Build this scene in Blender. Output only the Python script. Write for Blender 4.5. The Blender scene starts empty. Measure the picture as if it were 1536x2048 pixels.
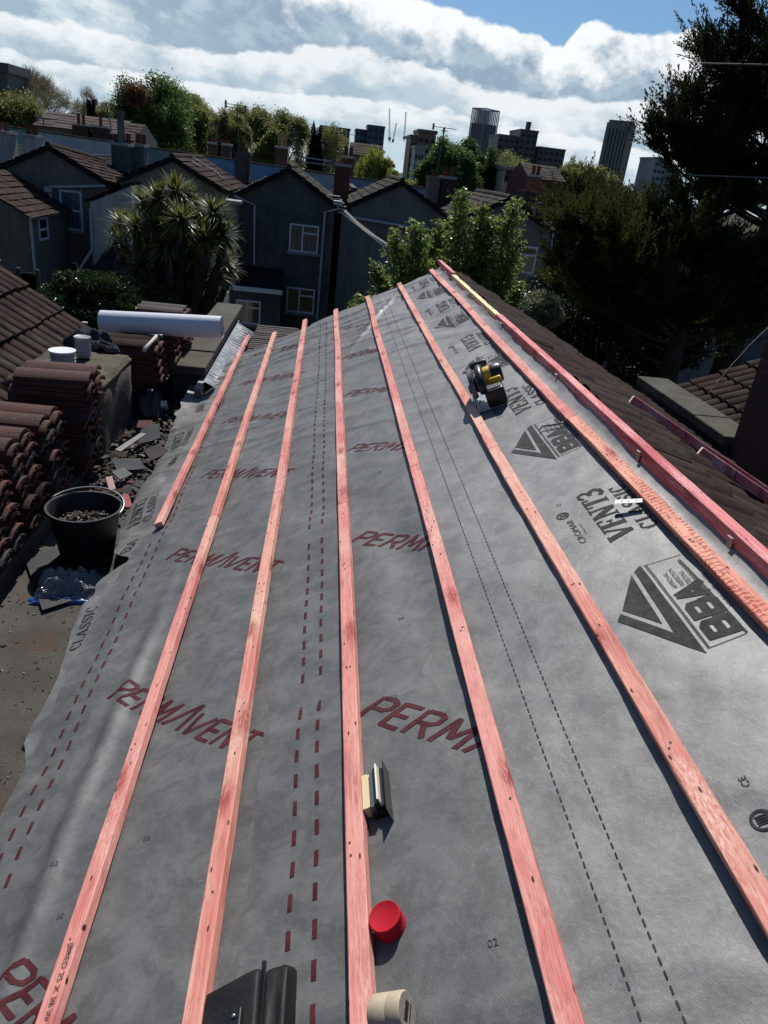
import bpy, bmesh, math, random
import numpy as np
from mathutils import Vector, Matrix, noise as mnoise

# ------------------------------------------------------------------ camera
SC = bpy.context.scene
COL = SC.collection
F, CX, CY = 1450.0, 768.0, 1024.0
VPX, VPY, ROLL = 660.0, 326.0, math.radians(7.0)
_f = Vector((VPX-CX, VPY-CY, F)).normalized()
_h = Vector((math.cos(ROLL), math.sin(ROLL), 0))
_u = _f.cross(_h).normalized()
if _u.y > 0: _u = -_u
_r = _f.cross(_u).normalized()
if _r.x < 0: _r = -_r
# rows: world X, Y, Z expressed in lens axes (right, down, forward)
cam_d = bpy.data.cameras.new("camera")
cam = bpy.data.objects.new("camera", cam_d)
COL.objects.link(cam)
ROT = Matrix(((_r.x, -_r.y, -_r.z), (_f.x, -_f.y, -_f.z), (_u.x, -_u.y, -_u.z)))
cam.matrix_world = ROT.to_4x4()
cam_d.sensor_fit = 'VERTICAL'; cam_d.sensor_height = 36.0; cam_d.sensor_width = 27.0
cam_d.lens = F*36.0/2048.0
cam_d.clip_start = 0.02; cam_d.clip_end = 9000
SC.camera = cam

def ray(px, py):
    v = Vector((px-CX, -(py-CY), -F))
    return ROT @ v
def atY(px, py, Y): r = ray(px, py); return r*(Y/r.y)
def atX(px, py, X): r = ray(px, py); return r*(X/r.x)
def atZ(px, py, Z): r = ray(px, py); return r*(Z/r.z)

# ------------------------------------------------------------------ light
SUN_EL, SUN_AZ = math.radians(50), math.radians(3.5)   # azimuth from +Y towards +X
sdir = Vector((math.sin(SUN_AZ)*math.cos(SUN_EL), math.cos(SUN_AZ)*math.cos(SUN_EL), math.sin(SUN_EL)))
sl = bpy.data.lights.new("sun", 'SUN'); sl.energy = 5.0; sl.angle = math.radians(0.5); sl.color = (1.0, 0.955, 0.9)
so = bpy.data.objects.new("sun", sl); COL.objects.link(so)
so.rotation_euler = sdir.to_track_quat('Z', 'Y').to_euler(); so.location = sdir*50

SC.view_settings.view_transform = 'Standard'; SC.view_settings.look = 'None'
SC.view_settings.exposure = 0.0; SC.view_settings.gamma = 1.0

world = bpy.data.worlds.new("World"); SC.world = world; world.use_nodes = True
def build_world():
    nt = world.node_tree; N = nt.nodes; L = nt.links; N.clear()
    def nd(t, **k):
        n = N.new(t)
        for a, b in k.items(): setattr(n, a, b)
        return n
    def setin(n, i, v):
        if isinstance(v, bpy.types.NodeSocket): L.new(v, n.inputs[i])
        else: n.inputs[i].default_value = v
    def M(op, a, b=0.0, c=0.0, clamp=False):
        n = nd('ShaderNodeMath', operation=op, use_clamp=clamp)
        setin(n, 0, a); setin(n, 1, b)
        if op in ('MULTIPLY_ADD', 'COMPARE', 'SMOOTH_MIN'): setin(n, 2, c)
        return n.outputs[0]
    def SS(x, a, b):
        n = nd('ShaderNodeMapRange', interpolation_type='SMOOTHSTEP')
        setin(n, 'Value', x); setin(n, 'From Min', a); setin(n, 'From Max', b)
        return n.outputs[0]
    def MIX(f, a, b):
        n = nd('ShaderNodeMix', data_type='RGBA')
        setin(n, 0, f); setin(n, 6, a); setin(n, 7, b); return n.outputs[2]
    def NOISE(v, s, d=6, r=0.55, dist=0.0):
        n = nd('ShaderNodeTexNoise'); setin(n, 'Vector', v); setin(n, 'Scale', s)
        setin(n, 'Detail', d); setin(n, 'Roughness', r); setin(n, 'Distortion', dist)
        return n.outputs[0]
    sky = nd('ShaderNodeTexSky', sky_type='NISHITA', sun_disc=False)
    sky.sun_elevation = SUN_EL; sky.sun_rotation = SUN_AZ; sky.altitude = 30; sky.air_density = 1.0; sky.dust_density = 1.0; sky.ozone_density = 2.0
    tc = nd('ShaderNodeTexCoord'); sep = nd('ShaderNodeSeparateXYZ'); L.new(tc.outputs['Generated'], sep.inputs[0])
    X, Y, Z = sep.outputs
    az = M('ARCTAN2', X, Y); el = M('ARCSINE', Z)
    def vec(a, b, c=0.0):
        n = nd('ShaderNodeCombineXYZ'); setin(n, 0, a); setin(n, 1, b); setin(n, 2, c); return n.outputs[0]
    # --- banks of cumulus, one behind the other: each has its own skyline (elevation against azimuth)
    def bank(px, seed, amp, sc, asp=1.15, rimw=0.020, body=0.06):
        ramp = nd('ShaderNodeFloatCurve'); cm = ramp.mapping; cv = cm.curves[0]; pts = []
        for p in px:
            r = ray(*p).normalized(); a = math.atan2(r.x, r.y); e = math.asin(r.z); pts.append(((a+0.6)/1.35, (e+0.1)*2.5))
        cv.points[0].location = (0.0, min(1, pts[0][1])); cv.points[1].location = (1.0, max(0.0, min(1, pts[-1][1])))
        for x, y in pts:
            if 0.01 < x < 0.99: cv.points.new(x, min(1.0, max(0, y)))
        cm.update(); setin(ramp, 'Value', M('DIVIDE', M('ADD', az, 0.6), 1.35, clamp=True)); setin(ramp, 'Factor', 1.0)
        top = M('SUBTRACT', M('DIVIDE', ramp.outputs[0], 2.5), 0.1)
        v = vec(az, M('MULTIPLY', el, asp), seed)
        n = NOISE(v, sc, 6, 0.60, 0.0); n2 = NOISE(v, sc*0.33, 1, 0.5, 0.0)
        puff = nd('ShaderNodeTexVoronoi', feature='F1'); L.new(v, puff.inputs['Vector']); puff.inputs['Scale'].default_value = sc*1.5
        rel = M('ADD', M('MULTIPLY', M('SUBTRACT', n, 0.5), amp), M('MULTIPLY', M('SUBTRACT', 0.42, puff.outputs['Distance']), amp*0.30))
        t = M('ADD', M('SUBTRACT', top, el), rel)
        lit = M('ADD', M('SUBTRACT', 1.0, M('DIVIDE', t, body)), M('MULTIPLY', M('SUBTRACT', n, 0.5), 3.4)); lit = M('ADD', lit, M('MULTIPLY', M('SUBTRACT', n2, 0.5), 1.2))
        return t, SS(t, 0.0, 0.006), lit
    GREYA = (0.30, 0.41, 0.53, 1); GREYB = (0.42, 0.54, 0.64, 1); WHITE = (0.96, 0.985, 1.0, 1)
    el2 = M('MULTIPLY', M('ADD', el, M('MULTIPLY', az, 0.16)), 1.7)
    nB = NOISE(vec(az, el2, 3.7), 11, 6, 0.60, 0.0); nC = NOISE(vec(az, el2, 9.1), 26, 4, 0.62, 0.0)
    f = M('ADD', M('MULTIPLY', nB, 0.64), M('MULTIPLY', nC, 0.36))
    field = MIX(SS(f, 0.44, 0.54), (0.37, 0.50, 0.60, 1), (0.60, 0.73, 0.80, 1)); field = MIX(SS(f, 0.53, 0.64), field, WHITE)
    t1, c1, l1 = bank([(-400, -400), (0, -330), (400, -260), (640, -60), (700, -40), (780, -20), (860, -4), (940, 26), (1010, 50), (1075, 56), (1118, 88), (1150, 60), (1180, 36), (1230, 46), (1300, 56), (1370, 50), (1420, 62), (1445, 92), (1480, 110), (1560, 190)], 0.3, 0.026, 24, body=0.046)
    t2, c2, l2 = bank([(-300, -40), (0, 20), (120, 40), (260, 60), (420, 90), (560, 96), (700, 92), (768, 104), (840, 128), (940, 160), (1060, 186), (1180, 196), (1300, 205), (1500, 240)], 5.3, 0.034, 18, 1.8, body=0.040)
    t3, c3, l3 = bank([(-300, 60), (0, 92), (120, 112), (200, 122), (280, 140), (400, 160), (560, 178), (700, 190), (800, 205), (900, 218), (1000, 240), (1060, 252), (1140, 262), (1250, 285), (1500, 330)], 8.9, 0.030, 22, 2.0, body=0.034)
    def paint(base, cov, lit, g): return MIX(cov, base, MIX(SS(lit, 0.30, 0.95), g, WHITE))
    col = MIX(0.0, field, field)
    blue = (0.20, 0.40, 0.66, 1)
    b1 = MIX(SS(l1, -0.25, 0.60), MIX(SS(nC, 0.40, 0.62), GREYA, GREYB), WHITE)
    col = MIX(M('MULTIPLY', SS(az, -0.42, -0.06), SS(t1, 0.20, 0.10)), field, b1)
    b2 = MIX(SS(l2, -0.15, 0.80), MIX(SS(nB, 0.42, 0.60), GREYB, (0.54, 0.66, 0.74, 1)), WHITE)
    col = MIX(M('MULTIPLY', c2, 0.82), col, b2)
    b3 = MIX(SS(l3, 0.0, 0.95), MIX(SS(nC, 0.42, 0.60), (0.42, 0.55, 0.65, 1), (0.58, 0.70, 0.77, 1)), WHITE)
    col = MIX(M('MULTIPLY', c3, 0.75), col, b3)
    thick = t1
    # low haze of the sky itself close to the horizon
    col = MIX(M('MULTIPLY', SS(el, 0.055, 0.0), 0.55), col, (0.60, 0.73, 0.81, 1))
    cov = c1
    cov = M('MULTIPLY', cov, SS(el, 0.34, 0.21))
    # clouds are far brighter looking towards the sun than away from it
    fw = M('MULTIPLY_ADD', SS(M('ABSOLUTE', az), 1.35, 0.62), 10.6, 3.4); cc3 = nd('ShaderNodeCombineColor')
    for i in range(3): setin(cc3, i, fw)
    cs = nd('ShaderNodeMix', data_type='RGBA', blend_type='MULTIPLY'); setin(cs, 0, 1.0); setin(cs, 6, col); L.new(cc3.outputs[0], cs.inputs[7])
    sk = nd('ShaderNodeMix', data_type='RGBA', blend_type='MULTIPLY'); setin(sk, 0, 1.0); L.new(sky.outputs[0], sk.inputs[6]); setin(sk, 7, (0.60, 0.86, 1.10, 1))
    fin = MIX(cov, sk.outputs[2], cs.outputs[2])
    bg = nd('ShaderNodeBackground'); L.new(fin, bg.inputs[0]); bg.inputs[1].default_value = 0.072
    out = nd('ShaderNodeOutputWorld'); L.new(bg.outputs[0], out.inputs[0])
build_world()

# ------------------------------------------------------------------ helpers
def noise2(x, y, seed=0):
    x = np.asarray(x, float); y = np.asarray(y, float)
    xi = np.floor(x).astype(np.int64); yi = np.floor(y).astype(np.int64)
    xf = x-xi; yf = y-yi
    def h(a, b):
        n = (a*374761393 + b*668265263 + seed*1442695041) & 0x7fffffff
        n = ((n ^ (n >> 13))*1274126177) & 0x7fffffff
        return ((n ^ (n >> 16)) & 0xffff)/65535.0*2-1
    u = xf*xf*xf*(xf*(xf*6-15)+10); v = yf*yf*yf*(yf*(yf*6-15)+10)
    a = h(xi, yi); b = h(xi+1, yi); c = h(xi, yi+1); d = h(xi+1, yi+1)
    return (a*(1-u)+b*u)*(1-v)+(c*(1-u)+d*u)*v
def fbm(x, y, o=4, seed=0, g=0.5):
    r = 0; a = 1.0; t = 0
    for i in range(o):
        r = r+a*noise2(x*(2**i), y*(2**i), seed+i*17); t += a; a *= g
    return r/t

class MB:
    def __init__(s): s.v = []; s.f = []; s.m = []; s.n = 0; s.mats = []
    def mi(s, mat):
        if mat is None: return 0
        if mat not in s.mats: s.mats.append(mat)
        return s.mats.index(mat)
    def add(s, V, Fc, mat=None):
        k = s.mi(mat); b = s.n
        for p in V: s.v.append((p[0], p[1], p[2]))
        s.n += len(V)
        for f in Fc: s.f.append(tuple(b+i for i in f)); s.m.append(k)
    def box(s, c, d, rz=0, rot=None, mat=None):
        x, y, z = d[0]/2, d[1]/2, d[2]/2
        R = rot if rot is not None else Matrix.Rotation(rz, 3, 'Z')
        V = [R @ Vector((sx*x, sy*y, sz*z))+Vector(c) for sz in (-1, 1) for sx, sy in ((-1, -1), (1, -1), (1, 1), (-1, 1))]
        s.add(V, [(3, 2, 1, 0), (4, 5, 6, 7), (0, 1, 5, 4), (1, 2, 6, 5), (2, 3, 7, 6), (3, 0, 4, 7)], mat); return s
    def bb(s, lo, hi, mat=None):
        return s.box([(a+b)/2 for a, b in zip(lo, hi)], [abs(b-a) for a, b in zip(lo, hi)], mat=mat)
    def bevbox(s, c, d, bv, rot=None, mat=None, seg=2):
        bm = bmesh.new(); bmesh.ops.create_cube(bm, size=1.0)
        for v in bm.verts: v.co = Vector((v.co.x*d[0], v.co.y*d[1], v.co.z*d[2]))
        bmesh.ops.bevel(bm, geom=bm.edges[:], offset=bv, segments=seg, affect='EDGES', profile=0.5)
        R = rot if rot is not None else Matrix.Identity(3)
        s.bm(bm, lambda p: R @ p+Vector(c), mat); return s
    def bm(s, bm, fn=None, mat=None):
        bm.verts.index_update()
        V = [fn(v.co) if fn else v.co for v in bm.verts]
        s.add(V, [[v.index for v in f.verts] for f in bm.faces], mat); bm.free(); return s
    def hexa(s, P, mat=None):
        s.add(P, [(3, 2, 1, 0), (4, 5, 6, 7), (0, 1, 5, 4), (1, 2, 6, 5), (2, 3, 7, 6), (3, 0, 4, 7)], mat); return s
    def prism(s, poly, vec, mat=None):
        n = len(poly); vec = Vector(vec)
        V = [Vector(p) for p in poly]+[Vector(p)+vec for p in poly]
        Fc = [tuple(range(n-1, -1, -1)), tuple(range(n, 2*n))]+[(i, (i+1) % n, n+(i+1) % n, n+i) for i in range(n)]
        s.add(V, Fc, mat); return s
    def tube(s, pts, r, seg=8, mat=None, caps=True):
        pts = [Vector(p) for p in pts]; n = len(pts)
        rs = r if isinstance(r, (list, tuple)) else [r]*n
        V = []; prev = None
        for i, p in enumerate(pts):
            t = (pts[min(i+1, n-1)]-pts[max(i-1, 0)]).normalized()
            if prev is None:
                a = Vector((0, 0, 1)) if abs(t.z) < 0.9 else Vector((1, 0, 0))
                x = t.cross(a).normalized()
            else:
                x = (prev-t*prev.dot(t)).normalized()
            prev = x; y = t.cross(x)
            for k in range(seg):
                a = 2*math.pi*k/seg; V.append(p+(x*math.cos(a)+y*math.sin(a))*rs[i])
        Fc = []
        for i in range(n-1):
            for k in range(seg):
                a = i*seg+k; b = i*seg+(k+1) % seg; Fc.append((a, b, b+seg, a+seg))
        if caps: Fc.append(tuple(range(seg-1, -1, -1))); Fc.append(tuple((n-1)*seg+k for k in range(seg)))
        s.add(V, Fc, mat); return s
    def lathe(s, prof, c=(0, 0, 0), seg=24, rot=None, mat=None, closed=False):
        R = rot if rot is not None else Matrix.Identity(3); c = Vector(c); V = []
        for r, z in prof:
            for k in range(seg):
                a = 2*math.pi*k/seg; V.append(R @ Vector((r*math.cos(a), r*math.sin(a), z))+c)
        Fc = []
        for i in range(len(prof)-1):
            for k in range(seg):
                a = i*seg+k; b = i*seg+(k+1) % seg; Fc.append((a, b, b+seg, a+seg))
        if not closed:
            if prof[0][0] > 1e-5: Fc.append(tuple(range(seg-1, -1, -1)))
            if prof[-1][0] > 1e-5: Fc.append(tuple((len(prof)-1)*seg+k for k in range(seg)))
        s.add(V, Fc, mat); return s
    def build(s, name, mat=None, parent=None, smooth=False, origin=None):
        V = np.array(s.v, dtype=float).reshape(-1, 3)
        if parent is not None: o = np.array(parent['_w'][:]) if '_w' in parent else np.zeros(3)
        elif origin is not None: o = np.array(origin, float)
        else: o = np.array([(V[:, 0].min()+V[:, 0].max())/2, (V[:, 1].min()+V[:, 1].max())/2, V[:, 2].min()])
        me = bpy.data.meshes.new(name); me.from_pydata((V-o).tolist(), [], s.f)
        ms = s.mats if s.mats else []
        if ms and mat is None:
            for m in ms: me.materials.append(m)
            me.polygons.foreach_set('material_index', s.m)
        else: me.materials.append(mat)
        if smooth:
            me.polygons.foreach_set('use_smooth', [True]*len(me.polygons))
        me.update(); ob = bpy.data.objects.new(name, me); COL.objects.link(ob)
        if parent is not None:
            ob.parent = parent; ob['_w'] = [float(a) for a in o]
        else:
            ob.location = o; ob['_w'] = [float(a) for a in o]
        return ob
def tag(o, label, cat, group=None, kind=None):
    if label: o['label'] = label
    if cat: o['category'] = cat
    if group: o['group'] = group
    if kind: o['kind'] = kind
    return o
def thing(name, label, cat, loc, group=None):
    o = bpy.data.objects.new(name, None); COL.objects.link(o); o.location = loc
    o.empty_display_size = 0.2; o['_w'] = [float(a) for a in loc]
    return tag(o, label, cat, group)
def smooth_by_angle(ob, deg=35):
    me = ob.data
    bm = bmesh.new(); bm.from_mesh(me)
    for f in bm.faces: f.smooth = True
    for e in bm.edges:
        if len(e.link_faces) == 2 and e.calc_face_angle(0) > math.radians(deg): e.smooth = False
    bm.to_mesh(me); bm.free(); return ob

# ------------------------------------------------------------------ materials
class NT:
    def __init__(s, name):
        s.m = bpy.data.materials.new(name); s.m.use_nodes = True; s.t = s.m.node_tree; s.t.nodes.clear()
        s.out = s.n('ShaderNodeOutputMaterial'); s.tc = s.n('ShaderNodeTexCoord'); s.P = s.tc.outputs['Object']
    def n(s, t, **k):
        x = s.t.nodes.new(t)
        for a, b in k.items(): setattr(x, a, b)
        return x
    def set(s, n, i, v):
        if isinstance(v, bpy.types.NodeSocket): s.t.links.new(v, n.inputs[i])
        else: n.inputs[i].default_value = v
    def math(s, op, a, b=0.0, clamp=False):
        n = s.n('ShaderNodeMath', operation=op, use_clamp=clamp); s.set(n, 0, a); s.set(n, 1, b); return n.outputs[0]
    def map(s, scale=(1, 1, 1), loc=(0, 0, 0), rot=(0, 0, 0), v=None):
        n = s.n('ShaderNodeMapping'); s.set(n, 0, v or s.P); n.inputs['Scale'].default_value = scale
        n.inputs['Location'].default_value = loc; n.inputs['Rotation'].default_value = rot; return n.outputs[0]
    def noise(s, v, sc, d=4, r=0.55, dist=0.0):
        n = s.n('ShaderNodeTexNoise'); s.set(n, 'Vector', v); s.set(n, 'Scale', sc); s.set(n, 'Detail', d); s.set(n, 'Roughness', r); s.set(n, 'Distortion', dist)
        return n.outputs[0]
    def vor(s, v, sc, feat='F1', out='Distance', rnd=1.0, dim='3D'):
        n = s.n('ShaderNodeTexVoronoi', feature=feat, voronoi_dimensions=dim); s.set(n, 'Vector', v); s.set(n, 'Scale', sc); s.set(n, 'Randomness', rnd); return n.outputs[out]
    def wave(s, v, sc, dist=0, d=2, ds=1.0, dr='X', typ='BANDS'):
        n = s.n('ShaderNodeTexWave', wave_type=typ)
        if typ == 'BANDS': n.bands_direction = dr
        s.set(n, 'Vector', v); s.set(n, 'Scale', sc); s.set(n, 'Distortion', dist); s.set(n, 'Detail', d); s.set(n, 'Detail Scale', ds); return n.outputs['Fac']
    def ss(s, x, a, b):
        n = s.n('ShaderNodeMapRange', interpolation_type='SMOOTHSTEP'); s.set(n, 'Value', x); s.set(n, 'From Min', a); s.set(n, 'From Max', b); return n.outputs[0]
    def mix(s, f, a, b):
        n = s.n('ShaderNodeMix', data_type='RGBA'); s.set(n, 0, f)
        for i, c in ((6, a), (7, b)): s.set(n, i, c if isinstance(c, bpy.types.NodeSocket) else (c[0], c[1], c[2], 1))
        return n.outputs[2]
    def bump(s, h, strength=0.5, dist=0.01, nrm=None):
        n = s.n('ShaderNodeBump'); s.set(n, 'Height', h); s.set(n, 'Strength', strength); s.set(n, 'Distance', dist)
        if nrm: s.set(n, 'Normal', nrm)
        return n.outputs[0]
    def bsdf(s, col, rough=0.8, spec=0.3, metal=0.0, nrm=None, **kw):
        b = s.n('ShaderNodeBsdfPrincipled')
        s.set(b, 'Base Color', col if isinstance(col, bpy.types.NodeSocket) else (*col[:3], 1)); s.set(b, 'Roughness', rough)
        s.set(b, 'Specular IOR Level', spec); s.set(b, 'Metallic', metal)
        if nrm: s.set(b, 'Normal', nrm)
        for k, v in kw.items(): s.set(b, k.replace('_', ' '), v)
        s.t.links.new(b.outputs[0], s.out.inputs[0]); s.b = b; return s.m

def mottled(name, c1, c2, sc=3, rough=0.85, spec=0.25, bump=0.4, bd=0.01, fine=40, stretch=(1, 1, 1), metal=0.0, c3=None):
    t = NT(name); v = t.map(stretch)
    a = t.noise(v, sc, 6, 0.65); b = t.noise(v, fine, 3, 0.6)
    f = t.ss(t.math('ADD', t.math('MULTIPLY', a, 0.7), t.math('MULTIPLY', b, 0.3)), 0.38, 0.62)
    col = t.mix(f, c1, c2)
    if c3: col = t.mix(t.ss(t.noise(t.map(stretch, (7, 3, 1)), sc*0.6, 5, 0.7), 0.55, 0.7), col, c3)
    nrm = t.bump(t.math('ADD', b, t.math('MULTIPLY', a, 0.6)), bump, bd)
    return t.bsdf(col, rough, spec, metal, nrm)
def plain(name, c, rough=0.5, spec=0.4, metal=0.0, var=0.12):
    t = NT(name); a = t.noise(t.P, 9, 5, 0.6)
    c1 = [max(0, x*(1-var)) for x in c]; c2 = [min(1, x*(1+var)) for x in c]
    return t.bsdf(t.mix(a, c1, c2), rough, spec, metal)
# ================================================================== OUR ROOF
TH = math.radians(28.0); HC = 1.24
U = Vector((math.cos(TH), 0, math.sin(TH))); NN = Vector((-math.sin(TH), 0, math.cos(TH)))
def rc(s, y, h=0.0): return NN*(h-HC)+U*s+Vector((0, y, 0))
RR = Matrix(((U.x, 0, NN.x), (0, 1, 0), (U.z, 0, NN.z)))     # roof frame -> world
def roof_px(px, py, h=0.0):
    r = ray(px, py); t = -(HC-h)/r.dot(NN); P = r*t; return P.dot(U), P.y
GROUND = -7.2

# ---- roof materials
def mat_membrane(name, base, dark, weave=0.5, spec=0.5):
    t = NT(name)
    cloud = t.noise(t.P, 11, 7, 0.72, 0.6)
    fib = t.noise(t.map((1, 1, 1)), 70, 5, 0.75, 0.8)
    col = t.mix(t.ss(cloud, 0.36, 0.66), dark, base)
    col = t.mix(t.math('MULTIPLY', t.ss(fib, 0.5, 0.72), 0.38), col, [min(1, c*1.55) for c in base])
    dirt = t.noise(t.map((1, 1, 1), (4, 2, 0)), 2.6, 5, 0.62)
    col = t.mix(t.math('MULTIPLY', t.ss(dirt, 0.56, 0.75), 0.28), col, (0.10, 0.095, 0.088))
    speck = t.vor(t.P, 26, 'F1', 'Distance')
    col = t.mix(t.math('MULTIPLY', t.ss(speck, 0.05, 0.025), t.ss(t.noise(t.P, 5, 2), 0.5, 0.62)), col, (0.03, 0.028, 0.025))
    w1 = t.wave(t.map((1, 1, 1), rot=(0, 0, 0.75)), 95, 0.4, 1, 1.0, 'X')
    w2 = t.wave(t.map((1, 1, 1), rot=(0, 0, -0.75)), 95, 0.4, 1, 1.0, 'X')
    wv = t.math('MULTIPLY', w1, w2)
    col = t.mix(t.math('MULTIPLY', wv, weave*0.5), col, [c*0.45 for c in base])
    h = t.math('ADD', t.math('MULTIPLY', wv, -0.35*weave), t.math('MULTIPLY', fib, 0.9))
    n1 = t.bump(h, 0.55, 0.0016)
    n2 = t.bump(t.noise(t.map((1.0, 1.6, 1)), 9, 3, 0.5, 0.5), 0.22, 0.010, n1)
    return t.bsdf(col, 0.5, spec, 0, n2)
MEM_RED = mat_membrane('grey_membrane', (0.152, 0.154, 0.149), (0.092, 0.095, 0.092), 0.7, 0.38)
MEM_BLK = mat_membrane('silver_membrane', (0.190, 0.190, 0.184), (0.118, 0.118, 0.114), 0.35, 0.5)
INK_RED = mottled('red_ink', (0.055, 0.010, 0.014), (0.095, 0.024, 0.028), 30, 0.7, 0.15, 0.2, 0.001, 140)
INK_BLK = mottled('black_ink', (0.020, 0.020, 0.021), (0.048, 0.048, 0.048), 30, 0.75, 0.15, 0.2, 0.001, 140)
INK_GRY = mottled('grey_ink', (0.035, 0.035, 0.036), (0.065, 0.065, 0.065), 30, 0.75, 0.15, 0.2, 0.001, 140)

def mat_wood(name, a, b, pale, comb=False, knots=True):
    t = NT(name)
    oi = t.n('ShaderNodeObjectInfo'); rnd = oi.outputs['Random']
    cx = t.n('ShaderNodeCombineXYZ'); t.set(cx, 0, t.math('MULTIPLY', rnd, 7.0)); t.set(cx, 1, t.math('MULTIPLY', rnd, 31.0))
    va = t.n('ShaderNodeVectorMath', operation='ADD'); t.t.links.new(t.P, va.inputs[0]); t.t.links.new(cx.outputs[0], va.inputs[1])
    P = va.outputs[0]
    warp = t.noise(t.map((1, 1, 1), v=P), 5, 2, 0.5)
    cmb = t.n('ShaderNodeCombineXYZ'); t.set(cmb, 0, t.math('MULTIPLY', warp, 0.035))
    va2 = t.n('ShaderNodeVectorMath', operation='ADD'); t.t.links.new(P, va2.inputs[0]); t.t.links.new(cmb.outputs[0], va2.inputs[1])
    grain = t.noise(t.map((190, 2.4, 190), v=va2.outputs[0]), 1.0, 5, 0.7)
    fine = t.noise(t.map((380, 26, 380), v=va2.outputs[0]), 1.0, 3, 0.7)
    patch = t.noise(t.map((9, 2.3, 9), v=P), 1.0, 4, 0.6)
    col = t.mix(t.ss(patch, 0.36, 0.62), a, b)
    col = t.mix(t.math('MULTIPLY', t.ss(t.noise(t.map((14, 3.1, 14), (5, 9, 2), v=P), 1.0, 5, 0.7), 0.55, 0.70), 0.6), col, [c*0.62 for c in a])
    col = t.mix(t.math('MULTIPLY', t.ss(grain, 0.42, 0.68), 0.42), col, pale)
    col = t.mix(t.math('MULTIPLY', t.ss(fine, 0.5, 0.68), 0.5), col, [c*0.5 for c in a])
    bare = t.noise(t.map((5, 1.4, 5), (2, 6, 1), v=P), 1.0, 5, 0.7); spk = t.noise(t.map((260, 60, 260), v=P), 1.0, 3, 0.7)
    col = t.mix(t.math('MULTIPLY', t.math('MULTIPLY', t.ss(bare, 0.48, 0.64), t.ss(spk, 0.40, 0.60)), 0.75), col, pale)
    if knots:
        kn = t.vor(t.map((7, 2.4, 1), v=P), 1.0, 'F1', 'Distance', dim='2D')
        col = t.mix(t.math('MULTIPLY', t.math('MULTIPLY', t.ss(kn, 0.20, 0.02), t.ss(fine, 0.30, 0.55)), 0.9), col, (0.30, 0.04, 0.04))
        dot = t.vor(t.map((22, 6, 1), (3, 1, 0), v=P), 1.0, 'F1', 'Distance', dim='2D')
        col = t.mix(t.ss(dot, 0.06, 0.03), col, (0.06, 0.02, 0.018))
    h = t.math('ADD', grain, t.math('MULTIPLY', fine, 0.5))
    if comb:
        wv = t.wave(t.map((1, 1, 1), v=P), 17, 6.0, 4, 5.0, 'Y')
        msk = t.math('MULTIPLY', t.ss(wv, 0.45, 0.9), t.ss(t.noise(t.map((60, 4, 60), v=P), 1, 4), 0.40, 0.56))
        col = t.mix(t.math('MULTIPLY', msk, 0.75), col, (0.32, 0.05, 0.045))
        h = t.math('SUBTRACT', h, t.math('MULTIPLY', msk, 1.6))
    return t.bsdf(col, 0.72, 0.25, 0, t.bump(h, 0.5, 0.0016))
W_RED = mat_wood('pink_batten_wood', (0.61, 0.165, 0.15), (0.75, 0.31, 0.255), (0.85, 0.55, 0.45))
W_ORG = mat_wood('orange_batten_wood', (0.64, 0.20, 0.16), (0.77, 0.37, 0.28), (0.87, 0.62, 0.48))
W_COMB = mat_wood('chattered_batten_wood', (0.74, 0.22, 0.16), (0.84, 0.38, 0.26), (0.90, 0.62, 0.42), True)
W_PINK = mat_wood('ridge_batten_wood', (0.50, 0.07, 0.09), (0.68, 0.19, 0.19), (0.88, 0.58, 0.52))
W_YEL = mat_wood('untreated_batten_wood', (0.80, 0.62, 0.27), (0.84, 0.72, 0.36), (0.90, 0.82, 0.5), False, False)
W_PALE = plain('sawn_end_grain', (0.78, 0.62, 0.47), 0.8, 0.2)

# ---- membrane surface (height above the rafters' plane)
def Hs(s, y):
    s = np.asarray(s, float); y = np.asarray(y, float)
    r = -0.010*np.abs(np.sin(math.pi*(y+0.35)/0.6))**1.5*(0.55+0.45*noise2(s*1.1, y*0.7, 3))
    far = np.clip((y-2.5)/4.0, 0, 1.2)
    # creases running up the slope, stronger towards the far verge
    k = y*(2.0+0.5*far)+s*0.8+0.35*fbm(s*1.4, y*0.6, 2, 5)
    rid = 1-np.abs(fbm(s*0.8+0.3*y, k*1.25, 3, 11))*2.2
    r = r+np.clip(rid, 0, 1)**3*(0.004+0.012*far)
    r = r+fbm(s*3.0+y*0.5, y*2.3-s*1.1, 4, 23)*(0.006+0.004*far)
    # slanting ripples on the lower half
    r = r+0.0055*np.sin(7.5*s+2.6*y+3*noise2(s*1.7, y*0.9, 8))*np.clip(1-far, 0.15, 1)
    r = r+fbm(s*13, y*9, 2, 31)*0.0014+fbm(s*5+y*2, y*22-s*6, 2, 37)*0.0016*(0.4+far)
    # puckers in the gutter-side strip
    e = np.clip((-1.36-s)/0.25, 0, 1)
    r = r+e*0.022*(0.5+fbm(s*4, y*3.1, 3, 41))
    # long fold beside the lowest batten
    r = r+0.02*np.exp(-((s+1.33-0.02*y)/0.035)**2)*np.clip((2.9-y)/0.8, 0, 1)
    # laid pull-creases under the sixth batten
    d = (s+0.12)-(y-6.2)*0.35
    r = r+0.016*np.exp(-(d/0.03)**2)*np.exp(-((y-6.2)/0.6)**2)
    # falls away past the eave
    q = np.clip(-1.70-s, 0, 1)
    r = r-q*q*1.6*np.clip((5.2-y)/0.8, 0, 1)+q*0.75*np.clip((y-5.2)/1.0, 0, 1)
    # gentle curl up on to the ridge boards
    g = np.clip((s-0.595)/0.05, 0, 1); r = r+g*0.016*(0.8+0.5*noise2(s*0, y*4, 9))
    return r

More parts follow.
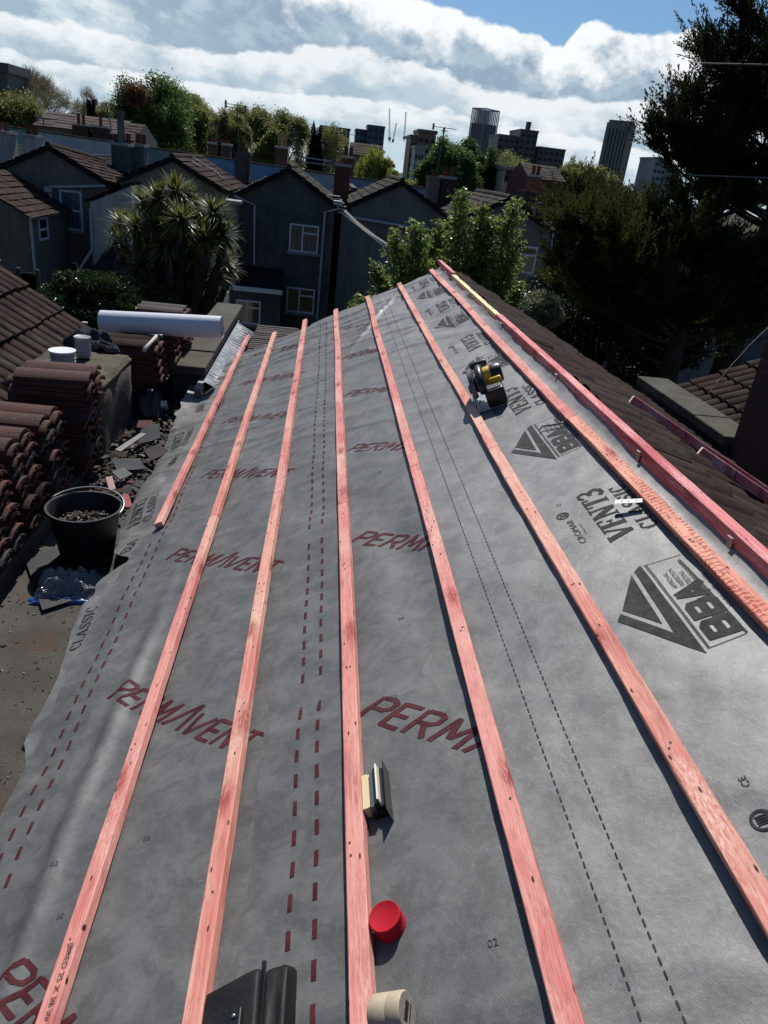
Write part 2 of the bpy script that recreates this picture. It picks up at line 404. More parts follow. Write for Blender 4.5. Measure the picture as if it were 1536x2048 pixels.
def sheet(name, smin, smax, y0, y1, lift, mat, ds=0.014, dy=0.016):
    ys = np.arange(y0, y1+1e-6, dy); n = len(ys)
    a = smin(ys); b = smax(ys)
    k = int(max(b-a)/ds)+2
    T = np.linspace(0, 1, k)
    S = a[:, None]+(b-a)[:, None]*T[None, :]; Y = np.repeat(ys[:, None], k, 1)
    # ragged far end follows the verge
    H = Hs(S, Y)+lift
    edge = np.clip((T*1.0)[None, :], 0, 1)
    O = np.array(NN)*(-HC); P = O+S[..., None]*np.array(U)+Y[..., None]*np.array((0, 1, 0))+H[..., None]*np.array(NN)
    V = P.reshape(-1, 3)
    idx = np.arange(n*k).reshape(n, k)
    Fc = np.stack([idx[:-1, :-1], idx[:-1, 1:], idx[1:, 1:], idx[1:, :-1]], -1).reshape(-1, 4)
    me = bpy.data.meshes.new(name); o = V.mean(0); me.from_pydata((V-o).tolist(), [], Fc.tolist()); me.materials.append(mat)
    me.polygons.foreach_set('use_smooth', [True]*len(me.polygons)); me.update()
    ob = bpy.data.objects.new(name, me); COL.objects.link(ob); ob.location = o; ob['_w'] = [float(x) for x in o]
    return ob
cst = lambda v: (lambda y: np.full_like(y, v))
eaveA = lambda y: (-1.66-0.02*fbm(y*2.3, y*0, 3, 4)-0.12*np.clip((y-3.2)/0.5, 0, 1)-0.04*np.clip((y-2.3)/0.3, 0, 1)-0.035*np.clip(fbm(y*5, y*0, 2, 14), 0, 1)+0.20*np.clip((1.95-y)/0.4, 0, 1)+0.30*np.clip((y-6.7)/0.4, 0, 1)+0.10*np.exp(-((y-3.15)/0.10)**2))
eaveB = lambda y: (-1.60-0.02*fbm(y*1.7, y*0, 2, 7)+0.10*np.clip((y-3.25)/0.18, 0, 1)-0.10*np.clip((1.6-y)/0.5, 0, 1))
sh_a = sheet('roofing_membrane', eaveA, cst(-1.15), 1.35, 7.12, 0.000, MEM_BLK)
tag(sh_a, 'silvery membrane strip crumpled along the gutter edge under the lowest courses', 'roofing membrane', 'sheets of roofing membrane')
sh_b = sheet('roofing_membrane', eaveB, cst(-0.50), -1.6, 7.18, 0.004, MEM_RED)
tag(sh_b, 'grey membrane with dark red lettering beside the gutter, lower of the two red-printed sheets', 'roofing membrane', 'sheets of roofing membrane')
sh_c = sheet('roofing_membrane', lambda y: -0.735+0.004*noise2(y*2, y*0, 2), cst(0.02), -1.6, 7.2, 0.008, MEM_RED)
tag(sh_c, 'grey membrane with dark red lettering cut off by a batten, middle of the slope', 'roofing membrane', 'sheets of roofing membrane')
sh_d = sheet('roofing_membrane', lambda y: -0.150+0.006*noise2(y*1.5, y*0, 6), cst(0.665), -1.6, 7.24, 0.012, MEM_BLK)
tag(sh_d, 'pale grey membrane with big black triangle logos and lettering, next to the ridge', 'roofing membrane', 'sheets of roofing membrane')

# ---- printing laid on the sheets
class Print:
    def __init__(s, lift): s.mb = MB(); s.lift = lift
    def poly(s, pts, ink):          # pts in (s,y), convex or simple; cut small so it drapes
        bm = bmesh.new(); vs = [bm.verts.new((p[0], p[1], 0)) for p in pts]
        try: bm.faces.new(vs)
        except Exception: bm.free(); return
        bmesh.ops.triangulate(bm, faces=bm.faces[:])
        for _ in range(7):
            L = [e for e in bm.edges if e.calc_length() > 0.028]
            if not L: break
            bmesh.ops.subdivide_edges(bm, edges=L, cuts=1); bmesh.ops.triangulate(bm, faces=[f for f in bm.faces if len(f.verts) > 4])
        s.put(bm, ink)
    def put(s, bm, ink):
        bm.verts.index_update()
        S = np.array([v.co.x for v in bm.verts]); Y = np.array([v.co.y for v in bm.verts]); H = Hs(S, Y)+s.lift
        V = [rc(a, b, h) for a, b, h in zip(S, Y, H)]
        Fc = []
        for f in bm.faces:
            i = [v.index for v in f.verts]
            Fc.append(i if f.normal.z >= 0 else i[::-1])
        s.mb.add(V, Fc, ink); bm.free()
    def text(s, body, org, size, ink, rd=(0, 1), up=(-1, 0), sx=1.0, shear=0.0, off=0.0, space=1.0):
        c = bpy.data.curves.new('t', 'FONT'); c.body = body; c.size = 1.0; c.shear = shear; c.offset = off; c.space_character = space; c.resolution_u = 3
        o = bpy.data.objects.new('t', c); COL.objects.link(o); bpy.context.view_layer.update()
        me = o.to_mesh(); bm = bmesh.new(); bm.from_mesh(me); o.to_mesh_clear(); bpy.data.objects.remove(o); bpy.data.curves.remove(c)
        for v in bm.verts:
            x, y = v.co.x*size*sx, v.co.y*size
            v.co = Vector((org[0]+rd[0]*x+up[0]*y, org[1]+rd[1]*x+up[1]*y, 0))
        for _ in range(4):
            L = [e for e in bm.edges if e.calc_length() > 0.05]
            if not L: break
            bmesh.ops.subdivide_edges(bm, edges=L, cuts=1); bmesh.ops.triangulate(bm, faces=[f for f in bm.faces if len(f.verts) > 3])
        bm.normal_update(); s.put(bm, ink)
    def strokes(s, glyphs, org, size, ink, rd, up, thick, adv=1.0, shear=0.0, serif=0.0):
        def tr(p):
            x = (p[0]+shear*p[1])*size; y = p[1]*size
            return (org[0]+rd[0]*x+up[0]*y, org[1]+rd[1]*x+up[1]*y)
        for g in glyphs:
            for st in g:
                n = len(st); T = st[0] if isinstance(st[0], (int, float)) else None
                pts = st[1:] if T else st; th = (T or 1)*thick
                pts = [Vector(p) for p in pts]
                Lf = []; Rt = []
                for i, p in enumerate(pts):
                    a = (p-pts[i-1]).normalized() if i > 0 else None; b = (pts[i+1]-p).normalized() if i < len(pts)-1 else None
                    d = (a or b) if not (a and b) else (a+b).normalized()
                    nrm = Vector((-d.y, d.x)); k = 1.0
                    if a and b: k = min(1.8, 1/max(0.4, nrm.dot(Vector((-a.y, a.x)))))
                    Lf.append(tr(p+nrm*th*0.5*k)); Rt.append(tr(p-nrm*th*0.5*k))
                for i in range(len(pts)-1): s.poly([Lf[i], Rt[i], Rt[i+1], Lf[i+1]], ink)
    def build(s, parent):      # the print is part of the sheet: add it to the sheet's own mesh
        me = parent.data; bm = bmesh.new(); bm.from_mesh(me); w = Vector(parent['_w'][:]); slot = []
        for m in s.mb.mats: me.materials.append(m); slot.append(len(me.materials)-1)
        vs = [bm.verts.new(Vector(v)-w) for v in s.mb.v]
        for f, k in zip(s.mb.f, s.mb.m):
            try: q = bm.faces.new([vs[i] for i in f]); q.material_index = slot[k]; q.smooth = True
            except ValueError: pass
        bm.to_mesh(me); bm.free(); return parent

def G(x, *st):   # shift strokes of a glyph
    out = []
    for q in st:
        if isinstance(q[0], (int, float)): out.append([q[0]]+[(a+x, b) for a, b in q[1:]])
        else: out.append([(a+x, b) for a, b in q])
    return out
def gP(x): return G(x, [(0, 0), (0, 1)], [(0, .96), (.38, .96), (.52, .86), (.52, .62), (.38, .5), (0, .5)])
def gE(x): return G(x, [(0, 0), (0, 1)], [(0, .96), (.5, .96)], [(0, .5), (.42, .5)], [(0, .04), (.5, .04)])
def gR(x): return gP(x)+G(x, [(.22, .5), (.56, 0)])
def gN(x): return G(x, [(0, 0), (0, 1)], [(0, .95), (.5, .05)], [(.5, 0), (.5, 1)])
def gT(x): return G(x, [(.28, 0), (.28, .95)], [(0, .96), (.62, .96)])
def perma(x0=0):
    g = [gP(0), gE(.72), gR(1.42)]
    g.append(G(2.2, [(0, 0), (.1, 1)], [(.1, .97), (.34, .25)], [(.34, .25), (.70, 1.0)], [(.70, 1.0), (.70, 0)]))
    g.append(G(3.14, [(0, 0), (.48, 1.25)], [(.48, 1.25), (.74, 0)]))
    g.append(G(3.98, [(0, .95), (.28, 0)], [(.28, 0), (.72, .95)]))
    g += [gE(4.86), gN(5.56), gT(6.22)]
    return g
ang = math.atan2(1.63-2.014, -0.939+1.361)
RD = (math.cos(ang), math.sin(ang)); UPV = (-math.sin(ang), math.cos(ang))
UPS = (UPV[0]*0.80, UPV[1]*0.80)
pb = Print(0.0052)
LEN = 0.745
sz = LEN/6.84
for k in range(-1, 6):
    y = 2.012+k*0.968
    pb.strokes(perma(), (-1.361, y), sz, INK_RED, RD, UPS, 0.15, shear=0.30)
ys = np.arange(-0.8, 7.0, 0.0815)
eB = eaveB(ys)
for y in ys:
    for s0, o in ((-1.50, 0.0), (-1.445, 0.004)):
        if y > 3.25 and s0 < -1.48: continue
        pb.poly([(s0-.0055, y+o), (s0+.0055, y+o), (s0+.0055, y+o+.04), (s0-.0055, y+o+.04)], INK_RED)
for s0, y in ((-1.24, 1.17), (-1.05, 1.32), (-1.19, 2.45), (-0.96, 3.8), (-1.30, 1.32), (-1.1, 5.0)):
    pb.text('02', (s0, y), 0.020, INK_GRY, (1, 0), (0, 1))
pb.build(sh_b)
pc = Print(0.0092)
for k in range(-1, 6):
    y = 1.475+k*0.968
    pc.strokes(perma()[:6], (-0.455, y), sz, INK_RED, RD, UPS, 0.15, shear=0.30)
for y in ys:
    if abs(((y-0.62) % 0.968)-0.02) < 0.05: continue
    for s0, o in ((-.628, 0.0), (-.570, 0.006)):
        pc.poly([(s0-.0055, y+o), (s0+.0055, y+o), (s0+.0055, y+o+.04), (s0-.0055, y+o+.04)], INK_RED)
for k in range(7):
    y = 0.62+k*0.968
    pc.text('100mm', (-.622, y-0.02), 0.018, INK_RED, sx=0.9); pc.text('150mm', (-.564, y-0.02), 0.018, INK_RED, sx=0.9)
for s0, y in ((-0.235, 0.79), (-0.31, 1.85), (-0.30, 3.0), (-0.36, 1.5)):
    pc.text('02', (s0, y), 0.020, INK_GRY, (1, 0), (0, 1))
pc.build(sh_c)

def crop5(x, y): return roof_px(950+x*0.3815, 800+y*0.3815, 0.012)
REP = 1.205
def serif_word(pr, word, org, size, ink, sx=1.0):
    # bold condensed capitals with slab serifs; reading away from the eye, tops towards the eaves
    T = 2.0
    g = {
     'V': [[T, (.06, .97), (.30, 0)], [0.9, (.30, 0), (.56, .97)], [.55, (-.06, .97), (.22, .97)], [.55, (.42, .97), (.66, .97)]],
     'E': [[T, (.12, 0), (.12, 1)], [.55, (0, .97), (.5, .97)], [.55, (0, .03), (.52, .03)], [.55, (.12, .52), (.38, .52)], [.9, (.47, .97), (.47, .76)], [.9, (.49, .03), (.49, .26)], [.7, (.38, .64), (.38, .40)]],
     'N': [[.9, (.1, 0), (.1, 1)], [T, (.1, .95), (.5, .05)], [.9, (.54, 0), (.54, 1)], [.55, (0, .03), (.24, .03)], [.55, (.38, .97), (.68, .97)], [.55, (0, .97), (.2, .97)]],
     'T': [[T, (.3, 0), (.3, 1)], [.6, (.02, .96), (.58, .96)], [.8, (.04, .97), (.04, .72)], [.8, (.56, .97), (.56, .72)], [.55, (.14, .03), (.46, .03)]],
     '3': [[1.1, (.04, .84), (.18, .97), (.38, .95), (.46, .76), (.36, .56), (.18, .52)], [1.5, (.2, .52), (.42, .44), (.48, .24), (.36, .05), (.16, .02), (.02, .16)]],
     'C': [[1.0, (.48, .76), (.34, .97), (.18, .93), (.1, .72)], [T, (.09, .74), (.09, .28)], [1.0, (.1, .3), (.2, .05), (.36, .03), (.5, .22)], [.7, (.48, 1), (.48, .7)]],
     'L': [[T, (.12, 0), (.12, 1)], [.55, (0, .97), (.28, .97)], [.55, (0, .03), (.5, .03)], [.9, (.48, .03), (.48, .3)]],
     'A': [[.8, (.04, 0), (.28, 1)], [T, (.30, .98), (.5, 0)], [.55, (.12, .33), (.42, .33)], [.55, (-.06, .03), (.14, .03)], [.55, (.36, .03), (.64, .03)]],
     'S': [[1.0, (.42, .74), (.32, .96), (.14, .94), (.06, .76)], [1.9, (.06, .76), (.14, .58), (.36, .44), (.42, .24)], [1.0, (.42, .24), (.34, .04), (.14, .03), (.04, .26)], [.7, (.43, .98), (.43, .7)], [.7, (.03, .02), (.03, .28)]],
     'I': [[T, (.14, 0), (.14, 1)], [.55, (0, .97), (.28, .97)], [.55, (0, .03), (.28, .03)]],
    }
    adv = {'V': .68, 'E': .62, 'N': .76, 'T': .66, '3': .56, 'C': .62, 'L': .6, 'A': .68, 'S': .54, 'I': .36}
    x = 0
    for ch in word:
        gl = [[q[0]]+[((a+x)*sx, b) for a, b in q[1:]] for q in g[ch]]
        pr.strokes([gl], org, size, ink, (0, 1), (-1, 0), 0.125); x += adv[ch]
    return x*sx*size
def bba_logo(pr, tr, ink, ink2):
    P = lambda *q: [tr(*a) for a in q]
    pr.poly(P((822, 925), (985, 1183), (775, 1112)), ink)
    pr.poly(P((865, 868), (1218, 1335), (1046, 1229), (836, 905)), ink)
    pr.poly(P((1046, 1229), (1218, 1335), (750, 1172), (765, 1132)), ink)
    def line(a, b, w=0.0022):
        A = Vector(tr(*a)); B = Vector(tr(*b)); d = (B-A).normalized(); n = Vector((-d.y, d.x))*w*0.5
        pr.poly([A+n, A-n, B-n, B+n], ink2)
    line((888, 868), (1224, 1306)); line((896, 864), (1232, 1302)); line((890, 868), (1078, 808)); line((1062, 836), (1424, 1222)); line((1070, 832), (1430, 1216)); line((1224, 1306), (1424, 1222))
    b = Vector(tr(1300, 1275)); 
    return b
pd = Print(0.0134)
b0 = crop5(1225, 1306); b1 = crop5(1420, 1225)
for k in range(-1, 5):
    off = k*REP
    tr = lambda x, y, off=off: (lambda q: (q[0], q[1]+off))(crop5(x, y))
    bba_logo(pd, tr, INK_BLK, INK_GRY)
    p = crop5(1388, 1238)
    Bg = [[(0, .11), (.62, .11), (.78, .2), (.78, .42), (.6, .5)], [(0, .5), (.6, .5), (.74, .6), (.74, .8), (.6, .89), (0, .89)], [(.11, 0), (.11, 1)]]
    Ag = [[(.1, 0), (.42, .98)], [(.42, .98), (.78, 0)], [(.25, .26), (.62, .26)]]
    pd.strokes([Bg, G(.98, *Bg), G(1.92, *Ag)], (0.4945, 1.318+off), 0.079, INK_BLK, (0, 1), (-1, 0), 0.27)
    for j, w in enumerate(('APPROVAL', 'INSPECTION', 'TESTING', 'CERTIFICATION')):
        pd.text(w, (0.437+j*0.0185, 1.535+off), 0.0175, INK_GRY, sx=0.85)
    pd.text('CERTIFICATE 10/4786', (0.517, 1.40+off), 0.0175, INK_GRY, sx=0.95)
    v0 = crop5(770, 745); 
    serif_word(pd, 'VENT3', (0.443, 1.836+off), 0.080, INK_BLK, 1.28)
    serif_word(pd, 'CLASSIC', (0.515, 1.835+off), 0.050, INK_BLK, 1.55)
    c0 = crop5(597, 762)
    pd.text('CROMAR', (0.307, 1.875+off), 0.029, INK_GRY, sx=1.28)
    pd.text('building products', (0.322, 1.92+off), 0.010, INK_GRY)
    m = Vector((0.288, 2.068+off))
    ring = [(m.x+0.021*math.cos(a), m.y+0.021*math.sin(a)) for a in np.linspace(0, 2*math.pi, 21)]
    rin = [(m.x+0.0155*math.cos(a), m.y+0.0155*math.sin(a)) for a in np.linspace(0, 2*math.pi, 21)]
    for i in range(20): pd.poly([ring[i], ring[i+1], rin[i+1], rin[i]], INK_BLK)
    for q in (-.008, -.003, .002, .007): pd.poly([(m.x-.010, m.y+q), (m.x+.010, m.y+q), (m.x+.010, m.y+q+.0028), (m.x-.010, m.y+q+.0028)], INK_BLK)
    pd.poly([(m.x+.010, m.y-.009), (m.x+.013, m.y-.009), (m.x+.013, m.y+.010), (m.x+.010, m.y+.010)], INK_BLK)
    pd.text('CE', (0.305, 2.135+off), 0.02, INK_GRY)
for y in np.arange(-0.8, 7.1, 0.0218):
    for s0 in (-0.030, 0.030):
        pd.poly([(s0-.0016, y), (s0+.0016, y), (s0+.0016, y+.013), (s0-.0016, y+.013)], INK_BLK)
pd.build(sh_d)
class EdgePrint(Print):
    def put(s, bm, ink):
        bm.faces.ensure_lookup_table(); cut = []
        for f in bm.faces:
            c = f.calc_center_median()
            if c.x < float(eaveA(np.array([c.y]))[0])+0.012: cut.append(f)
        bmesh.ops.delete(bm, geom=cut, context='FACES'); Print.put(s, bm, ink)
pa = EdgePrint(0.0012)
for k, y0 in enumerate((2.45, 3.62, 4.78, 5.9)):
    serif_word(pa, 'CLASSIC', (-1.625+0.02*(k > 0), y0), 0.050, INK_BLK, 1.50)
    serif_word(pa, 'VENT3', (-1.70+0.02*(k > 0), y0), 0.075, INK_BLK, 1.25)
    if k: pa.text('BBA', (-1.62, y0-0.37), 0.085, INK_BLK, off=0.016)
pa.build(sh_a)

# ---- battens
def batten(name, s0, y0, y1, mat, label, w=0.042, h=0.026, seed=0, lift=0.0145, group='roofing battens nailed across the slope', frame=True, cat='batten', ds=0.0):
    rng = random.Random(seed); n = max(6, int((y1-y0)/0.07)); mb = MB(); c = 0.0022
    prof = [(-w/2, 0), (w/2, 0), (w/2, h-c), (w/2-c, h), (-w/2+c, h), (-w/2, h-c)]
    V = []; k = len(prof)
    for i in range(n+1):
        y = y0+(y1-y0)*i/n; t = i/n
        wob = 0.0045*float(noise2(y*0.9, s0*7, 77))+ds*t; ww = 1+0.02*float(noise2(y*3, seed, 5))
        up = lift+0.35*float(noise2(y*0.55, s0*3, 12))*0.010
        for a, b in prof:
            j = 0.0007*rng.uniform(-1, 1)
            V.append(rc(s0+wob+a*ww+j, y, up+b+(j if b > 0 else 0)))
    Fc = [tuple(range(k)), tuple(n*k+q for q in range(k-1, -1, -1))]
    for i in range(n):
        for q in range(k):
            a = i*k+q; b = i*k+(q+1) % k; Fc.append((a, a+k, b+k, b))
    mb.add(V, Fc, mat)
    yy = math.ceil((y0-2.86)/0.6)*0.6+2.86        # nail heads where the batten crosses each rafter
    while yy < min(y1, 7.15)-0.03:
        for q in range(2 if rng.random() < 0.5 else 1):
            t = (yy-y0)/(y1-y0); i = min(n-1, int(t*n)); top = lift+0.35*float(noise2(yy*0.55, s0*3, 12))*0.010+h+0.0008
            sx = s0+0.0045*float(noise2(yy*0.9, s0*7, 77))+ds*t+rng.uniform(-0.010, 0.010); yk = yy+rng.uniform(-0.02, 0.02)
            mb.lathe([(0.0001, 0.0006), (0.0026, 0.0006), (0.0026, 0.0)], rc(sx, yk, top), 8, RR, NAIL)
        yy += 0.6
    o = mb.build(name)
    return tag(o, label, cat, group)
NAIL = plain('nail_head', (0.05, 0.035, 0.03), 0.6, 0.3)
ord_ = ['lowest', 'second', 'third', 'fourth', 'fifth', 'sixth', 'seventh']
JY = {1: 3.20, 2: 3.17, 3: 2.765, 4: 2.86, 5: 2.74, 6: 2.73}
SS_ = [-1.480, -1.138, -0.797, -0.466, -0.131, 0.198, 0.533]
FAR = [7.88, 7.42, 7.42, 7.28, 7.24, 7.22, 7.26]
note = ['short salmon pink batten ending in a sawn end beside the gutter, lowest on the slope',
 'orange-pink', 'pale orange-pink', 'pink', 'pink', 'orange-pink', 'salmon']
batten('roof_batten', SS_[0], 3.385, 7.88, W_RED, note[0], seed=1, lift=0.018)
nears = ['pink batten stamped with black grading text, second from the gutter, nearer length',
 'orange-pink batten running under the black pouch, nearer length',
 'knotty pink batten beside the red cap, nearer length',
 'pink batten touching the dashed black lines, fifth from the gutter, nearer length',
 'orange-pink batten just below the black triangle logos, nearer length',
 'red batten chewed with close saw-tooth marks beside the ridge boards']
fars = ['pale pink batten second from the gutter, farther length up to the verge',
 'pink batten third from the gutter, farther length up to the verge',
 'pink batten right of the red dashed lines, farther length up to the verge',
 'pink batten fifth from the gutter, farther length up to the verge',
 'salmon batten that the circular saw stands against, farther length',
 'salmon batten nearest the ridge boards, smooth farther length']
for i in range(1, 7):
    m1 = {1: W_RED, 2: W_ORG, 3: W_RED, 4: W_RED, 5: W_ORG, 6: W_COMB}[i]
    m2 = {1: W_ORG, 2: W_RED, 3: W_RED, 4: W_RED, 5: W_ORG, 6: W_RED}[i]
    near_dx = 0.03 if i == 6 else 0
    batten('roof_batten', SS_[i]+(0.022 if i == 6 else 0)+(0.028 if i == 5 else 0), -1.5, JY[i]-0.002, m1, nears[i-1], seed=10+i, ds=(-0.018 if i == 6 else (-0.027 if i == 5 else 0)))
    batten('roof_batten', SS_[i]+0.001, JY[i]+0.002, FAR[i], m2, fars[i-1], seed=20+i)
# grading stamp on the near batten
st = bpy.data.objects['roof_batten.001']
RX, RZ = -0.785, 0
stmp = MB()
class SP(Print):
    def put(s, bm, ink):
        bm.verts.index_update(); V = [rc(v.co.x, v.co.y, s.lift) for v in bm.verts]
        s.mb.add(V, [[v.index for v in f.verts] for f in bm.faces], ink); bm.free()
sp = SP(0.0432); q = SP(0.0432)
sp.text('JBRED 25 X 38 W', (-1.1385, 1.06), 0.019, INK_GRY, rd=(0, -1), up=(1, 0), sx=1.12)
so_ = sp.mb.build('grading_stamp', None, st)

# ---- ridge boards
RX = 0.655*U.x+HC*math.sin(TH); RZt = rc(0.655, 0).z
def board(name, x0, x1, z0, z1, y0, y1, mat, label, cat='ridge board', group='ridge boards', seed=0, end=None):
    n = max(4, int((y1-y0)/0.09)); V = []; c = 0.002; rng = random.Random(seed)
    prof = [(x0, z0), (x1, z0), (x1, z1-c), (x1-c, z1), (x0+c, z1), (x0, z1-c)]
    for i in range(n+1):
        y = y0+(y1-y0)*i/n; wx = 0.004*float(noise2(y*0.5, seed*1.3, 3)); wz = 0.003*float(noise2(y*0.6, seed*2.1, 4))
        for a, b in prof: V.append((a+wx+rng.uniform(-.0005, .0005), y, b+wz))
    k = 6; Fc = [tuple(range(k)), tuple(n*k+q for q in range(k-1, -1, -1))]
    for i in range(n):
        for q in range(k): a = i*k+q; b = i*k+(q+1) % k; Fc.append((a, a+k, b+k, b))
    mb = MB(); mb.add(V, Fc); o = mb.build(name, mat); return tag(o, label, cat, group)
bx0 = 1.121; bz0 = -0.803; bw = 0.038
lb = board('ridge_board', bx0, bx0+bw, bz0, bz0+0.0258, -1.5, 7.26, W_PINK, 'long dark red board lying along the ridge under the other boards', seed=3)
board('ridge_board', bx0-0.004, bx0+bw+0.001, bz0+0.0285, bz0+0.0545, -1.5, 4.66, W_PINK, 'upper pink board on the near half of the ridge', seed=5)
board('ridge_board', bx0-0.002, bx0+bw, bz0+0.0272, bz0+0.050, 4.665, 6.52, W_YEL, 'pale yellow untreated board end to end on the ridge', seed=6)
board('ridge_board', bx0-0.004, bx0+bw-0.004, bz0+0.0272, bz0+0.068, 6.53, 7.42, W_PINK, 'short dark red board at the far end of the ridge', seed=7)
CLIP = plain('clip_steel', (0.30, 0.28, 0.27), 0.5, 0.5, 0.7)
for y in (1.62, 2.25, 3.25, 4.45, 5.6):
    m = MB(); x = bx0-0.0065
    m.bb((x-0.001, y-0.012, bz0-0.012), (x+0.001, y+0.012, bz0+0.036)); m.bb((x-0.026, y-0.012, bz0-0.0142), (x+0.001, y+0.012, bz0-0.0122)); m.bb((x-0.008, y-0.011, bz0+0.036), (x+0.001, y+0.011, bz0+0.038))
    m.build('ridge_clip', CLIP, lb)
# ================================================================== HOUSE UNDER THE ROOF, GUTTERS, NEAR THINGS
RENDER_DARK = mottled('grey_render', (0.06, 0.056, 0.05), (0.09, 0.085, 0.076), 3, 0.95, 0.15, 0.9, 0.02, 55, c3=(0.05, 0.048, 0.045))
FELT = mottled('roof_felt', (0.060, 0.055, 0.048), (0.092, 0.086, 0.074), 3.5, 0.9, 0.15, 0.6, 0.006, 90, c3=(0.085, 0.045, 0.028))
CONC = mottled('mossy_concrete', (0.115, 0.103, 0.072), (0.06, 0.057, 0.04), 7, 0.95, 0.2, 0.8, 0.01, 45, c3=(0.13, 0.12, 0.05))
COPE = mottled('coping_concrete', (0.095, 0.088, 0.07), (0.062, 0.057, 0.045), 5, 0.95, 0.2, 0.6, 0.006, 70, c3=(0.07, 0.065, 0.055))
TILE_OLD = mottled('weathered_tile', (0.030, 0.020, 0.017), (0.060, 0.042, 0.034), 4, 0.95, 0.06, 0.6, 0.004, 60, c3=(0.058, 0.054, 0.042))
TILE_RED = mottled('red_brown_tile', (0.090, 0.033, 0.027), (0.055, 0.027, 0.022), 6, 0.8, 0.25, 0.7, 0.004, 55, c3=(0.085, 0.072, 0.058))
TILE_DK = mottled('dark_tile', (0.035, 0.027, 0.024), (0.06, 0.045, 0.038), 4, 0.8, 0.3, 0.6, 0.004, 60, c3=(0.10, 0.092, 0.08))
LEAD = mottled('lead_flashing', (0.12, 0.135, 0.16), (0.20, 0.21, 0.23), 9, 0.5, 0.5, 0.5, 0.006, 30, metal=0.3)
BLACKP = mottled('black_plastic', (0.008, 0.008, 0.009), (0.014, 0.014, 0.015), 12, 0.5, 0.3, 0.2, 0.002, 60)
WHITEP = plain('white_plastic', (0.74, 0.75, 0.78), 0.35, 0.5, var=0.04)

def mat_brick(name, b1, b2, mort, sc=1.0, rot=0.0):
    t = NT(name); sp_ = t.n('ShaderNodeSeparateXYZ'); t.t.links.new(t.P, sp_.inputs[0])
    c = t.n('ShaderNodeCombineXYZ'); t.set(c, 0, t.math('ADD', sp_.outputs[0], sp_.outputs[1])); t.set(c, 1, sp_.outputs[2])
    b = t.n('ShaderNodeTexBrick'); t.set(b, 'Vector', c.outputs[0]); t.set(b, 'Scale', 1.0)
    t.set(b, 'Brick Width', 0.225*sc); t.set(b, 'Row Height', 0.075*sc); t.set(b, 'Mortar Size', 0.008*sc); t.set(b, 'Mortar Smooth', 0.3); t.set(b, 'Bias', 0)
    t.set(b, 'Color1', (*b1, 1)); t.set(b, 'Color2', (*b2, 1)); t.set(b, 'Mortar', (*mort, 1))
    n = t.noise(t.P, 24, 5, 0.7); s2 = t.noise(t.P, 3, 5, 0.6)
    col = t.mix(t.math('MULTIPLY', t.ss(n, 0.4, 0.65), 0.5), b.outputs[0], [x*0.45 for x in b1])
    col = t.mix(t.math('MULTIPLY', t.ss(s2, 0.5, 0.7), 0.5), col, (0.05, 0.045, 0.04))
    h = t.math('ADD', t.math('MULTIPLY', b.outputs[1], -1.0), t.math('MULTIPLY', n, 0.5))
    return t.bsdf(col, 0.9, 0.2, 0, t.bump(h, 0.8, 0.008))
BRICK = mat_brick('red_brick', (0.20, 0.05, 0.035), (0.13, 0.04, 0.032), (0.14, 0.125, 0.11))
BRICK_D = mat_brick('sooty_brick', (0.10, 0.045, 0.035), (0.07, 0.035, 0.03), (0.08, 0.07, 0.06))

def prof_roll(t, per=0.5):      # broad rolls split by narrow channels
    x = (t/per) % 1.0
    g = min(x, 1-x)
    return 1.0 if g > 0.17 else (0.0 if g < 0.07 else (g-0.07)/0.10)
def prof_pan(t):
    x = (t*2) % 1.0
    return max(0.0, math.sin(x*math.pi))**0.7
def tiled(mb, P0, A, B, N, wid, ln, gauge=0.345, tw=0.30, amp=0.028, thick=0.022, prof=prof_roll, K=12, seed=1, jit=0.004, mat=None, skirt=0.05):
    rng = random.Random(seed); P0 = Vector(P0); A = Vector(A).normalized(); B = Vector(B).normalized(); N = Vector(N).normalized()
    nc = int(math.ceil(ln/gauge-0.02)); nt = int(math.ceil(wid/tw-0.02))
    for i in range(nc):
        for j in range(nt):
            a0 = j*tw; a1 = min((j+1)*tw, wid); d0 = i*gauge; d1 = min(d0+gauge+0.03, ln)
            if a1-a0 < 0.02 or d1-d0 < 0.02: continue
            jz = rng.uniform(-jit, jit); jy = rng.uniform(-jit, jit)*1.5; tilt = rng.uniform(-jit, jit)
            V = []; n = K+1
            for r_, (d, hh) in enumerate(((d0+jy, -skirt*0+0.0), (d0+jy, 1), (d1, 2))):
                for k in range(n):
                    t = k/K; a = a0+(a1-a0)*t
                    p = prof(t)*amp*(1 if r_ < 2 else 0.9)
                    base = thick*(1.35 if r_ == 1 else (0.35 if r_ == 2 else -0.4))+jz+tilt*t
                    V.append(P0+A*a+B*d+N*(base+p))
            Fc = []
            for r_ in range(2):
                for k in range(K): q = r_*n+k; Fc.append((q, q+1, q+1+n, q+n))
            mb.add(V, Fc, mat)
    return mb

# --- our house: walls, flat felt gutter and the old tiled slope beyond the ridge
house = thing('extension_house', 'house whose roof is being re-battened, near tiled slope still on its right side', 'house', (0.6, 3, GROUND))
ridge = Vector((RX, 0, RZt))
A2 = math.radians(25.8); B2 = Vector((-math.cos(A2), 0, math.sin(A2))); N2 = Vector((math.sin(A2), 0, math.cos(A2)))
SL = 2.42; foot = Vector((1.185, 0, -0.80))-B2*SL
mb = MB(); tiled(mb, foot+Vector((0, 7.2, 0)), (0, -1, 0), B2, N2, 8.6, SL, 0.315, 0.30, 0.020, 0.036, prof_pan, 10, 3, 0.009)
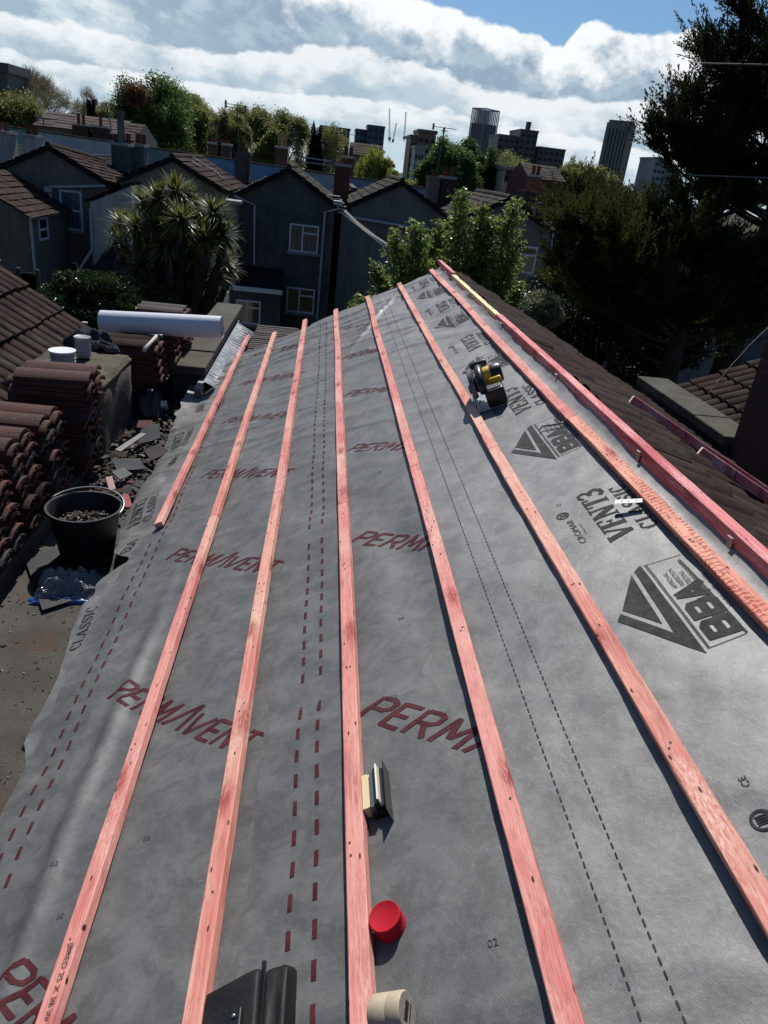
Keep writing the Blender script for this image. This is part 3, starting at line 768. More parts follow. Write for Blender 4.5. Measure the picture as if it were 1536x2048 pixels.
# thin deck under the tiles
mb.prism([foot+N2*-0.03+Vector((0, 7.18, 0)), foot+B2*SL+N2*-0.03+Vector((0, 7.18, 0)), foot+B2*SL+N2*-0.06+Vector((0, 7.18, 0)), foot+N2*-0.06+Vector((0, 7.18, 0))], (0, -8.6, 0))
mb.build('tiled_slope', TILE_OLD, house)
mb = MB(); e = rc(-1.68, 0, -0.05)
mb.prism([rc(-1.62, 7.12, -0.02), rc(0.64, 7.12, -0.02), rc(0.64, 7.12, -0.06), rc(-1.62, 7.12, -0.06)], (0, -8.7, 0))
mb.build('roof_deck', plain('rafter_wood', (0.16, 0.11, 0.07), 0.9), house)
mb = MB()
mb.prism([(e.x+0.03, 7.05, GROUND), (e.x+0.03, 7.05, e.z-0.03), (RX, 7.05, RZt-0.12), (foot.x-0.05, 7.05, foot.z-0.02), (foot.x-0.05, 7.05, GROUND)], (0, -8.6, 0))
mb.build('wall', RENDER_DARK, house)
mb = MB(); mb.bb((-1.52, -1.6, -2.22), (e.x+0.03, 9.2, -2.1)); mb.build('gutter_floor', FELT, house)
mb = MB(); mb.bb((foot.x-0.04, -1.6, -2.25), (3.42, 7.4, -2.09)); mb.build('gutter_floor', FELT, house)
# grit lying in the right-hand gutter is loose rubble (below)

# --- left boundary wall, stump and coping
lw = thing('boundary_wall', 'low rendered party wall under the stacked roof tiles', 'wall', (-1.8, 5, GROUND))
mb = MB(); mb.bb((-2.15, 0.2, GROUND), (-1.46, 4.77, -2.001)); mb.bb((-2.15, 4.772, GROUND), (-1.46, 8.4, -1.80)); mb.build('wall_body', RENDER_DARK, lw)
mb = MB(); mb.bb((-2.17, 0.2, -2.0), (-1.44, 4.76, -1.965)); mb.build('wall_top', COPE, lw)
def rough_block(mb, lo, hi, amp=0.02, sd=1, cuts=10, bev=0.04):
    bm = bmesh.new(); bmesh.ops.create_cube(bm, size=1.0)
    d = [hi[i]-lo[i] for i in range(3)]; c = [(hi[i]+lo[i])/2 for i in range(3)]
    for v in bm.verts: v.co = Vector([v.co[i]*d[i]+c[i] for i in range(3)])
    bmesh.ops.bevel(bm, geom=bm.edges[:], offset=bev, segments=2, affect='EDGES')
    bmesh.ops.subdivide_edges(bm, edges=[e for e in bm.edges if e.calc_length() > max(d)/cuts*1.2], cuts=cuts, use_grid_fill=True)
    for v in bm.verts:
        n = mnoise.noise_vector(v.co*5+Vector((sd, sd, 0)))*amp+mnoise.noise_vector(v.co*17)*amp*0.35; v.co += n
    mb.bm(bm); return mb
st_ = thing('chimney_stump', 'cut-down rendered chimney stump with a mossy top, two white tubs on it', 'chimney stump', (-1.65, 5.2, -2.1))
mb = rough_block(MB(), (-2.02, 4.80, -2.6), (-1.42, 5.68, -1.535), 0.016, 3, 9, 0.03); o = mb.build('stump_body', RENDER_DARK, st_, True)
mb = rough_block(MB(), (-2.03, 4.79, -1.565), (-1.41, 5.69, -1.50), 0.014, 5, 9, 0.02); o = mb.build('mossy_top', CONC, st_, True)

cw = thing('parapet_wall', 'parapet wall with stone coping behind the white tube, beside the cordyline', 'wall', (-1.1, 7.5, GROUND))
mb = MB(); mb.bb((-1.22, 6.3, GROUND), (-0.99, 9.15, -1.78)); mb.build('wall_body', RENDER_DARK, cw)
mb = MB()
for y0, y1, dz in ((6.25, 6.8, 0.0), (6.812, 7.6, 0.012), (7.612, 8.5, 0.02), (8.512, 9.25, 0.015)):
    mb.bevbox((-1.095, (y0+y1)/2, -1.74+dz), (0.31, y1-y0, 0.075), 0.008)
mb.build('coping', COPE, cw)
# pleated lead flashing between the coping and the batten ends
ys = np.linspace(6.15, 8.7, 190)
mb = MB(); V = []; rows = 7
for j, y in enumerate(ys):
    for r_ in range(rows):
        t = r_/(rows-1); am = 0.024*t**0.9
        x = -0.935+0.17*t; z = -1.80-0.10*t+am*math.sin(j*0.85+1.6*float(noise2(y*3, 0, 2)))*(0.7+0.5*float(noise2(y*5, 1, 4)))+0.012*float(fbm(y*4, t*2, 3, 2))
        V.append((x+0.03*float(noise2(y*2, 0, 6))*t, y, z))
Fc = [(a*rows+b, a*rows+b+1, (a+1)*rows+b+1, (a+1)*rows+b) for a in range(len(ys)-1) for b in range(rows-1)]
mb.add(V, Fc); o = mb.build('pleated_flashing', mottled('bright_lead', (0.13, 0.135, 0.14), (0.30, 0.31, 0.32), 14, 0.42, 0.6, 0.3, 0.003, 40, metal=0.5), None, True)
tag(o, 'bright crinkled strip of pleated lead flashing below the coping stones', 'flashing')
mb = MB(); mb.prism([(-0.985, 5.95, -1.80), (-0.935, 5.95, -1.80), (-0.935, 5.95, -2.1), (-0.985, 5.95, -2.1)], (0, 2.9, 0)); o = mb.build('lead_apron', LEAD, None); tag(o, 'dark blue-grey lead sheet dressed against the parapet wall side', 'flashing')
# small lean-to of narrow tiles beyond the verge
lt = thing('lean_to_roof', 'little roof of narrow dark ribbed tiles past the batten ends', 'roof', (-0.2, 8.2, GROUND))
mb = MB(); c1 = Vector((-0.93, 9.0, -2.02)); tiled(mb, (0.75, 9.3, -1.98), (0, -1, 0), (-1, 0, 0.02), (0, 0, 1), 2.05, 1.5, 0.5, 0.10, 0.03, 0.012, lambda t: prof_roll(t, 1.0), 8, 4, 0.003)
mb.build('rib_tiles', TILE_DK, lt)
mb = MB(); mb.bb((-0.93, 7.26, GROUND), (0.72, 9.28, -2.02)); mb.build('wall', RENDER_DARK, lt)

# --- neighbour's roof on the left
nb = thing('neighbouring_roof', 'neighbour roof of big dark brown interlocking tiles sloping down to the wall', 'roof', (-3, 6, GROUND))
Yv = 7.3
pb_ = atY(228, 700, Yv); pt_ = atY(0, 538, Yv); dn = (pb_-pt_).normalized(); upv = -dn; nrm = Vector((-dn.z, 0, dn.x)) if dn.x > 0 else Vector((dn.z, 0, -dn.x))
if nrm.z < 0: nrm = -nrm
mb = MB(); tiled(mb, pb_+dn*0.15, (0, -1, 0), upv, nrm, 4.2, 3.6, 0.36, 0.30, 0.026, 0.028, lambda t: prof_roll(t, 0.5), 14, 8, 0.006)
mb.build('roof_tiles', TILE_OLD, nb)
mb = MB(); b_ = pb_+dn*0.12; t_ = pb_+upv*3.5
mb.prism([(b_.x, Yv-0.05, b_.z-0.06), (t_.x, Yv-0.05, t_.z-0.06), (t_.x, Yv-0.05, GROUND), (b_.x, Yv-0.05, GROUND)], (0, -4.1, 0)); mb.build('wall', RENDER_DARK, nb)
# verge tiles' pale mortar spots
mb = MB()
for d in (0.35, 1.25): mb.bevbox(pb_+upv*d+nrm*0.06+Vector((0, -0.02, 0)), (0.05, 0.04, 0.02), 0.006)
mb.build('mortar_dabs', plain('mortar', (0.5, 0.48, 0.42), 0.9), nb)

# --- stacked tiles: every tile its own object
def tile_mesh(name, sd):
    rng = random.Random(sd); L_, W_ = 0.42, 0.33; K = 26; mb = MB(); V = []
    nx = 5
    def h(t): 
        x = (t*2) % 1.0
        return 0.030*max(0, math.sin(x*math.pi))**0.8 if 0.02 < t < 0.98 else 0.0
    for i in range(nx):
        x = -L_/2+L_*i/(nx-1)
        for side in (0, 1):
            for k in range(K+1):
                t = k/K; y = -W_/2+W_*t
                e = 0.0025*rng.uniform(-1, 1) if i in (0, nx-1) else 0
                V.append((x+e, y, h(t)+(0.017 if side else 0)+e*0.5))
    n = K+1; Fc = []
    for i in range(nx-1):
        for k in range(K):
            a = i*2*n+k; Fc.append((a, a+2*n, a+2*n+1, a+1)); a = i*2*n+n+k; Fc.append((a, a+1, a+1+2*n, a+2*n))
        for k in (0, K):
            a = i*2*n+k; q = (a, a+n, a+3*n, a+2*n); Fc.append(q if k else q[::-1])
    for i in (0, nx-1):
        for k in range(K):
            a = i*2*n+k; q = (a, a+1, a+n+1, a+n); Fc.append(q if i == 0 else q[::-1])
    # nibs under the head
    mb.add(V, Fc); mb.bb((-L_/2, -0.10, -0.012), (-L_/2+0.02, -0.06, 0.0)); mb.bb((-L_/2, 0.06, -0.012), (-L_/2+0.02, 0.10, 0.0))
    o = mb.build('roof_tile', None, None, origin=(0, 0, 0)); me = o.data; bpy.data.objects.remove(o); return me
TM = []
for i, m in enumerate((TILE_RED, TILE_RED, TILE_DK, TILE_RED, TILE_OLD)):
    me = tile_mesh('roof_tile', i); me.materials.clear(); me.materials.append(m); TM.append(me)
stacks = [ # x of right end, y centre, base z, count, lean x per tile, label
 (-1.41, 4.50, -1.965, 22, 0.002, 'stack right in front of the mossy chimney stump'),
 (-1.45, 4.07, -1.965, 17, -0.003, 'second stack from the mossy chimney stump, lower than its neighbour'),
 (-1.45, 3.69, -1.965, 17, -0.004, 'stack above and left of the black bucket'),
 (-1.46, 3.31, -1.965, 15, -0.004, 'stack cut by the left picture edge, nearest to the eye'),
 (-1.27, 6.05, -1.80, 11, -0.003, 'stack behind the chimney stump with the hammer on it'),
 (-1.22, 6.42, -1.80, 10, -0.003, 'stack under the near side of the white tube'),
 (-1.20, 6.80, -1.80, 9, 0.000, 'stack directly below the white tube'),
 (-1.27, 7.25, -1.80, 13, 0.000, 'stack behind the white tube, farthest of all')]
rng = random.Random(5)
for si, (xr, yc, zb, cnt, lean, lab) in enumerate(stacks):
    z = zb+0.012
    for k in range(cnt):
        o = bpy.data.objects.new('roof_tile', TM[rng.choice((0, 1, 2, 3, 4, 0, 3))]); COL.objects.link(o)
        flip = math.pi if k % 2 else 0
        o.location = (xr-0.21+lean*k+rng.uniform(-0.016, 0.016)+(0.03 if k % 2 else 0), yc+rng.uniform(-0.012, 0.012)+0.012*math.sin(k*0.9+si), z)
        o.rotation_euler = (rng.uniform(-0.012, 0.012), rng.uniform(-0.012, 0.012), flip+rng.uniform(-0.05, 0.05)); z += 0.0285+rng.uniform(0, 0.001)
        top = 'top' if k == cnt-1 else None
        tag(o, ('topmost ' if top else 'red-brown ribbed concrete ')+'roof tile in the '+lab, 'roof tile', 'salvaged roof tiles stacked on the party wall')
TOPA = -1.765+17*0.029

# --- tubs, cloth, hammer, tube
STZ = -1.49
def tub(name, c, r, h, label, col, ribs=5):
    t = thing(name, label, 'tub', c); mb = MB(); prof = [(0.001, 0.0), (r*0.86, 0.0)]
    for i in range(ribs): 
        z = h*(0.12+0.72*i/ribs); prof += [(r*0.88, z), (r*0.97, z+h*0.03), (r*0.97, z+h*0.07), (r*0.90, z+h*0.10)]
    prof += [(r*0.97, h*0.93)]
    mb.lathe(prof, c, 32); o = mb.build('tub_body', col, t); smooth_by_angle(o, 50)
    mb = MB(); mb.lathe([(r*1.03, h*0.90), (r*1.03, h*0.99), (r*0.99, h), (r*0.92, h*0.985), (0.001, h*0.985)], c, 32); o = mb.build('lid', WHITEP if col is not GREYT else col, t); smooth_by_angle(o, 40)
GREYT = plain('grey_plastic', (0.24, 0.26, 0.28), 0.4, 0.4)
p = atZ(126, 722, STZ+0.02)
tub('plastic_tub', (p.x, p.y, STZ), 0.088, 0.10, 'wide white tub with a white lid on the mossy chimney stump', plain('tub_white_shaded', (0.30, 0.31, 0.33), 0.45, 0.3), 3)  # white body greyed: its shade is put into the colour, lid stays white
p = atZ(168, 715, STZ)
tub('plastic_tub', (p.x-0.01, p.y+0.02, STZ), 0.058, 0.15, 'narrow ribbed grey tub beside the wide white one', GREYT, 5)
def cloth(name, c, sx, sy, h, mat, label, cat, sd=0, rz=0.0, res=34, drop=1.0):
    mb = MB(); V = []; 
    for i in range(res+1):
        for j in range(res+1):
            a = i/res*2-1; b = j/res*2-1
            r2 = math.sqrt(a*a+b*b); 
            wob = 0.18*float(noise2(a*2.5+sd, b*2.5, sd+1))
            f = max(0.0, 1-(r2*(1+wob))**2.2)
            z = h*(f**0.6)*(0.75+0.5*float(fbm(a*2.2+sd, b*2.2, 4, sd+3)))+0.012*(1-abs(float(fbm(a*5, b*5, 3, sd+9)))*3)*f
            k = 1.0 if r2 < 1 else 1/r2
            x = a*k*sx*(1+wob*0.6); y = b*k*sy*(1+wob*0.6)
            V.append((c[0]+x*math.cos(rz)-y*math.sin(rz), c[1]+x*math.sin(rz)+y*math.cos(rz), c[2]+max(z, 0.002)))
    n = res+1; Fc = [(i*n+j, (i+1)*n+j, (i+1)*n+j+1, i*n+j+1) for i in range(res) for j in range(res)]
    mb.add(V, Fc); o = mb.build(name, mat, None, True); return tag(o, label, cat)
CLOTH = mottled('dark_cloth', (0.018, 0.02, 0.024), (0.035, 0.038, 0.045), 8, 0.9, 0.15, 0.5, 0.004, 90)
CLOTH2 = mottled('grey_cloth', (0.045, 0.045, 0.05), (0.07, 0.07, 0.075), 8, 0.9, 0.15, 0.5, 0.004, 90)
p = atZ(163, 700, STZ+0.02); cloth('folded_jacket', (p.x-0.02, p.y+0.24, STZ-0.01), 0.19, 0.15, 0.17, CLOTH, 'dark crumpled jacket heaped behind the tubs', 'jacket', 2)
p = atZ(205, 702, STZ); cloth('work_glove', (p.x, p.y+0.02, STZ), 0.125, 0.06, 0.075, CLOTH2, 'rolled grey work cloth lying beside the narrow tub', 'cloth', 6, 0.0)
p = atZ(300, 775, -1.95); cloth('crumpled_sack', (-1.36, 5.95, -2.02), 0.14, 0.30, 0.20, CLOTH2, 'crumpled dark sack hanging off the tiles beside the stump', 'sack', 9, 0.2)
# hammer
ztop = -1.80+11*0.029+0.04
hz = ztop+0.02
p = atZ(303, 690, hz); hm = thing('claw_hammer', 'hammer with pale worn handle lying across the stacked tiles', 'hammer', p)
q = atZ(313, 672, hz); q2 = atZ(288, 700, hz)
mb = MB(); mb.tube([q, (q+q2)/2, q2], [0.014, 0.013, 0.017], 8); mb.build('handle', plain('worn_handle', (0.42, 0.40, 0.36), 0.6), hm, True)
mb = MB(); d = Vector((1, 0.05, 0)); mb.tube([q-d*0.07, q-d*0.02, q+d*0.03, q+d*0.05], [0.008, 0.014, 0.016, 0.018], 8); mb.build('hammer_head', plain('steel_dark', (0.12, 0.12, 0.12), 0.4, 0.5, 0.8), hm, True)
# white tube
tz = -1.80+14*0.029+0.015+0.10
a_ = atZ(199, 640, tz); ydep = 6.6; A_ = atY(203, 643, 6.42); B_ = atY(444, 655, 6.34)
mb = MB(); ax = (B_-A_).normalized(); zz = Vector((0, 0, 1)); xx = ax.cross(zz).normalized(); zz = xx.cross(ax)
R_ = Matrix((xx, zz, ax)).transposed(); LN = (B_-A_).length; rr = 0.094
mb.lathe([(rr-0.006, 0.0), (rr, 0.0), (rr+0.001, LN*0.5), (rr, LN), (rr-0.006, LN), (rr-0.006, 0.0)], A_, 40, R_, closed=True)
o = mb.build('white_tube', plain('satin_white', (0.66, 0.67, 0.72), 0.32, 0.5, var=0.05)); smooth_by_angle(o, 40); tag(o, 'long white plastic tube lying across the tile stacks, open at its right end', 'tube')
print('tube z', A_.z, B_.z, 'len', LN)

# --- bucket
def bucket(c, r=0.188, h=0.31):
    b = thing('builders_bucket', 'black rubber bucket half full of rubble with its wire handle folded down', 'bucket', c)
    mb = MB(); mb.lathe([(0.001, 0.0), (r*0.70, 0.0), (r*0.72, 0.01), (r*0.95, h*0.93), (r*1.03, h*0.945), (r*1.05, h*0.975), (r*1.03, h), (r*0.97, h), (r*0.93, h*0.97), (r*0.70, 0.02), (0.001, 0.02)], c, 56)
    o = mb.build('bucket_body', BLACKP, b); smooth_by_angle(o, 45)
    mb = MB(); pts = []
    for i in range(25):
        a = math.pi*i/24; x = -math.cos(a)*r*1.09; y = math.sin(a)*r*1.0
        pts.append(Vector(c)+Matrix.Rotation(-0.35, 3, 'Z') @ Vector((x*1.0, y, h*0.93+0.02+0.03*math.sin(a))))
    mb.tube(pts, 0.004, 6); mb.build('wire_handle', plain('handle_steel', (0.45, 0.45, 0.45), 0.35, 0.5, 0.8), b, True)
    return b
BK = Vector((-1.165, 3.58, -2.09)); bucket(BK)
def chunks(mb, n, fn, size, sd, mats, flat=0.5):
    rng = random.Random(sd)
    for i in range(n):
        p = fn(rng); s = rng.uniform(*size); bm = bmesh.new(); bmesh.ops.create_icosphere(bm, subdivisions=1, radius=1.0) if rng.random() < 0.5 else bmesh.ops.create_cube(bm, size=1.5)
        R = Matrix.Rotation(rng.uniform(0, 6.3), 3, 'Z') @ Matrix.Rotation(rng.uniform(-0.5, 0.5), 3, 'X') @ Matrix.Rotation(rng.uniform(-0.4, 0.4), 3, 'Y')
        sx, sy, sz = rng.uniform(0.6, 1.4), rng.uniform(0.5, 1.1), rng.uniform(0.2, flat)
        for v in bm.verts: v.co += Vector((rng.uniform(-.2, .2), rng.uniform(-.2, .2), rng.uniform(-.2, .2)))
        mb.bm(bm, lambda c: R @ Vector((c.x*sx, c.y*sy, c.z*sz))*s+p, rng.choice(mats))
GRIT1 = mottled('brown_grit', (0.10, 0.075, 0.055), (0.055, 0.045, 0.036), 20, 0.95, 0.1, 0.6, 0.004, 80)
GRIT2 = mottled('pale_grit', (0.24, 0.21, 0.17), (0.14, 0.12, 0.10), 20, 0.95, 0.1, 0.6, 0.004, 80)
GRIT3 = mottled('slate_grit', (0.06, 0.06, 0.065), (0.035, 0.035, 0.04), 20, 0.8, 0.3, 0.4, 0.004, 80)
mb = MB()
def fb(r_): a = r_.uniform(0, 6.3); q = math.sqrt(r_.random())*0.152; return BK+Vector((q*math.cos(a), q*math.sin(a), 0.195+0.045*(1-q/0.165)+r_.uniform(-.01, .02)))
chunks(mb, 330, fb, (0.006, 0.018), 3, [GRIT1, GRIT2, GRIT3, GRIT1])
mb.lathe([(0.001, 0.19), (0.156, 0.185)], BK, 30, mat=GRIT1)
o = mb.build('rubble', None, None); tag(o, 'brown grit and broken bits filling the black bucket', 'rubble', None, 'stuff')
# rubble in the left gutter
mb = MB()
def fg(r_):
    y = 3.85+3.9*r_.random()**0.8; x = -1.43+0.52*r_.random(); return Vector((x, y, -2.10+0.05*r_.random()+0.05*max(0, math.sin((y-3.8)*1.1))))
chunks(mb, 1900, fg, (0.006, 0.028), 7, [GRIT1, GRIT2, GRIT3, GRIT1, TILE_RED, GRIT3], 0.45)
chunks(mb, 170, fg, (0.03, 0.06), 8, [TILE_RED, GRIT3, TILE_DK], 0.2)
def fn_(r_): return Vector((-1.45+0.55*r_.random()**1.6, 1.2+2.9*r_.random(), -2.098))
chunks(mb, 420, fn_, (0.002, 0.010), 17, [GRIT1, GRIT2, GRIT3, TILE_RED], 0.5)
o = mb.build('rubble', None, None); tag(o, 'broken tile, slate and mortar rubble strewn along the left gutter', 'rubble', None, 'stuff')
mb = MB()
def fg2(r_):
    y = 4.7+2.8*r_.random(); x = 2.98+0.40*r_.random()**0.8; return Vector((x, y, -2.085+0.04*r_.random()+0.12*max(0, (3.2-x))))
chunks(mb, 700, fg2, (0.006, 0.028), 9, [GRIT1, GRIT2, GRIT2, GRIT1], 0.45)
o = mb.build('rubble', None, None); tag(o, 'pale mortar crumbs and leaf grit in the right gutter beside the brick chimney', 'rubble', None, 'stuff')
# individual slates
SLATE = mottled('grey_slate', (0.06, 0.065, 0.069), (0.085, 0.088, 0.091), 6, 0.85, 0.08, 0.3, 0.003, 60)
SLATE_D = mottled('dark_slate', (0.05, 0.052, 0.055), (0.08, 0.08, 0.08), 6, 0.6, 0.4, 0.3, 0.003, 60)
def slate(px, py, z, dims, rz, tx, ty, mat, label, name='loose_slate', cat='slate'):
    p = atZ(px, py, z); R = Matrix.Rotation(rz, 3, 'Z') @ Matrix.Rotation(tx, 3, 'X') @ Matrix.Rotation(ty, 3, 'Y')
    w, l, h = dims[0]*0.78, dims[1]*0.78, dims[2]; rng = random.Random(int(px*7+py)); pts = []
    base = [(-w/2, -l/2), (0, -l/2*0.98), (w/2, -l/2*rng.uniform(.8, 1)), (w/2*rng.uniform(.8, 1.05), 0), (w/2*rng.uniform(.85, 1), l/2), (-w/2*rng.uniform(.7, 1), l/2*rng.uniform(.85, 1))]
    pts = [R @ Vector((a, b, 0))+p for a, b in base]
    mb = MB(); mb.prism(pts, R @ Vector((0, 0, h))); o = mb.build(name, mat); return tag(o, label, cat)
slate(258, 930, -1.99, (0.26, 0.20, 0.008), 0.5, 0.15, 0.12, SLATE, 'pale grey slate lying flat beyond the black bucket')
slate(300, 868, -1.97, (0.20, 0.30, 0.008), 0.2, 0.2, -0.25, SLATE, 'pale grey slate against the membrane edge, half under it')
slate(262, 885, -1.93, (0.05, 0.42, 0.010), -0.35, 0.1, 0.3, SLATE_D, 'long dark slate strip leaning across the gutter rubble')
slate(243, 948, -1.97, (0.22, 0.10, 0.008), 1.2, 0.5, 0.2, SLATE_D, 'small dark slate broken off beside the flat grey slate')
slate(312, 905, -1.95, (0.20, 0.16, 0.01), 0.8, 0.25, -0.2, TILE_DK, 'curved dark tile shard resting on the pale slates', 'tile_shard', 'tile shard')
slate(290, 850, -1.95, (0.16, 0.12, 0.012), 0.3, 0.3, 0.0, TILE_RED, 'red-brown tile shard in the gutter below the lowest batten', 'tile_shard', 'tile shard')
slate(325, 812, -1.96, (0.10, 0.08, 0.03), 0.3, 0.5, 0.0, plain('white_mortar', (0.66, 0.62, 0.5), 0.9), 'bright white lump of mortar in the far gutter rubble', 'mortar_lump', 'mortar lump')
slate(353, 762, -1.93, (0.10, 0.07, 0.09), 0.2, 0.1, 0.1, CONC, 'brown stone block near the near end of the parapet', 'stone_block', 'stone')
slate(376, 745, -1.85, (0.15, 0.10, 0.07), 0.1, 0.0, 0.0, CONC, 'rough stone at the foot of the coping', 'stone_block', 'stone')
slate(300, 780, -1.78, (0.07, 0.09, 0.006), 0.1, 0.0, 0.0, SLATE_D, 'small flat dark slate poking from the wall beside the stump')
for px, py, l_ in ((221, 968, 'pink batten offcut sticking up behind the bucket rim'), (254, 1003, 'tiny red batten offcut between the bucket and membrane')):
    p = atZ(px, py, -1.86 if px < 240 else -1.98); mb = MB(); mb.box(p, (0.038, 0.09, 0.025), rot=Matrix.Rotation(0.5, 3, 'Z') @ Matrix.Rotation(0.6, 3, 'X')); o = mb.build('batten_offcut', W_PINK if px > 240 else plain('pink_offcut', (0.8, 0.5, 0.45), 0.8)); tag(o, l_, 'offcut')
# plastic bag
p = atZ(132, 1190, -2.09)
t = NT('clear_plastic'); fl = t.noise(t.P, 26, 5, 0.7, 1.5); m_ = t.bsdf((0.72, 0.74, 0.76), 0.08, 1.0, 0, t.bump(fl, 1.0, 0.08)); t.set(t.b, 'Transmission Weight', 0.25); t.set(t.b, 'Alpha', 0.75)
bag = thing('plastic_bag', 'crumpled clear plastic bag with a blue strip in front of the bucket', 'plastic bag', p)
def crumple(c, sx, sy, h, rz, sd, res=40):
    V = []
    for i in range(res+1):
        for j in range(res+1):
            a = i/res*2-1; b = j/res*2-1; r2 = max(abs(a), abs(b)); f = max(0, 1-r2**2.5)
            z = h*f**0.6*(0.5+0.9*abs(float(fbm(a*3+sd, b*3, 4, sd))))+0.02*abs(float(noise2(a*9, b*9, sd+2)))*f
            x = a*sx*(1+0.12*float(noise2(b*3, sd, 4))); y = b*sy*(1+0.15*float(noise2(a*3, sd, 5)))
            V.append((c[0]+x*math.cos(rz)-y*math.sin(rz), c[1]+x*math.sin(rz)+y*math.cos(rz), c[2]+0.003+z))
    n = res+1; return V, [(i*n+j, (i+1)*n+j, (i+1)*n+j+1, i*n+j+1) for i in range(res) for j in range(res)]
mb = MB(); mb.add(*crumple((p.x, p.y+0.06, -2.098), 0.16, 0.10, 0.11, 0.15, 3, 26)); mb.build('bag_film', m_, bag, False)
mb = MB(); mb.add(*crumple((p.x+0.0, p.y-0.045, -2.098), 0.15, 0.032, 0.012, 0.12, 5, 16)); mb.build('blue_strip', plain('blue_film', (0.02, 0.07, 0.26), 0.3, 0.6), bag, True)
# flat black sheet lying under the bag
mb = MB(); q = [atZ(*a, -2.085) for a in ((52, 1125), (110, 1095), (215, 1180), (85, 1222))]
mb.prism(q, (0, 0, 0.006)); o = mb.build('flat_black_sheet', BLACKP); tag(o, 'flat black sheet lying under the clear plastic bag', 'felt offcut')
# black membrane tail at the near eave
mb = MB(); q = [roof_px(*a) for a in ((40, 1490), (75, 1440), (82, 1460), (60, 1502))]
mb.prism([rc(a-0.01, b, -0.02) for a, b in q], NN*0.004); o = mb.build('torn_felt_tab', BLACKP); tag(o, 'torn black tab poking from beneath the near membrane corner', 'felt tab')

# --- right side: parapet, chimney, neighbour
rw = thing('parapet_wall', 'parapet wall with weathered concrete coping in front of the brick chimney', 'wall', (3.45, 6.3, GROUND))
mb = MB(); mb.bb((3.36, 5.3, GROUND), (3.56, 7.1, -1.70)); mb.build('wall_body', mottled('dark_bitumen', (0.03, 0.034, 0.042), (0.05, 0.055, 0.065), 4, 0.7, 0.3, 0.5, 0.01, 30), rw)
mb = MB(); 
for y0, y1, dz in ((5.3, 5.85, 0), (5.856, 6.5, 0.004), (6.506, 7.14, 0.0)):
    mb.bevbox((3.46, (y0+y1)/2, -1.66+dz), (0.33, y1-y0, 0.085), 0.01)
mb.build('coping', COPE, rw)
ch = thing('brick_chimney', 'big red-brick chimney cut by the right picture edge, with a concrete base', 'chimney', (3.9, 5.0, GROUND))
mb = MB(); mb.bb((3.36, 4.35, GROUND), (4.35, 5.28, -0.62)); mb.build('brick_stack', BRICK_D, ch)
mb = rough_block(MB(), (3.26, 4.3, -2.25), (3.40, 5.26, -1.86), 0.008, 8, 8, 0.02); mb.build('mortar_fillet', COPE, ch, True)
rn = thing('neighbouring_roof', 'slice of brown tiled roof behind the right coping', 'roof', (5, 6.4, GROUND))
mb = MB(); up2 = Vector((math.cos(math.radians(24)), 0, math.sin(math.radians(24)))); n2_ = Vector((-up2.z, 0, up2.x))
tiled(mb, (3.72, 8.0, -2.12), (0, -1, 0), up2, n2_, 3.6, 3.2, 0.33, 0.33, 0.04, 0.025, prof_pan, 12, 5, 0.004); mb.build('roof_tiles', TILE_OLD, rn)
mb = MB(); mb.prism([(3.72, 7.95, -2.2), (6.6, 7.95, -0.92), (6.6, 7.95, GROUND), (3.72, 7.95, GROUND)], (0, -3.5, 0)); mb.build('wall', RENDER_DARK, rn)
mb = MB(); pp = [atY(1418, 786, 7.2), atY(1432, 768, 7.2), atY(1462, 732, 7.25), atY(1500, 690, 7.3), atY(1552, 640, 7.35)]; mb.tube(pp, 0.005, 6); o = mb.build('stay_wire', plain('frayed_rope', (0.30, 0.24, 0.16), 0.9)); tag(o, 'thin tan wire rising from behind the coping towards the right edge', 'wire')
# --- loose battens on the far slope
def loose(px0, px1, lift, mat, label, w=0.05, h=0.036, ext=0.0):
    def hit(px, py):
        r = ray(px, py); o_ = foot+N2*lift; t = o_.dot(N2)/r.dot(N2); return r*t
    a = hit(*px0); b = hit(*px1); b = b+(b-a).normalized()*ext
    return a, b
def loose_b(a, b, label, w=0.038, h=0.05):
    a = Vector(a); b = Vector(b); d = (b-a).normalized(); x = d.cross(N2).normalized(); R = Matrix((x, d, N2)).transposed()
    mb = MB(); mb.bevbox((a+b)/2, (w, (b-a).length, h), 0.002, R, seg=1, mat=W_PINK)
    mb.box(a-d*0.0015, (w*0.92, 0.002, h*0.92), rot=R, mat=W_PALE); mb.box(b+d*0.0015, (w*0.92, 0.002, h*0.92), rot=R, mat=W_PALE)
    o = mb.build('loose_batten', None); return tag(o, label, 'batten', 'loose battens on the tiled slope')
def on2(x, y, lift=0.075): 
    k = (x-foot.x)/B2.x; return foot+B2*k+Vector((0, y, 0))+N2*lift
def hit2(px, py, lift):
    r = ray(px, py); o_ = foot+N2*lift; return r*(o_.dot(N2)/r.dot(N2))
for (x, y, dx, dy, L_, lb_) in ((1.58, 3.50, 1, -0.30, 1.0, 'loose dark red batten lying aslant on the tiles, farther of the two'), (1.65, 2.86, 1, -0.42, 1.25, 'loose dark red batten on the tiles, nearer, its pale end by the gutter')):
    k = (x-foot.x)/B2.x; a_ = foot+B2*k+Vector((0, y, 0))+N2*0.082; dd = (B2*(-dx)+Vector((0, dy, 0))).normalized(); loose_b(a_, a_+dd*L_, lb_, 0.034, 0.044)

# --- small things on the membrane
def onroof(px, py, h=0.0): s_, y_ = roof_px(px, py, 0.02); return s_, y_
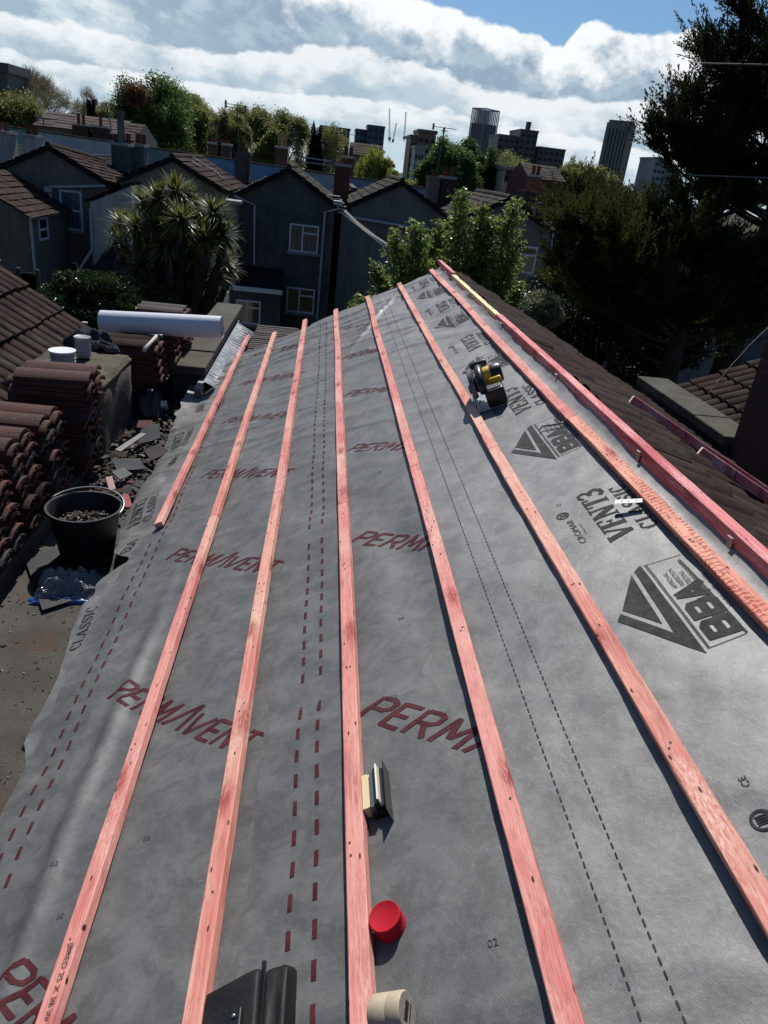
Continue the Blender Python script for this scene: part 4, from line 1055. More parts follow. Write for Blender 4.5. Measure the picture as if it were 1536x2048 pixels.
# red cap
mb = MB(); s0, y0 = -0.4105, 0.888; c = rc(s0, y0, 0.010)
mb.lathe([(0.0295, 0), (0.0315, 0.002), (0.0315, 0.006), (0.0303, 0.0075), (0.0303, 0.029), (0.0315, 0.0305), (0.0312, 0.0330), (0.0295, 0.0342), (0.0285, 0.0334), (0.001, 0.0336)], c, 40, RR @ Matrix.Rotation(0.0, 3, 'X'))
o = mb.build('red_cap', mottled('red_plastic', (0.42, 0.006, 0.018), (0.50, 0.01, 0.025), 30, 0.75, 0.2, 0.4, 0.001, 160)); smooth_by_angle(o, 40); tag(o, 'round bright red plastic cap resting against the batten', 'cap')
# beige tin on its side
tin = thing('tape_roll', 'beige round canister lying on its side by the batten at the lower edge', 'canister', rc(-0.43, 0.735, 0.01))
mb = MB(); axm = RR @ Matrix.Rotation(math.radians(82), 3, 'Y'); cc_ = rc(-0.440, 0.722, 0.040)
axm = RR @ Matrix.Rotation(math.radians(-12), 3, 'Z') @ Matrix.Rotation(math.radians(84), 3, 'Y')
mb.lathe([(0.001, 0), (0.029, 0), (0.0312, 0.003), (0.0312, 0.032), (0.0303, 0.0335), (0.0312, 0.035), (0.0312, 0.056), (0.029, 0.060)], cc_, 44, axm); o = mb.build('can_body', mottled('beige_card', (0.40, 0.33, 0.23), (0.50, 0.42, 0.30), 14, 0.6, 0.3, 0.2, 0.001, 90), tin); smooth_by_angle(o, 40)
mb = MB(); mb.lathe([(0.001, 0.0602), (0.0285, 0.0602)], cc_, 40, axm); mb.build('end_disc', plain('cream_disc', (0.55, 0.52, 0.42), 0.6), tin)
mb = MB(); 
for w0, w1, h0, h1 in ((-0.010, 0.001, -0.014, 0.014), (0.0075, 0.0095, -0.018, 0.016)):
    mb.prism([axm @ Vector((w0, h0, 0.0608))+cc_, axm @ Vector((w1, h0, 0.0608))+cc_, axm @ Vector((w1, h1, 0.0608))+cc_, axm @ Vector((w0, h1, 0.0608))+cc_], axm @ Vector((0, 0, 0.0006)))
mb.build('dark_label', INK_BLK, tin)
# strips pack by the fourth batten
pk = thing('fixings_pack', 'little pack of cream and black fixing strips standing against the batten', 'fixings', rc(-0.425, 1.2, 0.01))
def rb(mbx, s0, s1, y0, y1, h0, h1, mat=None, sk=0.0):
    s0, s1, y0, y1 = s0+0.018, s1+0.018, y0-0.014, y1-0.014
    P = [rc(a, b, h) for h in (h0, h1) for a, b in ((s0, y0), (s1+sk*0, y0), (s1, y1), (s0, y1))]
    mbx.hexa(P, mat); return mbx
CREAM = plain('cream_card', (0.72, 0.60, 0.34), 0.8); GREYM = plain('grey_metal', (0.14, 0.15, 0.16), 0.4, 0.5, 0.5); BLK = plain('black_satin', (0.012, 0.012, 0.013), 0.35, 0.5)
mb = MB(); rb(mb, -0.461, -0.4475, 1.165, 1.262, 0.012, 0.040); rb(mb, -0.4475, -0.441, 1.168, 1.26, 0.012, 0.039); mb.build('cream_block', CREAM, pk)
mb = MB(); rb(mb, -0.440, -0.431, 1.158, 1.257, 0.010, 0.046); mb.build('grey_channel', GREYM, pk)
mb = MB(); rb(mb, -0.430, -0.4235, 1.160, 1.262, 0.010, 0.050); rb(mb, -0.4175, -0.409, 1.158, 1.266, 0.010, 0.040); rb(mb, -0.4045, -0.4025, 1.135, 1.275, 0.006, 0.052); rb(mb, -0.445, -0.402, 1.154, 1.1575, 0.008, 0.030); mb.build('black_channel', BLK, pk)
mb = MB(); rb(mb, -0.4225, -0.4185, 1.166, 1.268, 0.030, 0.056); mb.build('cream_stick', plain('cream_stick', (0.82, 0.78, 0.62), 0.7), pk)
# black pouch at the bottom
po = thing('tool_pouch', 'black leather zipped pouch at the lower picture edge between two battens', 'pouch', rc(-0.8, 0.62, 0.01))
LEATH = mottled('black_leather', (0.009, 0.010, 0.010), (0.018, 0.019, 0.019), 9, 0.55, 0.22, 0.35, 0.0015, 120)
def pouch_part(s0, s1, y0, y1, hL, hR, sd, sl=0.03):
    """soft pillow: rounded-rectangle footprint, domed and puckered"""
    mb_ = MB(); n = 28; V = []
    for lay in (1, -1):
        for i in range(n+1):
            for j in range(n+1):
                a = i/n*2-1; b = j/n*2-1; e = (1-abs(a)**12)*(1-abs(b)**16); t = (a+1)/2
                h = (hL+(hR-hL)*t)*max(0.0, e)**0.16; w = 0.0018*float(fbm(a*1.6+sd, b*2.4+sd, 2, sd)); k = 1-0.04*(abs(a)*abs(b))**6
                z = 0.004+(h*0.96+w*e if lay == 1 else 0.0)
                if lay == 1 and e <= 1e-6: z = 0.010
                V.append(rc((s0+s1)/2+(s1-s0)/2*a*k, (y0+y1)/2+(y1-y0)/2*b*k+sl*t*(1 if b > 0 else 0.3), z))
    m = n+1; Fc = [(i*m+j, (i+1)*m+j, (i+1)*m+j+1, i*m+j+1) for i in range(n) for j in range(n)]; o = m*m
    ring = [(i, 0) for i in range(n)]+[(n, j) for j in range(n)]+[(i, n) for i in range(n, 0, -1)]+[(0, j) for j in range(n, 0, -1)]
    for q in range(len(ring)): (a, b), (c, d) = ring[q], ring[(q+1) % len(ring)]; Fc.append((a*m+b, o+a*m+b, o+c*m+d, c*m+d))
    mb_.add(V, Fc); return mb_
mb = pouch_part(-0.800, -0.660, 0.50, 0.862, 0.034, 0.042, 1, 0.022); mb.build('pouch_body', LEATH, po, True)
mb = pouch_part(-0.648, -0.604, 0.50, 0.868, 0.048, 0.040, 7, 0.004); mb.build('pouch_side', LEATH, po, True)
mb = MB(); pts = [rc(-0.654, y, 0.042+0.002*math.sin(y*30)) for y in np.linspace(0.50, 0.875, 30)]; mb.tube(pts, 0.0045, 8)
for y in np.linspace(0.51, 0.87, 90): mb.box(rc(-0.654, y, 0.047), (0.006, 0.0022, 0.0015), rot=RR)
mb.build('zip', BLK, po)
mb = MB(); mb.bevbox(rc(-0.700, 0.775, 0.048), (0.026, 0.050, 0.012), 0.003, RR); mb.build('buckle', BLK, po); mb = MB(); mb.lathe([(0.001, .004), (0.0035, .003), (0.004, 0)], rc(-0.700, 0.785, 0.0545), 16, RR); mb.build('rivet', plain('nickel', (0.5, 0.5, 0.5), 0.3, 0.5, 0.9), po, True)
# galvanised strap by the seventh batten
gs = thing('metal_strap', 'short bright perforated metal strap sticking out by the chewed batten', 'metal strap', rc(0.46, 2.12, 0.02))
mb = MB(); K0 = roof_px(1237, 1028); K1 = roof_px(1290, 1020)
a = rc(K0[0], K0[1], 0.045); b = rc(K1[0], K1[1], 0.035); d = (b-a).normalized(); x = Vector((0, 1, 0)); x = (x-d*x.dot(d)).normalized(); nz = d.cross(x)
GALV = plain('galvanised', (0.38, 0.39, 0.38), 0.6, 0.5, 0.4)
mb.hexa([a-x*.012+nz*q, ] if False else [p_+nz*0.001*k for k in (0, 1) for p_ in (a-x*.012, b-x*.012, b+x*.012, a+x*.012)]); mb.build('strap', GALV, gs)
mb = MB()
for t_ in (0.25, 0.5, 0.78): mb.lathe([(0.0026, 0.0022 if nz.dot(NN) > 0 else -0.0014), (0.0001, 0.0023 if nz.dot(NN) > 0 else -0.0015)], a+(b-a)*t_+(NN*0.0005), 14, RR)
mb.build('strap_hole', BLK, gs)
# black cord and stick
mb = MB(); K = [roof_px(*q) for q in ((1083, 868), (1088, 862), (1105, 860), (1122, 857), (1136, 852))]; mb.tube([rc(a, b, 0.022) for a, b in K], 0.0035, 6); o = mb.build('short_cord', BLK, None, True); tag(o, 'short black cord across the small triangle logo below the ridge', 'cord')
mb = MB(); K = [roof_px(*q) for q in ((368, 779), (400, 778), (426, 774))]; mb.tube([rc(a, b, 0.04) for a, b in K], 0.006, 6); o = mb.build('black_stick', BLK, None); tag(o, 'thin black stick lying over the crumpled membrane near the parapet', 'stick')

# --- circular saw
def saw():
    s0, y0 = 0.30, 3.36
    root = thing('circular_saw', 'yellow and black cordless circular saw standing on the membrane against a batten', 'circular saw', rc(s0, y0, 0.012))
    # local frame: X = across (motor side +), Y = towards the far verge (blade plane), Z = normal
    RZs = RR @ Matrix.Rotation(math.radians(-8), 3, 'Z')
    O = rc(s0, y0, 0.012)
    T = lambda x, y, z: O+RZs @ Vector((x, y, z))
    YEL = plain('yellow_shell', (0.72, 0.42, 0.02), 0.4, 0.5); BK = plain('black_shell', (0.014, 0.014, 0.015), 0.38, 0.5); ST = plain('saw_steel', (0.30, 0.30, 0.30), 0.42, 0.5, 0.8); GD = plain('guard_grey', (0.16, 0.16, 0.165), 0.38, 0.5, 0.5)
    yz = RZs @ Matrix.Rotation(math.radians(90), 3, 'Y')
    mb = MB(); mb.bevbox(T(0.01, 0.0, 0.004), (0.15, 0.30, 0.006), 0.002, RZs); mb.box(T(-0.064, 0.0, 0.012), (0.004, 0.30, 0.016), rot=RZs); mb.build('base_plate', ST, root)
    # upper guard (half shell) and lower guard
    V = []; n = 26; rO = 0.095
    prof = [(rO*0.25, -0.011), (rO*0.94, -0.013), (rO, -0.009), (rO, 0.009), (rO*0.94, 0.013), (rO*0.25, 0.011)]
    for i in range(n+1):
        a = math.radians(-12)+math.radians(204)*i/n
        for r_, x in prof: V.append(T(-0.045+x, math.cos(a)*r_, 0.075+math.sin(a)*r_))
    k = len(prof); mb = MB(); mb.add(V, [(i*k+j, i*k+(j+1) % k, (i+1)*k+(j+1) % k, (i+1)*k+j) for i in range(n) for j in range(k)]+[tuple(range(k))[::-1], tuple(n*k+j for j in range(k))]); smooth_by_angle(mb.build('blade_guard', GD, root), 30)
    mb = MB(); mb.lathe([(0.001, -0.001), (0.086, -0.001), (0.086, 0.001), (0.001, 0.001)], T(-0.045, 0, 0.075), 48, yz); mb.build('blade', ST, root)
    mb = MB(); mb.lathe([(0.001, -0.026), (0.020, -0.026), (0.026, -0.018), (0.026, 0.0)], T(-0.045, 0, 0.075), 20, yz); mb.build('blade_flange', BK, root, True)
    # motor housing
    mb = MB(); mb.lathe([(0.044, 0.0), (0.046, 0.01), (0.046, 0.07), (0.040, 0.088), (0.025, 0.096), (0.001, 0.097)], T(-0.01, 0.0, 0.112), 28, yz); o = mb.build('motor_housing', YEL, root); smooth_by_angle(o, 40)
    mb = MB(); mb.lathe([(0.047, 0.045), (0.0475, 0.05), (0.0475, 0.085), (0.041, 0.096), (0.001, 0.098)], T(0.006, 0.0, 0.112), 28, yz); o = mb.build('motor_cap', BK, root); smooth_by_angle(o, 40)
    mb = MB(); mb.bevbox(T(-0.012, -0.03, 0.10), (0.045, 0.11, 0.06), 0.015, RZs, seg=3); mb.build('gear_case', BK, root, True)
    # rear handle arch
    pts = [T(0.0, 0.05, 0.125), T(0.0, 0.015, 0.158), T(0.0, -0.04, 0.166), T(0.0, -0.095, 0.150), T(0.0, -0.125, 0.115), T(0.0, -0.13, 0.08)]
    mb = MB(); mb.tube(pts, [0.017, 0.019, 0.020, 0.020, 0.020, 0.019], 12); mb.build('rear_handle', BK, root, True)
    mb = MB(); mb.tube([T(0.0, -0.05, 0.125), T(0.0, -0.10, 0.105)], 0.016, 10); mb.build('handle_foot', YEL, root, True)
    # battery facing the eye
    mb = MB(); mb.bevbox(T(0.045, -0.115, 0.050), (0.092, 0.075, 0.082), 0.010, RZs, seg=3); b_ = mb.build('battery', BK, root, True)
    mb = MB(); mb.bevbox(T(0.045, -0.112, 0.0935), (0.070, 0.052, 0.006), 0.002, RZs); mb.build('battery_top', GD, root)
    mb = MB(); mb.bevbox(T(0.062, -0.050, 0.098), (0.060, 0.050, 0.042), 0.01, RZs, seg=3); mb.build('battery_mount', YEL, root, True)
    # front knob handle
    mb = MB(); mb.tube([T(-0.005, 0.09, 0.10), T(-0.005, 0.105, 0.135)], [0.014, 0.013], 10); mb.bevbox(T(0.002, 0.108, 0.148), (0.085, 0.036, 0.034), 0.013, RZs, seg=3); mb.build('front_handle', BK, root, True)
saw()
# ================================================================== GARDENS AND THE TERRACE BEHIND
def struct(o, name=None): o['kind'] = 'structure'; return o
GRASS = mottled('garden_ground', (0.03, 0.045, 0.018), (0.05, 0.042, 0.028), 0.6, 0.95, 0.1, 0.5, 0.05, 9)
mb = MB(); mb.add([(-3000, -300, GROUND), (3000, -300, GROUND), (3000, 5000, GROUND), (-3000, 5000, GROUND)], [(0, 1, 2, 3)]); struct(mb.build('ground', GRASS, origin=(0, 0, GROUND)))

def render_mat(name, c1, c2, stain):
    t = NT(name); a = t.noise(t.P, 1.1, 6, 0.65, 0.5); b = t.noise(t.P, 60, 3, 0.7); drip = t.noise(t.map((5, 5, 0.6)), 1.0, 5, 0.7)
    col = t.mix(t.ss(a, 0.35, 0.65), c1, c2); col = t.mix(t.math('MULTIPLY', t.ss(drip, 0.5, 0.72), 0.7), col, stain)
    col = t.mix(t.math('MULTIPLY', t.ss(b, 0.5, 0.7), 0.35), col, [c*0.4 for c in c1])
    return t.bsdf(col, 0.95, 0.1, 0, t.bump(b, 0.7, 0.02))
R1 = render_mat('pebbledash_brown', (0.2013, 0.175, 0.14), (0.1487, 0.1313, 0.1085), (0.0612, 0.056, 0.0525))
R2 = render_mat('pebbledash_tan', (0.28, 0.2363, 0.1663), (0.21, 0.175, 0.1313), (0.0875, 0.0788, 0.0665))
R3 = render_mat('stained_render', (0.1155, 0.1172, 0.112), (0.0735, 0.0752, 0.0735), (0.028, 0.028, 0.028))
R4 = render_mat('grey_pebbledash', (0.1925, 0.1855, 0.175), (0.14, 0.1348, 0.1278), (0.07, 0.07, 0.07))
R5 = render_mat('cream_render', (0.525, 0.4988, 0.4375), (0.42, 0.3937, 0.35), (0.21, 0.1925, 0.175))
RF1 = mottled('brown_roof', (0.036, 0.025, 0.021), (0.060, 0.044, 0.036), 2.5, 0.95, 0.05, 0.5, 0.02, 20, c3=(0.06, 0.055, 0.045))
RF2 = mottled('grey_roof', (0.042, 0.037, 0.031), (0.070, 0.062, 0.052), 2.5, 0.95, 0.08, 0.5, 0.02, 20, c3=(0.08, 0.07, 0.06))
RFD = mottled('dark_roof', (0.014, 0.014, 0.015), (0.026, 0.025, 0.026), 2.5, 0.95, 0.05, 0.5, 0.02, 20)
UPVC = plain('white_upvc', (0.62, 0.64, 0.65), 0.4, 0.4, var=0.05)
PIPE = plain('painted_pipe', (0.42, 0.43, 0.43), 0.5, 0.3)
POT = mottled('terracotta_pot', (0.16, 0.05, 0.033), (0.10, 0.038, 0.028), 4, 0.85, 0.2, 0.4, 0.01, 20)
POTY = mottled('buff_pot', (0.32, 0.22, 0.10), (0.24, 0.16, 0.08), 4, 0.85, 0.2, 0.4, 0.01, 20)
def glass_mat(name, c, rough=0.08):
    t = NT(name); n = t.noise(t.map((7, 7, 0.4)), 1.0, 3, 0.5); col = t.mix(t.ss(n, 0.4, 0.6), c, [x*0.6 for x in c]); return t.bsdf(col, rough, 0.8)
GL_D = glass_mat('dark_glass', (0.015, 0.018, 0.022)); GL_B = glass_mat('curtained_glass', (0.10, 0.13, 0.16)); GL_W = glass_mat('net_curtain_glass', (0.13, 0.13, 0.135))
CAPS = plain('pale_caps', (0.30, 0.30, 0.29), 0.8, 0.2)

def quad_box(mb, P, thick, mat=None):   # P: 4 world points on a plane facing -Y, extruded to +Y
    mb.prism([Vector(p) for p in P], (0, thick, 0), mat)
def window(parent, x0, x1, z0, z1, Y, style='2', glass=GL_D, sill=True, fr=0.06):
    mb = MB(); y0 = Y-0.035; w = x1-x0
    def bar(a, b, c, d): mb.bb((a, y0, c), (b, y0+0.06, d))
    bar(x0, x0+fr, z0, z1); bar(x1-fr, x1, z0, z1); bar(x0+fr, x1-fr, z0, z0+fr); bar(x0+fr, x1-fr, z1-fr, z1)
    f_in = []
    if style == 'sash': m = (z0+z1)/2; bar(x0+fr, x1-fr, m-fr/2, m+fr/2)
    if style == '2':
        m = x0+w*0.45; bar(m-fr/2, m+fr/2, z0+fr, z1-fr); t_ = z1-(z1-z0)*0.30; bar(m+fr/2, x1-fr, t_-fr/2, t_+fr/2)
    if style == 'top': t_ = z1-(z1-z0)*0.33; bar(x0+fr, x1-fr, t_-fr/2, t_+fr/2)
    w_ = mb.build('window', UPVC, parent)
    mb = MB(); mb.bb((x0+fr*0.5, Y-0.012, z0+fr*0.5), (x1-fr*0.5, Y-0.006, z1-fr*0.5)); mb.build('pane', glass, w_)
    if sill: mb = MB(); mb.bb((x0-0.08, Y-0.13, z0-0.09), (x1+0.08, Y-0.002, z0-0.003)); mb.build('sill', plain('sill_paint', (0.22, 0.22, 0.215), 0.7), w_)
    return w_
def pipe_run(parent, pts, r=0.045, name='downpipe', mat=None):
    mb = MB(); mb.tube(pts, r, 7); return mb.build(name, mat or PIPE, parent)
def chimney(parent, x, y, z0, z1, w, d, mat, pots=((0, 0.35),), cap=True, potmat=None, name='chimney'):
    mb = MB(); mb.bb((x-w/2, y-d/2, z0), (x+w/2, y+d/2, z1-0.12)); c = mb.build(name, mat, parent)
    mb = MB(); mb.bb((x-w/2-0.05, y-d/2-0.05, z1-0.12), (x+w/2+0.05, y+d/2+0.05, z1)); mb.build('chimney_cap', CAPS if cap else mat, c)
    for px_, h in pots:
        mb = MB(); mb.lathe([(0.12, 0), (0.105, h*0.8), (0.125, h*0.84), (0.12, h), (0.08, h)], (x+px_, y, z1), 12); mb.build('chimney_pot', potmat or POT, c)
    return c
def roof_slope(mb, ridge0, ridge1, eave0, eave1, rows, cols, th=0.05, seed=0, mat=None, gap=0.01):
    """a slope of big flat tiles: bilinear patch, each tile slightly tilted so courses cast a line"""
    r0, r1, e0, e1 = map(Vector, (ridge0, ridge1, eave0, eave1)); n = (r1-r0).cross(e0-r0).normalized()
    if n.z < 0: n = -n
    rng = random.Random(seed)
    for i in range(rows):
        for j in range(cols):
            def P(u, v): a = r0.lerp(e0, u); b = r1.lerp(e1, u); return a.lerp(b, v)
            u0, u1 = i/rows, (i+1)/rows+0.15/rows; v0, v1 = j/cols, (j+1)/cols
            u1 = min(u1, 1.01); k = rng.uniform(-0.012, 0.012)
            A, B, C, D = P(u0, v0)+n*(0.01+k), P(u0, v1)+n*(0.01+k), P(u1, v1-gap/cols)+n*(th+k), P(u1, v0+gap/cols)+n*(th+k)
            C2, D2 = C-n*th*1.1, D-n*th*1.1
            mb.add([A, B, C, D, C2, D2], [(0, 1, 2, 3), (3, 2, 4, 5)], mat)
    return mb

YW, YM, YB = 30.0, 37.0, 45.0
MAIN_TOP = -1.05
PAR = {}
def terraced_house(i, label, apex, le, re, mat, roofmat, band_col, par_x, par_z, drop=0.0):
    """apex/le/re: pixel points of the gable; everything placed on the wing's real front plane"""
    A = atY(*apex, YW); Lp = atY(*le, YW); Rp = atY(*re, YW); ze = (Lp.z+Rp.z)/2; xc = A.x
    hw = (Rp.x-Lp.x)/2; h = thing('terraced_house', label, 'house', (xc, YW, GROUND), 'rear wings of the terrace behind')
    x0, x1 = xc-hw, xc+hw
    mb = MB(); g5 = [(x0, GROUND), (x1, GROUND), (x1, ze), (xc, A.z-0.12), (x0, ze)]; mb.add([(a_, YW, b_) for a_, b_ in g5]+[(a_, YM, b_-(drop if q_ > 1 else 0)) for q_, (a_, b_) in enumerate(g5)], [(4, 3, 2, 1, 0), (5, 6, 7, 8, 9)]+[(i_, (i_+1) % 5, 5+(i_+1) % 5, 5+i_) for i_ in range(5)]); mb.build('wing_wall', mat, h)
    mb = MB(); ov = 0.12; rz = A.z; sl = (A.z-ze)/hw
    for s_ in (-1, 1):
        e = Vector((xc+s_*(hw+ov), YW-0.06, ze-sl*ov+0.02)); r0 = Vector((xc, YW-0.06, rz)); r1 = Vector((xc, YM, rz-drop)); e1 = Vector((e.x, YM, e.z-drop))
        roof_slope(mb, r0, r1, e, e1, 7, 16, 0.05, i*2+s_)
    rf = mb.build('wing_roof', roofmat, h)
    mb = MB()
    for s_ in (-1, 1):
        a = Vector((xc, YW-0.09, rz-0.02)); b = Vector((xc+s_*(hw+ov), YW-0.09, ze-sl*ov-0.02)); mb.prism([a, b, b+Vector((0, 0, -0.13)), a+Vector((0, 0, -0.15))], (0, 0.085, 0))
    mb.build('verge_board', RFD, h)
    mb = MB(); mb.tube([(xc, YW-0.1, rz+0.015), (xc, (YW+YM)/2, rz+0.03-drop/2), (xc, YM, rz+0.015-drop)], 0.10, 8); mb.build('ridge_tiles', roofmat, rf)
    # main block with a sunken roof and a painted parapet on the street side
    mw = 2.15
    X0, X1 = par_x
    mb = MB(); mb.bb((X0+0.01, YM, GROUND), (X1-0.01, YB, MAIN_TOP-0.55)); mb.build('main_wall', R4, h)
    mb = MB(); xm = (X0+X1)/2
    roof_slope(mb, (X0+0.01, YM, MAIN_TOP+0.05), (X0+0.01, YB, MAIN_TOP+0.05), (xm, YM, MAIN_TOP-0.5), (xm, YB, MAIN_TOP-0.5), 6, 14, 0.04, i+40)
    roof_slope(mb, (X1-0.01, YM, MAIN_TOP+0.05), (X1-0.01, YB, MAIN_TOP+0.05), (xm, YM, MAIN_TOP-0.5), (xm, YB, MAIN_TOP-0.5), 6, 14, 0.04, i+60)
    mb.build('main_roof', RFD, h)
    mb = MB(); mb.bb((X1-0.14, YM-0.02, MAIN_TOP-0.6), (X1+0.12, YB-0.05, MAIN_TOP+0.14)); mb.build('party_wall', R3, h)
    mb = MB(); mb.prism([(X0+0.005, YB, MAIN_TOP-0.6), (X1-0.005, YB, MAIN_TOP-0.6), (X1-0.005, YB, par_z[1]), (X0+0.005, YB, par_z[0])], (0, 0.3, 0)); mb.build('parapet', band_col, h)
    mb = MB(); mb.prism([(X0+0.005, YB-0.06, par_z[0]+0.003), (X1-0.005, YB-0.06, par_z[1]+0.003), (X1-0.005, YB-0.06, par_z[1]+0.07), (X0+0.005, YB-0.06, par_z[0]+0.07)], (0, 0.42, 0)); mb.build('parapet_coping', COPE, h)
    return h, x0, x1, ze, A.z
def band(name, c): c = [min(0.7, x*1.9) for x in c]; return mottled(name, c, [x*0.75 for x in c], 1.5, 0.85, 0.2, 0.3, 0.01, 14)
def bz(px, py): return atY(px, py, YB)
def seg(pa, pb, ya, yb): a = bz(pa, ya); b = bz(pb, yb); return (a.x, b.x), (a.z, b.z)
BT = lambda x: 252+(x-0)*0.1475      # upper edge line of the painted parapets
C_TEAL = band('teal_paint', (0.15, 0.23, 0.22)); C_PALE = band('pale_paint', (0.33, 0.34, 0.32)); C_GRN = band('green_paint', (0.15, 0.20, 0.17)); C_BLU = band('blue_paint', (0.13, 0.22, 0.30)); C_GRY = band('grey_paint', (0.26, 0.27, 0.26)); C_SLT = band('slate_paint', (0.16, 0.20, 0.24)); C_CRM = band('cream_paint', (0.28, 0.275, 0.23))
def pseg(a, b): return seg(a, b, BT(a), BT(b))

px_, pz_ = pseg(-260, 75)
h0, x0, x1, ze, ra = terraced_house(0, 'rear wing at the left picture edge with a brown tiled roof below a pebbledashed gable', (-300, 250), (-400, 300), (-200, 318), R2, RF1, C_TEAL, px_, pz_)
px_, pz_ = pseg(75, 228)
h1, x0, x1, ze, ra = terraced_house(1, 'brown pebbledashed house with a curtained sash window left of the cordyline', (97, 290), (-6, 338), (208, 357), R1, RF1, C_PALE, px_, pz_, 0.5)
# wing details: H1
def zAt(px, py, Y=YW): return atY(px, py, Y)
a = zAt(118, 378); b = zAt(168, 463); window(h1, a.x, b.x, b.z, a.z, YW, 'sash', GL_B, True, 0.07)
a = zAt(126, 522); b = zAt(160, 585); window(h1, a.x, b.x, b.z, a.z, YW, 'top', GL_D, False)
a = zAt(102, 374); b = zAt(212, 372); a.y = b.y = YW-0.09; pipe_run(h1, [a, b], 0.05, 'gutter'); c = zAt(108, 410); c.y = YW-0.09; d = zAt(100, 383); d.y = YW-0.09; pipe_run(h1, [d, c, (c.x+0.1, YW-0.09, c.z-0.15)], 0.05)
mb = MB(); mb.bb((d.x-0.12, YW-0.22, d.z-0.02), (d.x+0.12, YW-0.01, d.z+0.16)); mb.build('hopper', PIPE, h1)
chimney(h1, zAt(10, 300, 36.5).x, 36.6, -2.2, atY(10, 262, 36.5).z, 0.62, 1.2, R5, ((-0.2, 0.32), (0.12, 0.28)), potmat=POT)
chimney(h1, zAt(66, 300, 36.5).x, 36.6, -2.0, atY(66, 270, 36.5).z, 0.5, 1.1, R5, ((-0.15, 0.36), (0.12, 0.34)))
# lean-to wing at far left
hl = thing('terraced_house', 'low pebbledashed outshot with small white window at the left edge', 'house', (-9.9, 27, GROUND))
YL = 26.0
q = [atY(-60, 290, YL), atY(58, 418, YL)]
P1 = atY(-120, 420, YL); Pe = atY(56, 434, YL); Pt = atY(-70, 356, YL)
mb = MB(); mb.prism([(Pt.x, YL, GROUND), (Pe.x, YL, GROUND), (Pe.x, YL, Pe.z), (Pt.x, YL, Pt.z)], (0, 3.9, 0)); mb.build('wall', R1, hl)
mb = MB(); roof_slope(mb, (Pt.x-0.2, YL-0.15, Pt.z+0.18), (Pt.x-0.2, YL+3.95, Pt.z+0.18), (Pe.x+0.15, YL-0.15, Pe.z-0.02), (Pe.x+0.15, YL+3.95, Pe.z-0.02), 8, 12, 0.05, 5); mb.build('roof', RF1, hl)
a = atY(62, 432, YL+0.2); window_side = MB()
# its window faces the gap to the right
mb = MB(); wz0 = atY(70, 478, YL+1.2).z; wz1 = atY(70, 433, YL+1.2).z; xs = Pe.x
for (ya, yb, za, zb) in ((YL+0.8, YL+0.87, wz0, wz1), (YL+1.6, YL+1.67, wz0, wz1), (YL+0.87, YL+1.6, wz0, wz0+0.07), (YL+0.87, YL+1.6, wz1-0.07, wz1), (YL+0.87, YL+1.6, wz1-0.42, wz1-0.35)): mb.bb((xs-0.01, ya, za), (xs+0.04, yb, zb))
wn = mb.build('window', UPVC, hl); mb = MB(); mb.bb((xs+0.002, YL+0.83, wz0+0.03), (xs+0.012, YL+1.64, wz1-0.03)); mb.build('pane', GL_D, wn)
g0 = atY(60, 430, YL-0.1); pipe_run(hl, [(xs+0.1, YL-0.1, Pe.z-0.04), (xs+0.1, YL+3.8, Pe.z-0.04)], 0.05, 'gutter'); pipe_run(hl, [(xs+0.1, YL-0.1, Pe.z-0.1), (xs+0.1, YL-0.08, GROUND+0.1)], 0.045)
px_, pz_ = pseg(228, 412)
h2, x0, x1, ze, ra = terraced_house(2, 'tan pebbledashed house whose brown roof with roof strips rises behind the cordyline', (345, 313), (238, 356), (447, 380), R2, RF1, C_GRN, px_, pz_)
mb = MB(); 
def onslope(u, v, lift, xc, hw, rz, ze_): return Vector((xc+(hw+0.12)*u, YW+(YM-YW)*v, rz-(rz-ze_)*u*1.03+lift))
xc2 = (x0+x1)/2; hw2 = (x1-x0)/2
for (u0, u1, v) in ((0.10, 0.62, 0.45), (0.22, 0.40, 0.2), (0.66, 0.75, 0.36)):
    mb = MB(); P0_, P1_ = onslope(u0, v, 0.10, xc2, hw2, ra, ze), onslope(u1, v, 0.10, xc2, hw2, ra, ze); mb.prism([P0_, P1_, P1_+Vector((0, 0.12, 0)), P0_+Vector((0, 0.12, 0))], (0, 0, 0.03)); mb.build('roof_strip', CAPS, h2)
chimney(h2, atY(243, 300, 37).x, 37.2, -2.6, atY(243, 286, 37).z, 0.72, 1.1, R3, ((-0.26, 0.35), (0.26, 0.4)))
c_ = chimney(h2, atY(277, 300, 38).x, 38.4, -2.4, atY(280, 288, 38).z, 0.5, 1.1, R4, ((-0.1, 0.42), (0.15, 0.40)))
mb = MB(); p_ = atY(243, 288, 37.2); mb.lathe([(0.17, 0), (0.15, 1.15), (0.2, 1.2), (0.2, 1.32), (0.12, 1.32)], (p_.x, 37.2, p_.z), 10); mb.build('tall_pot', R4, h2)
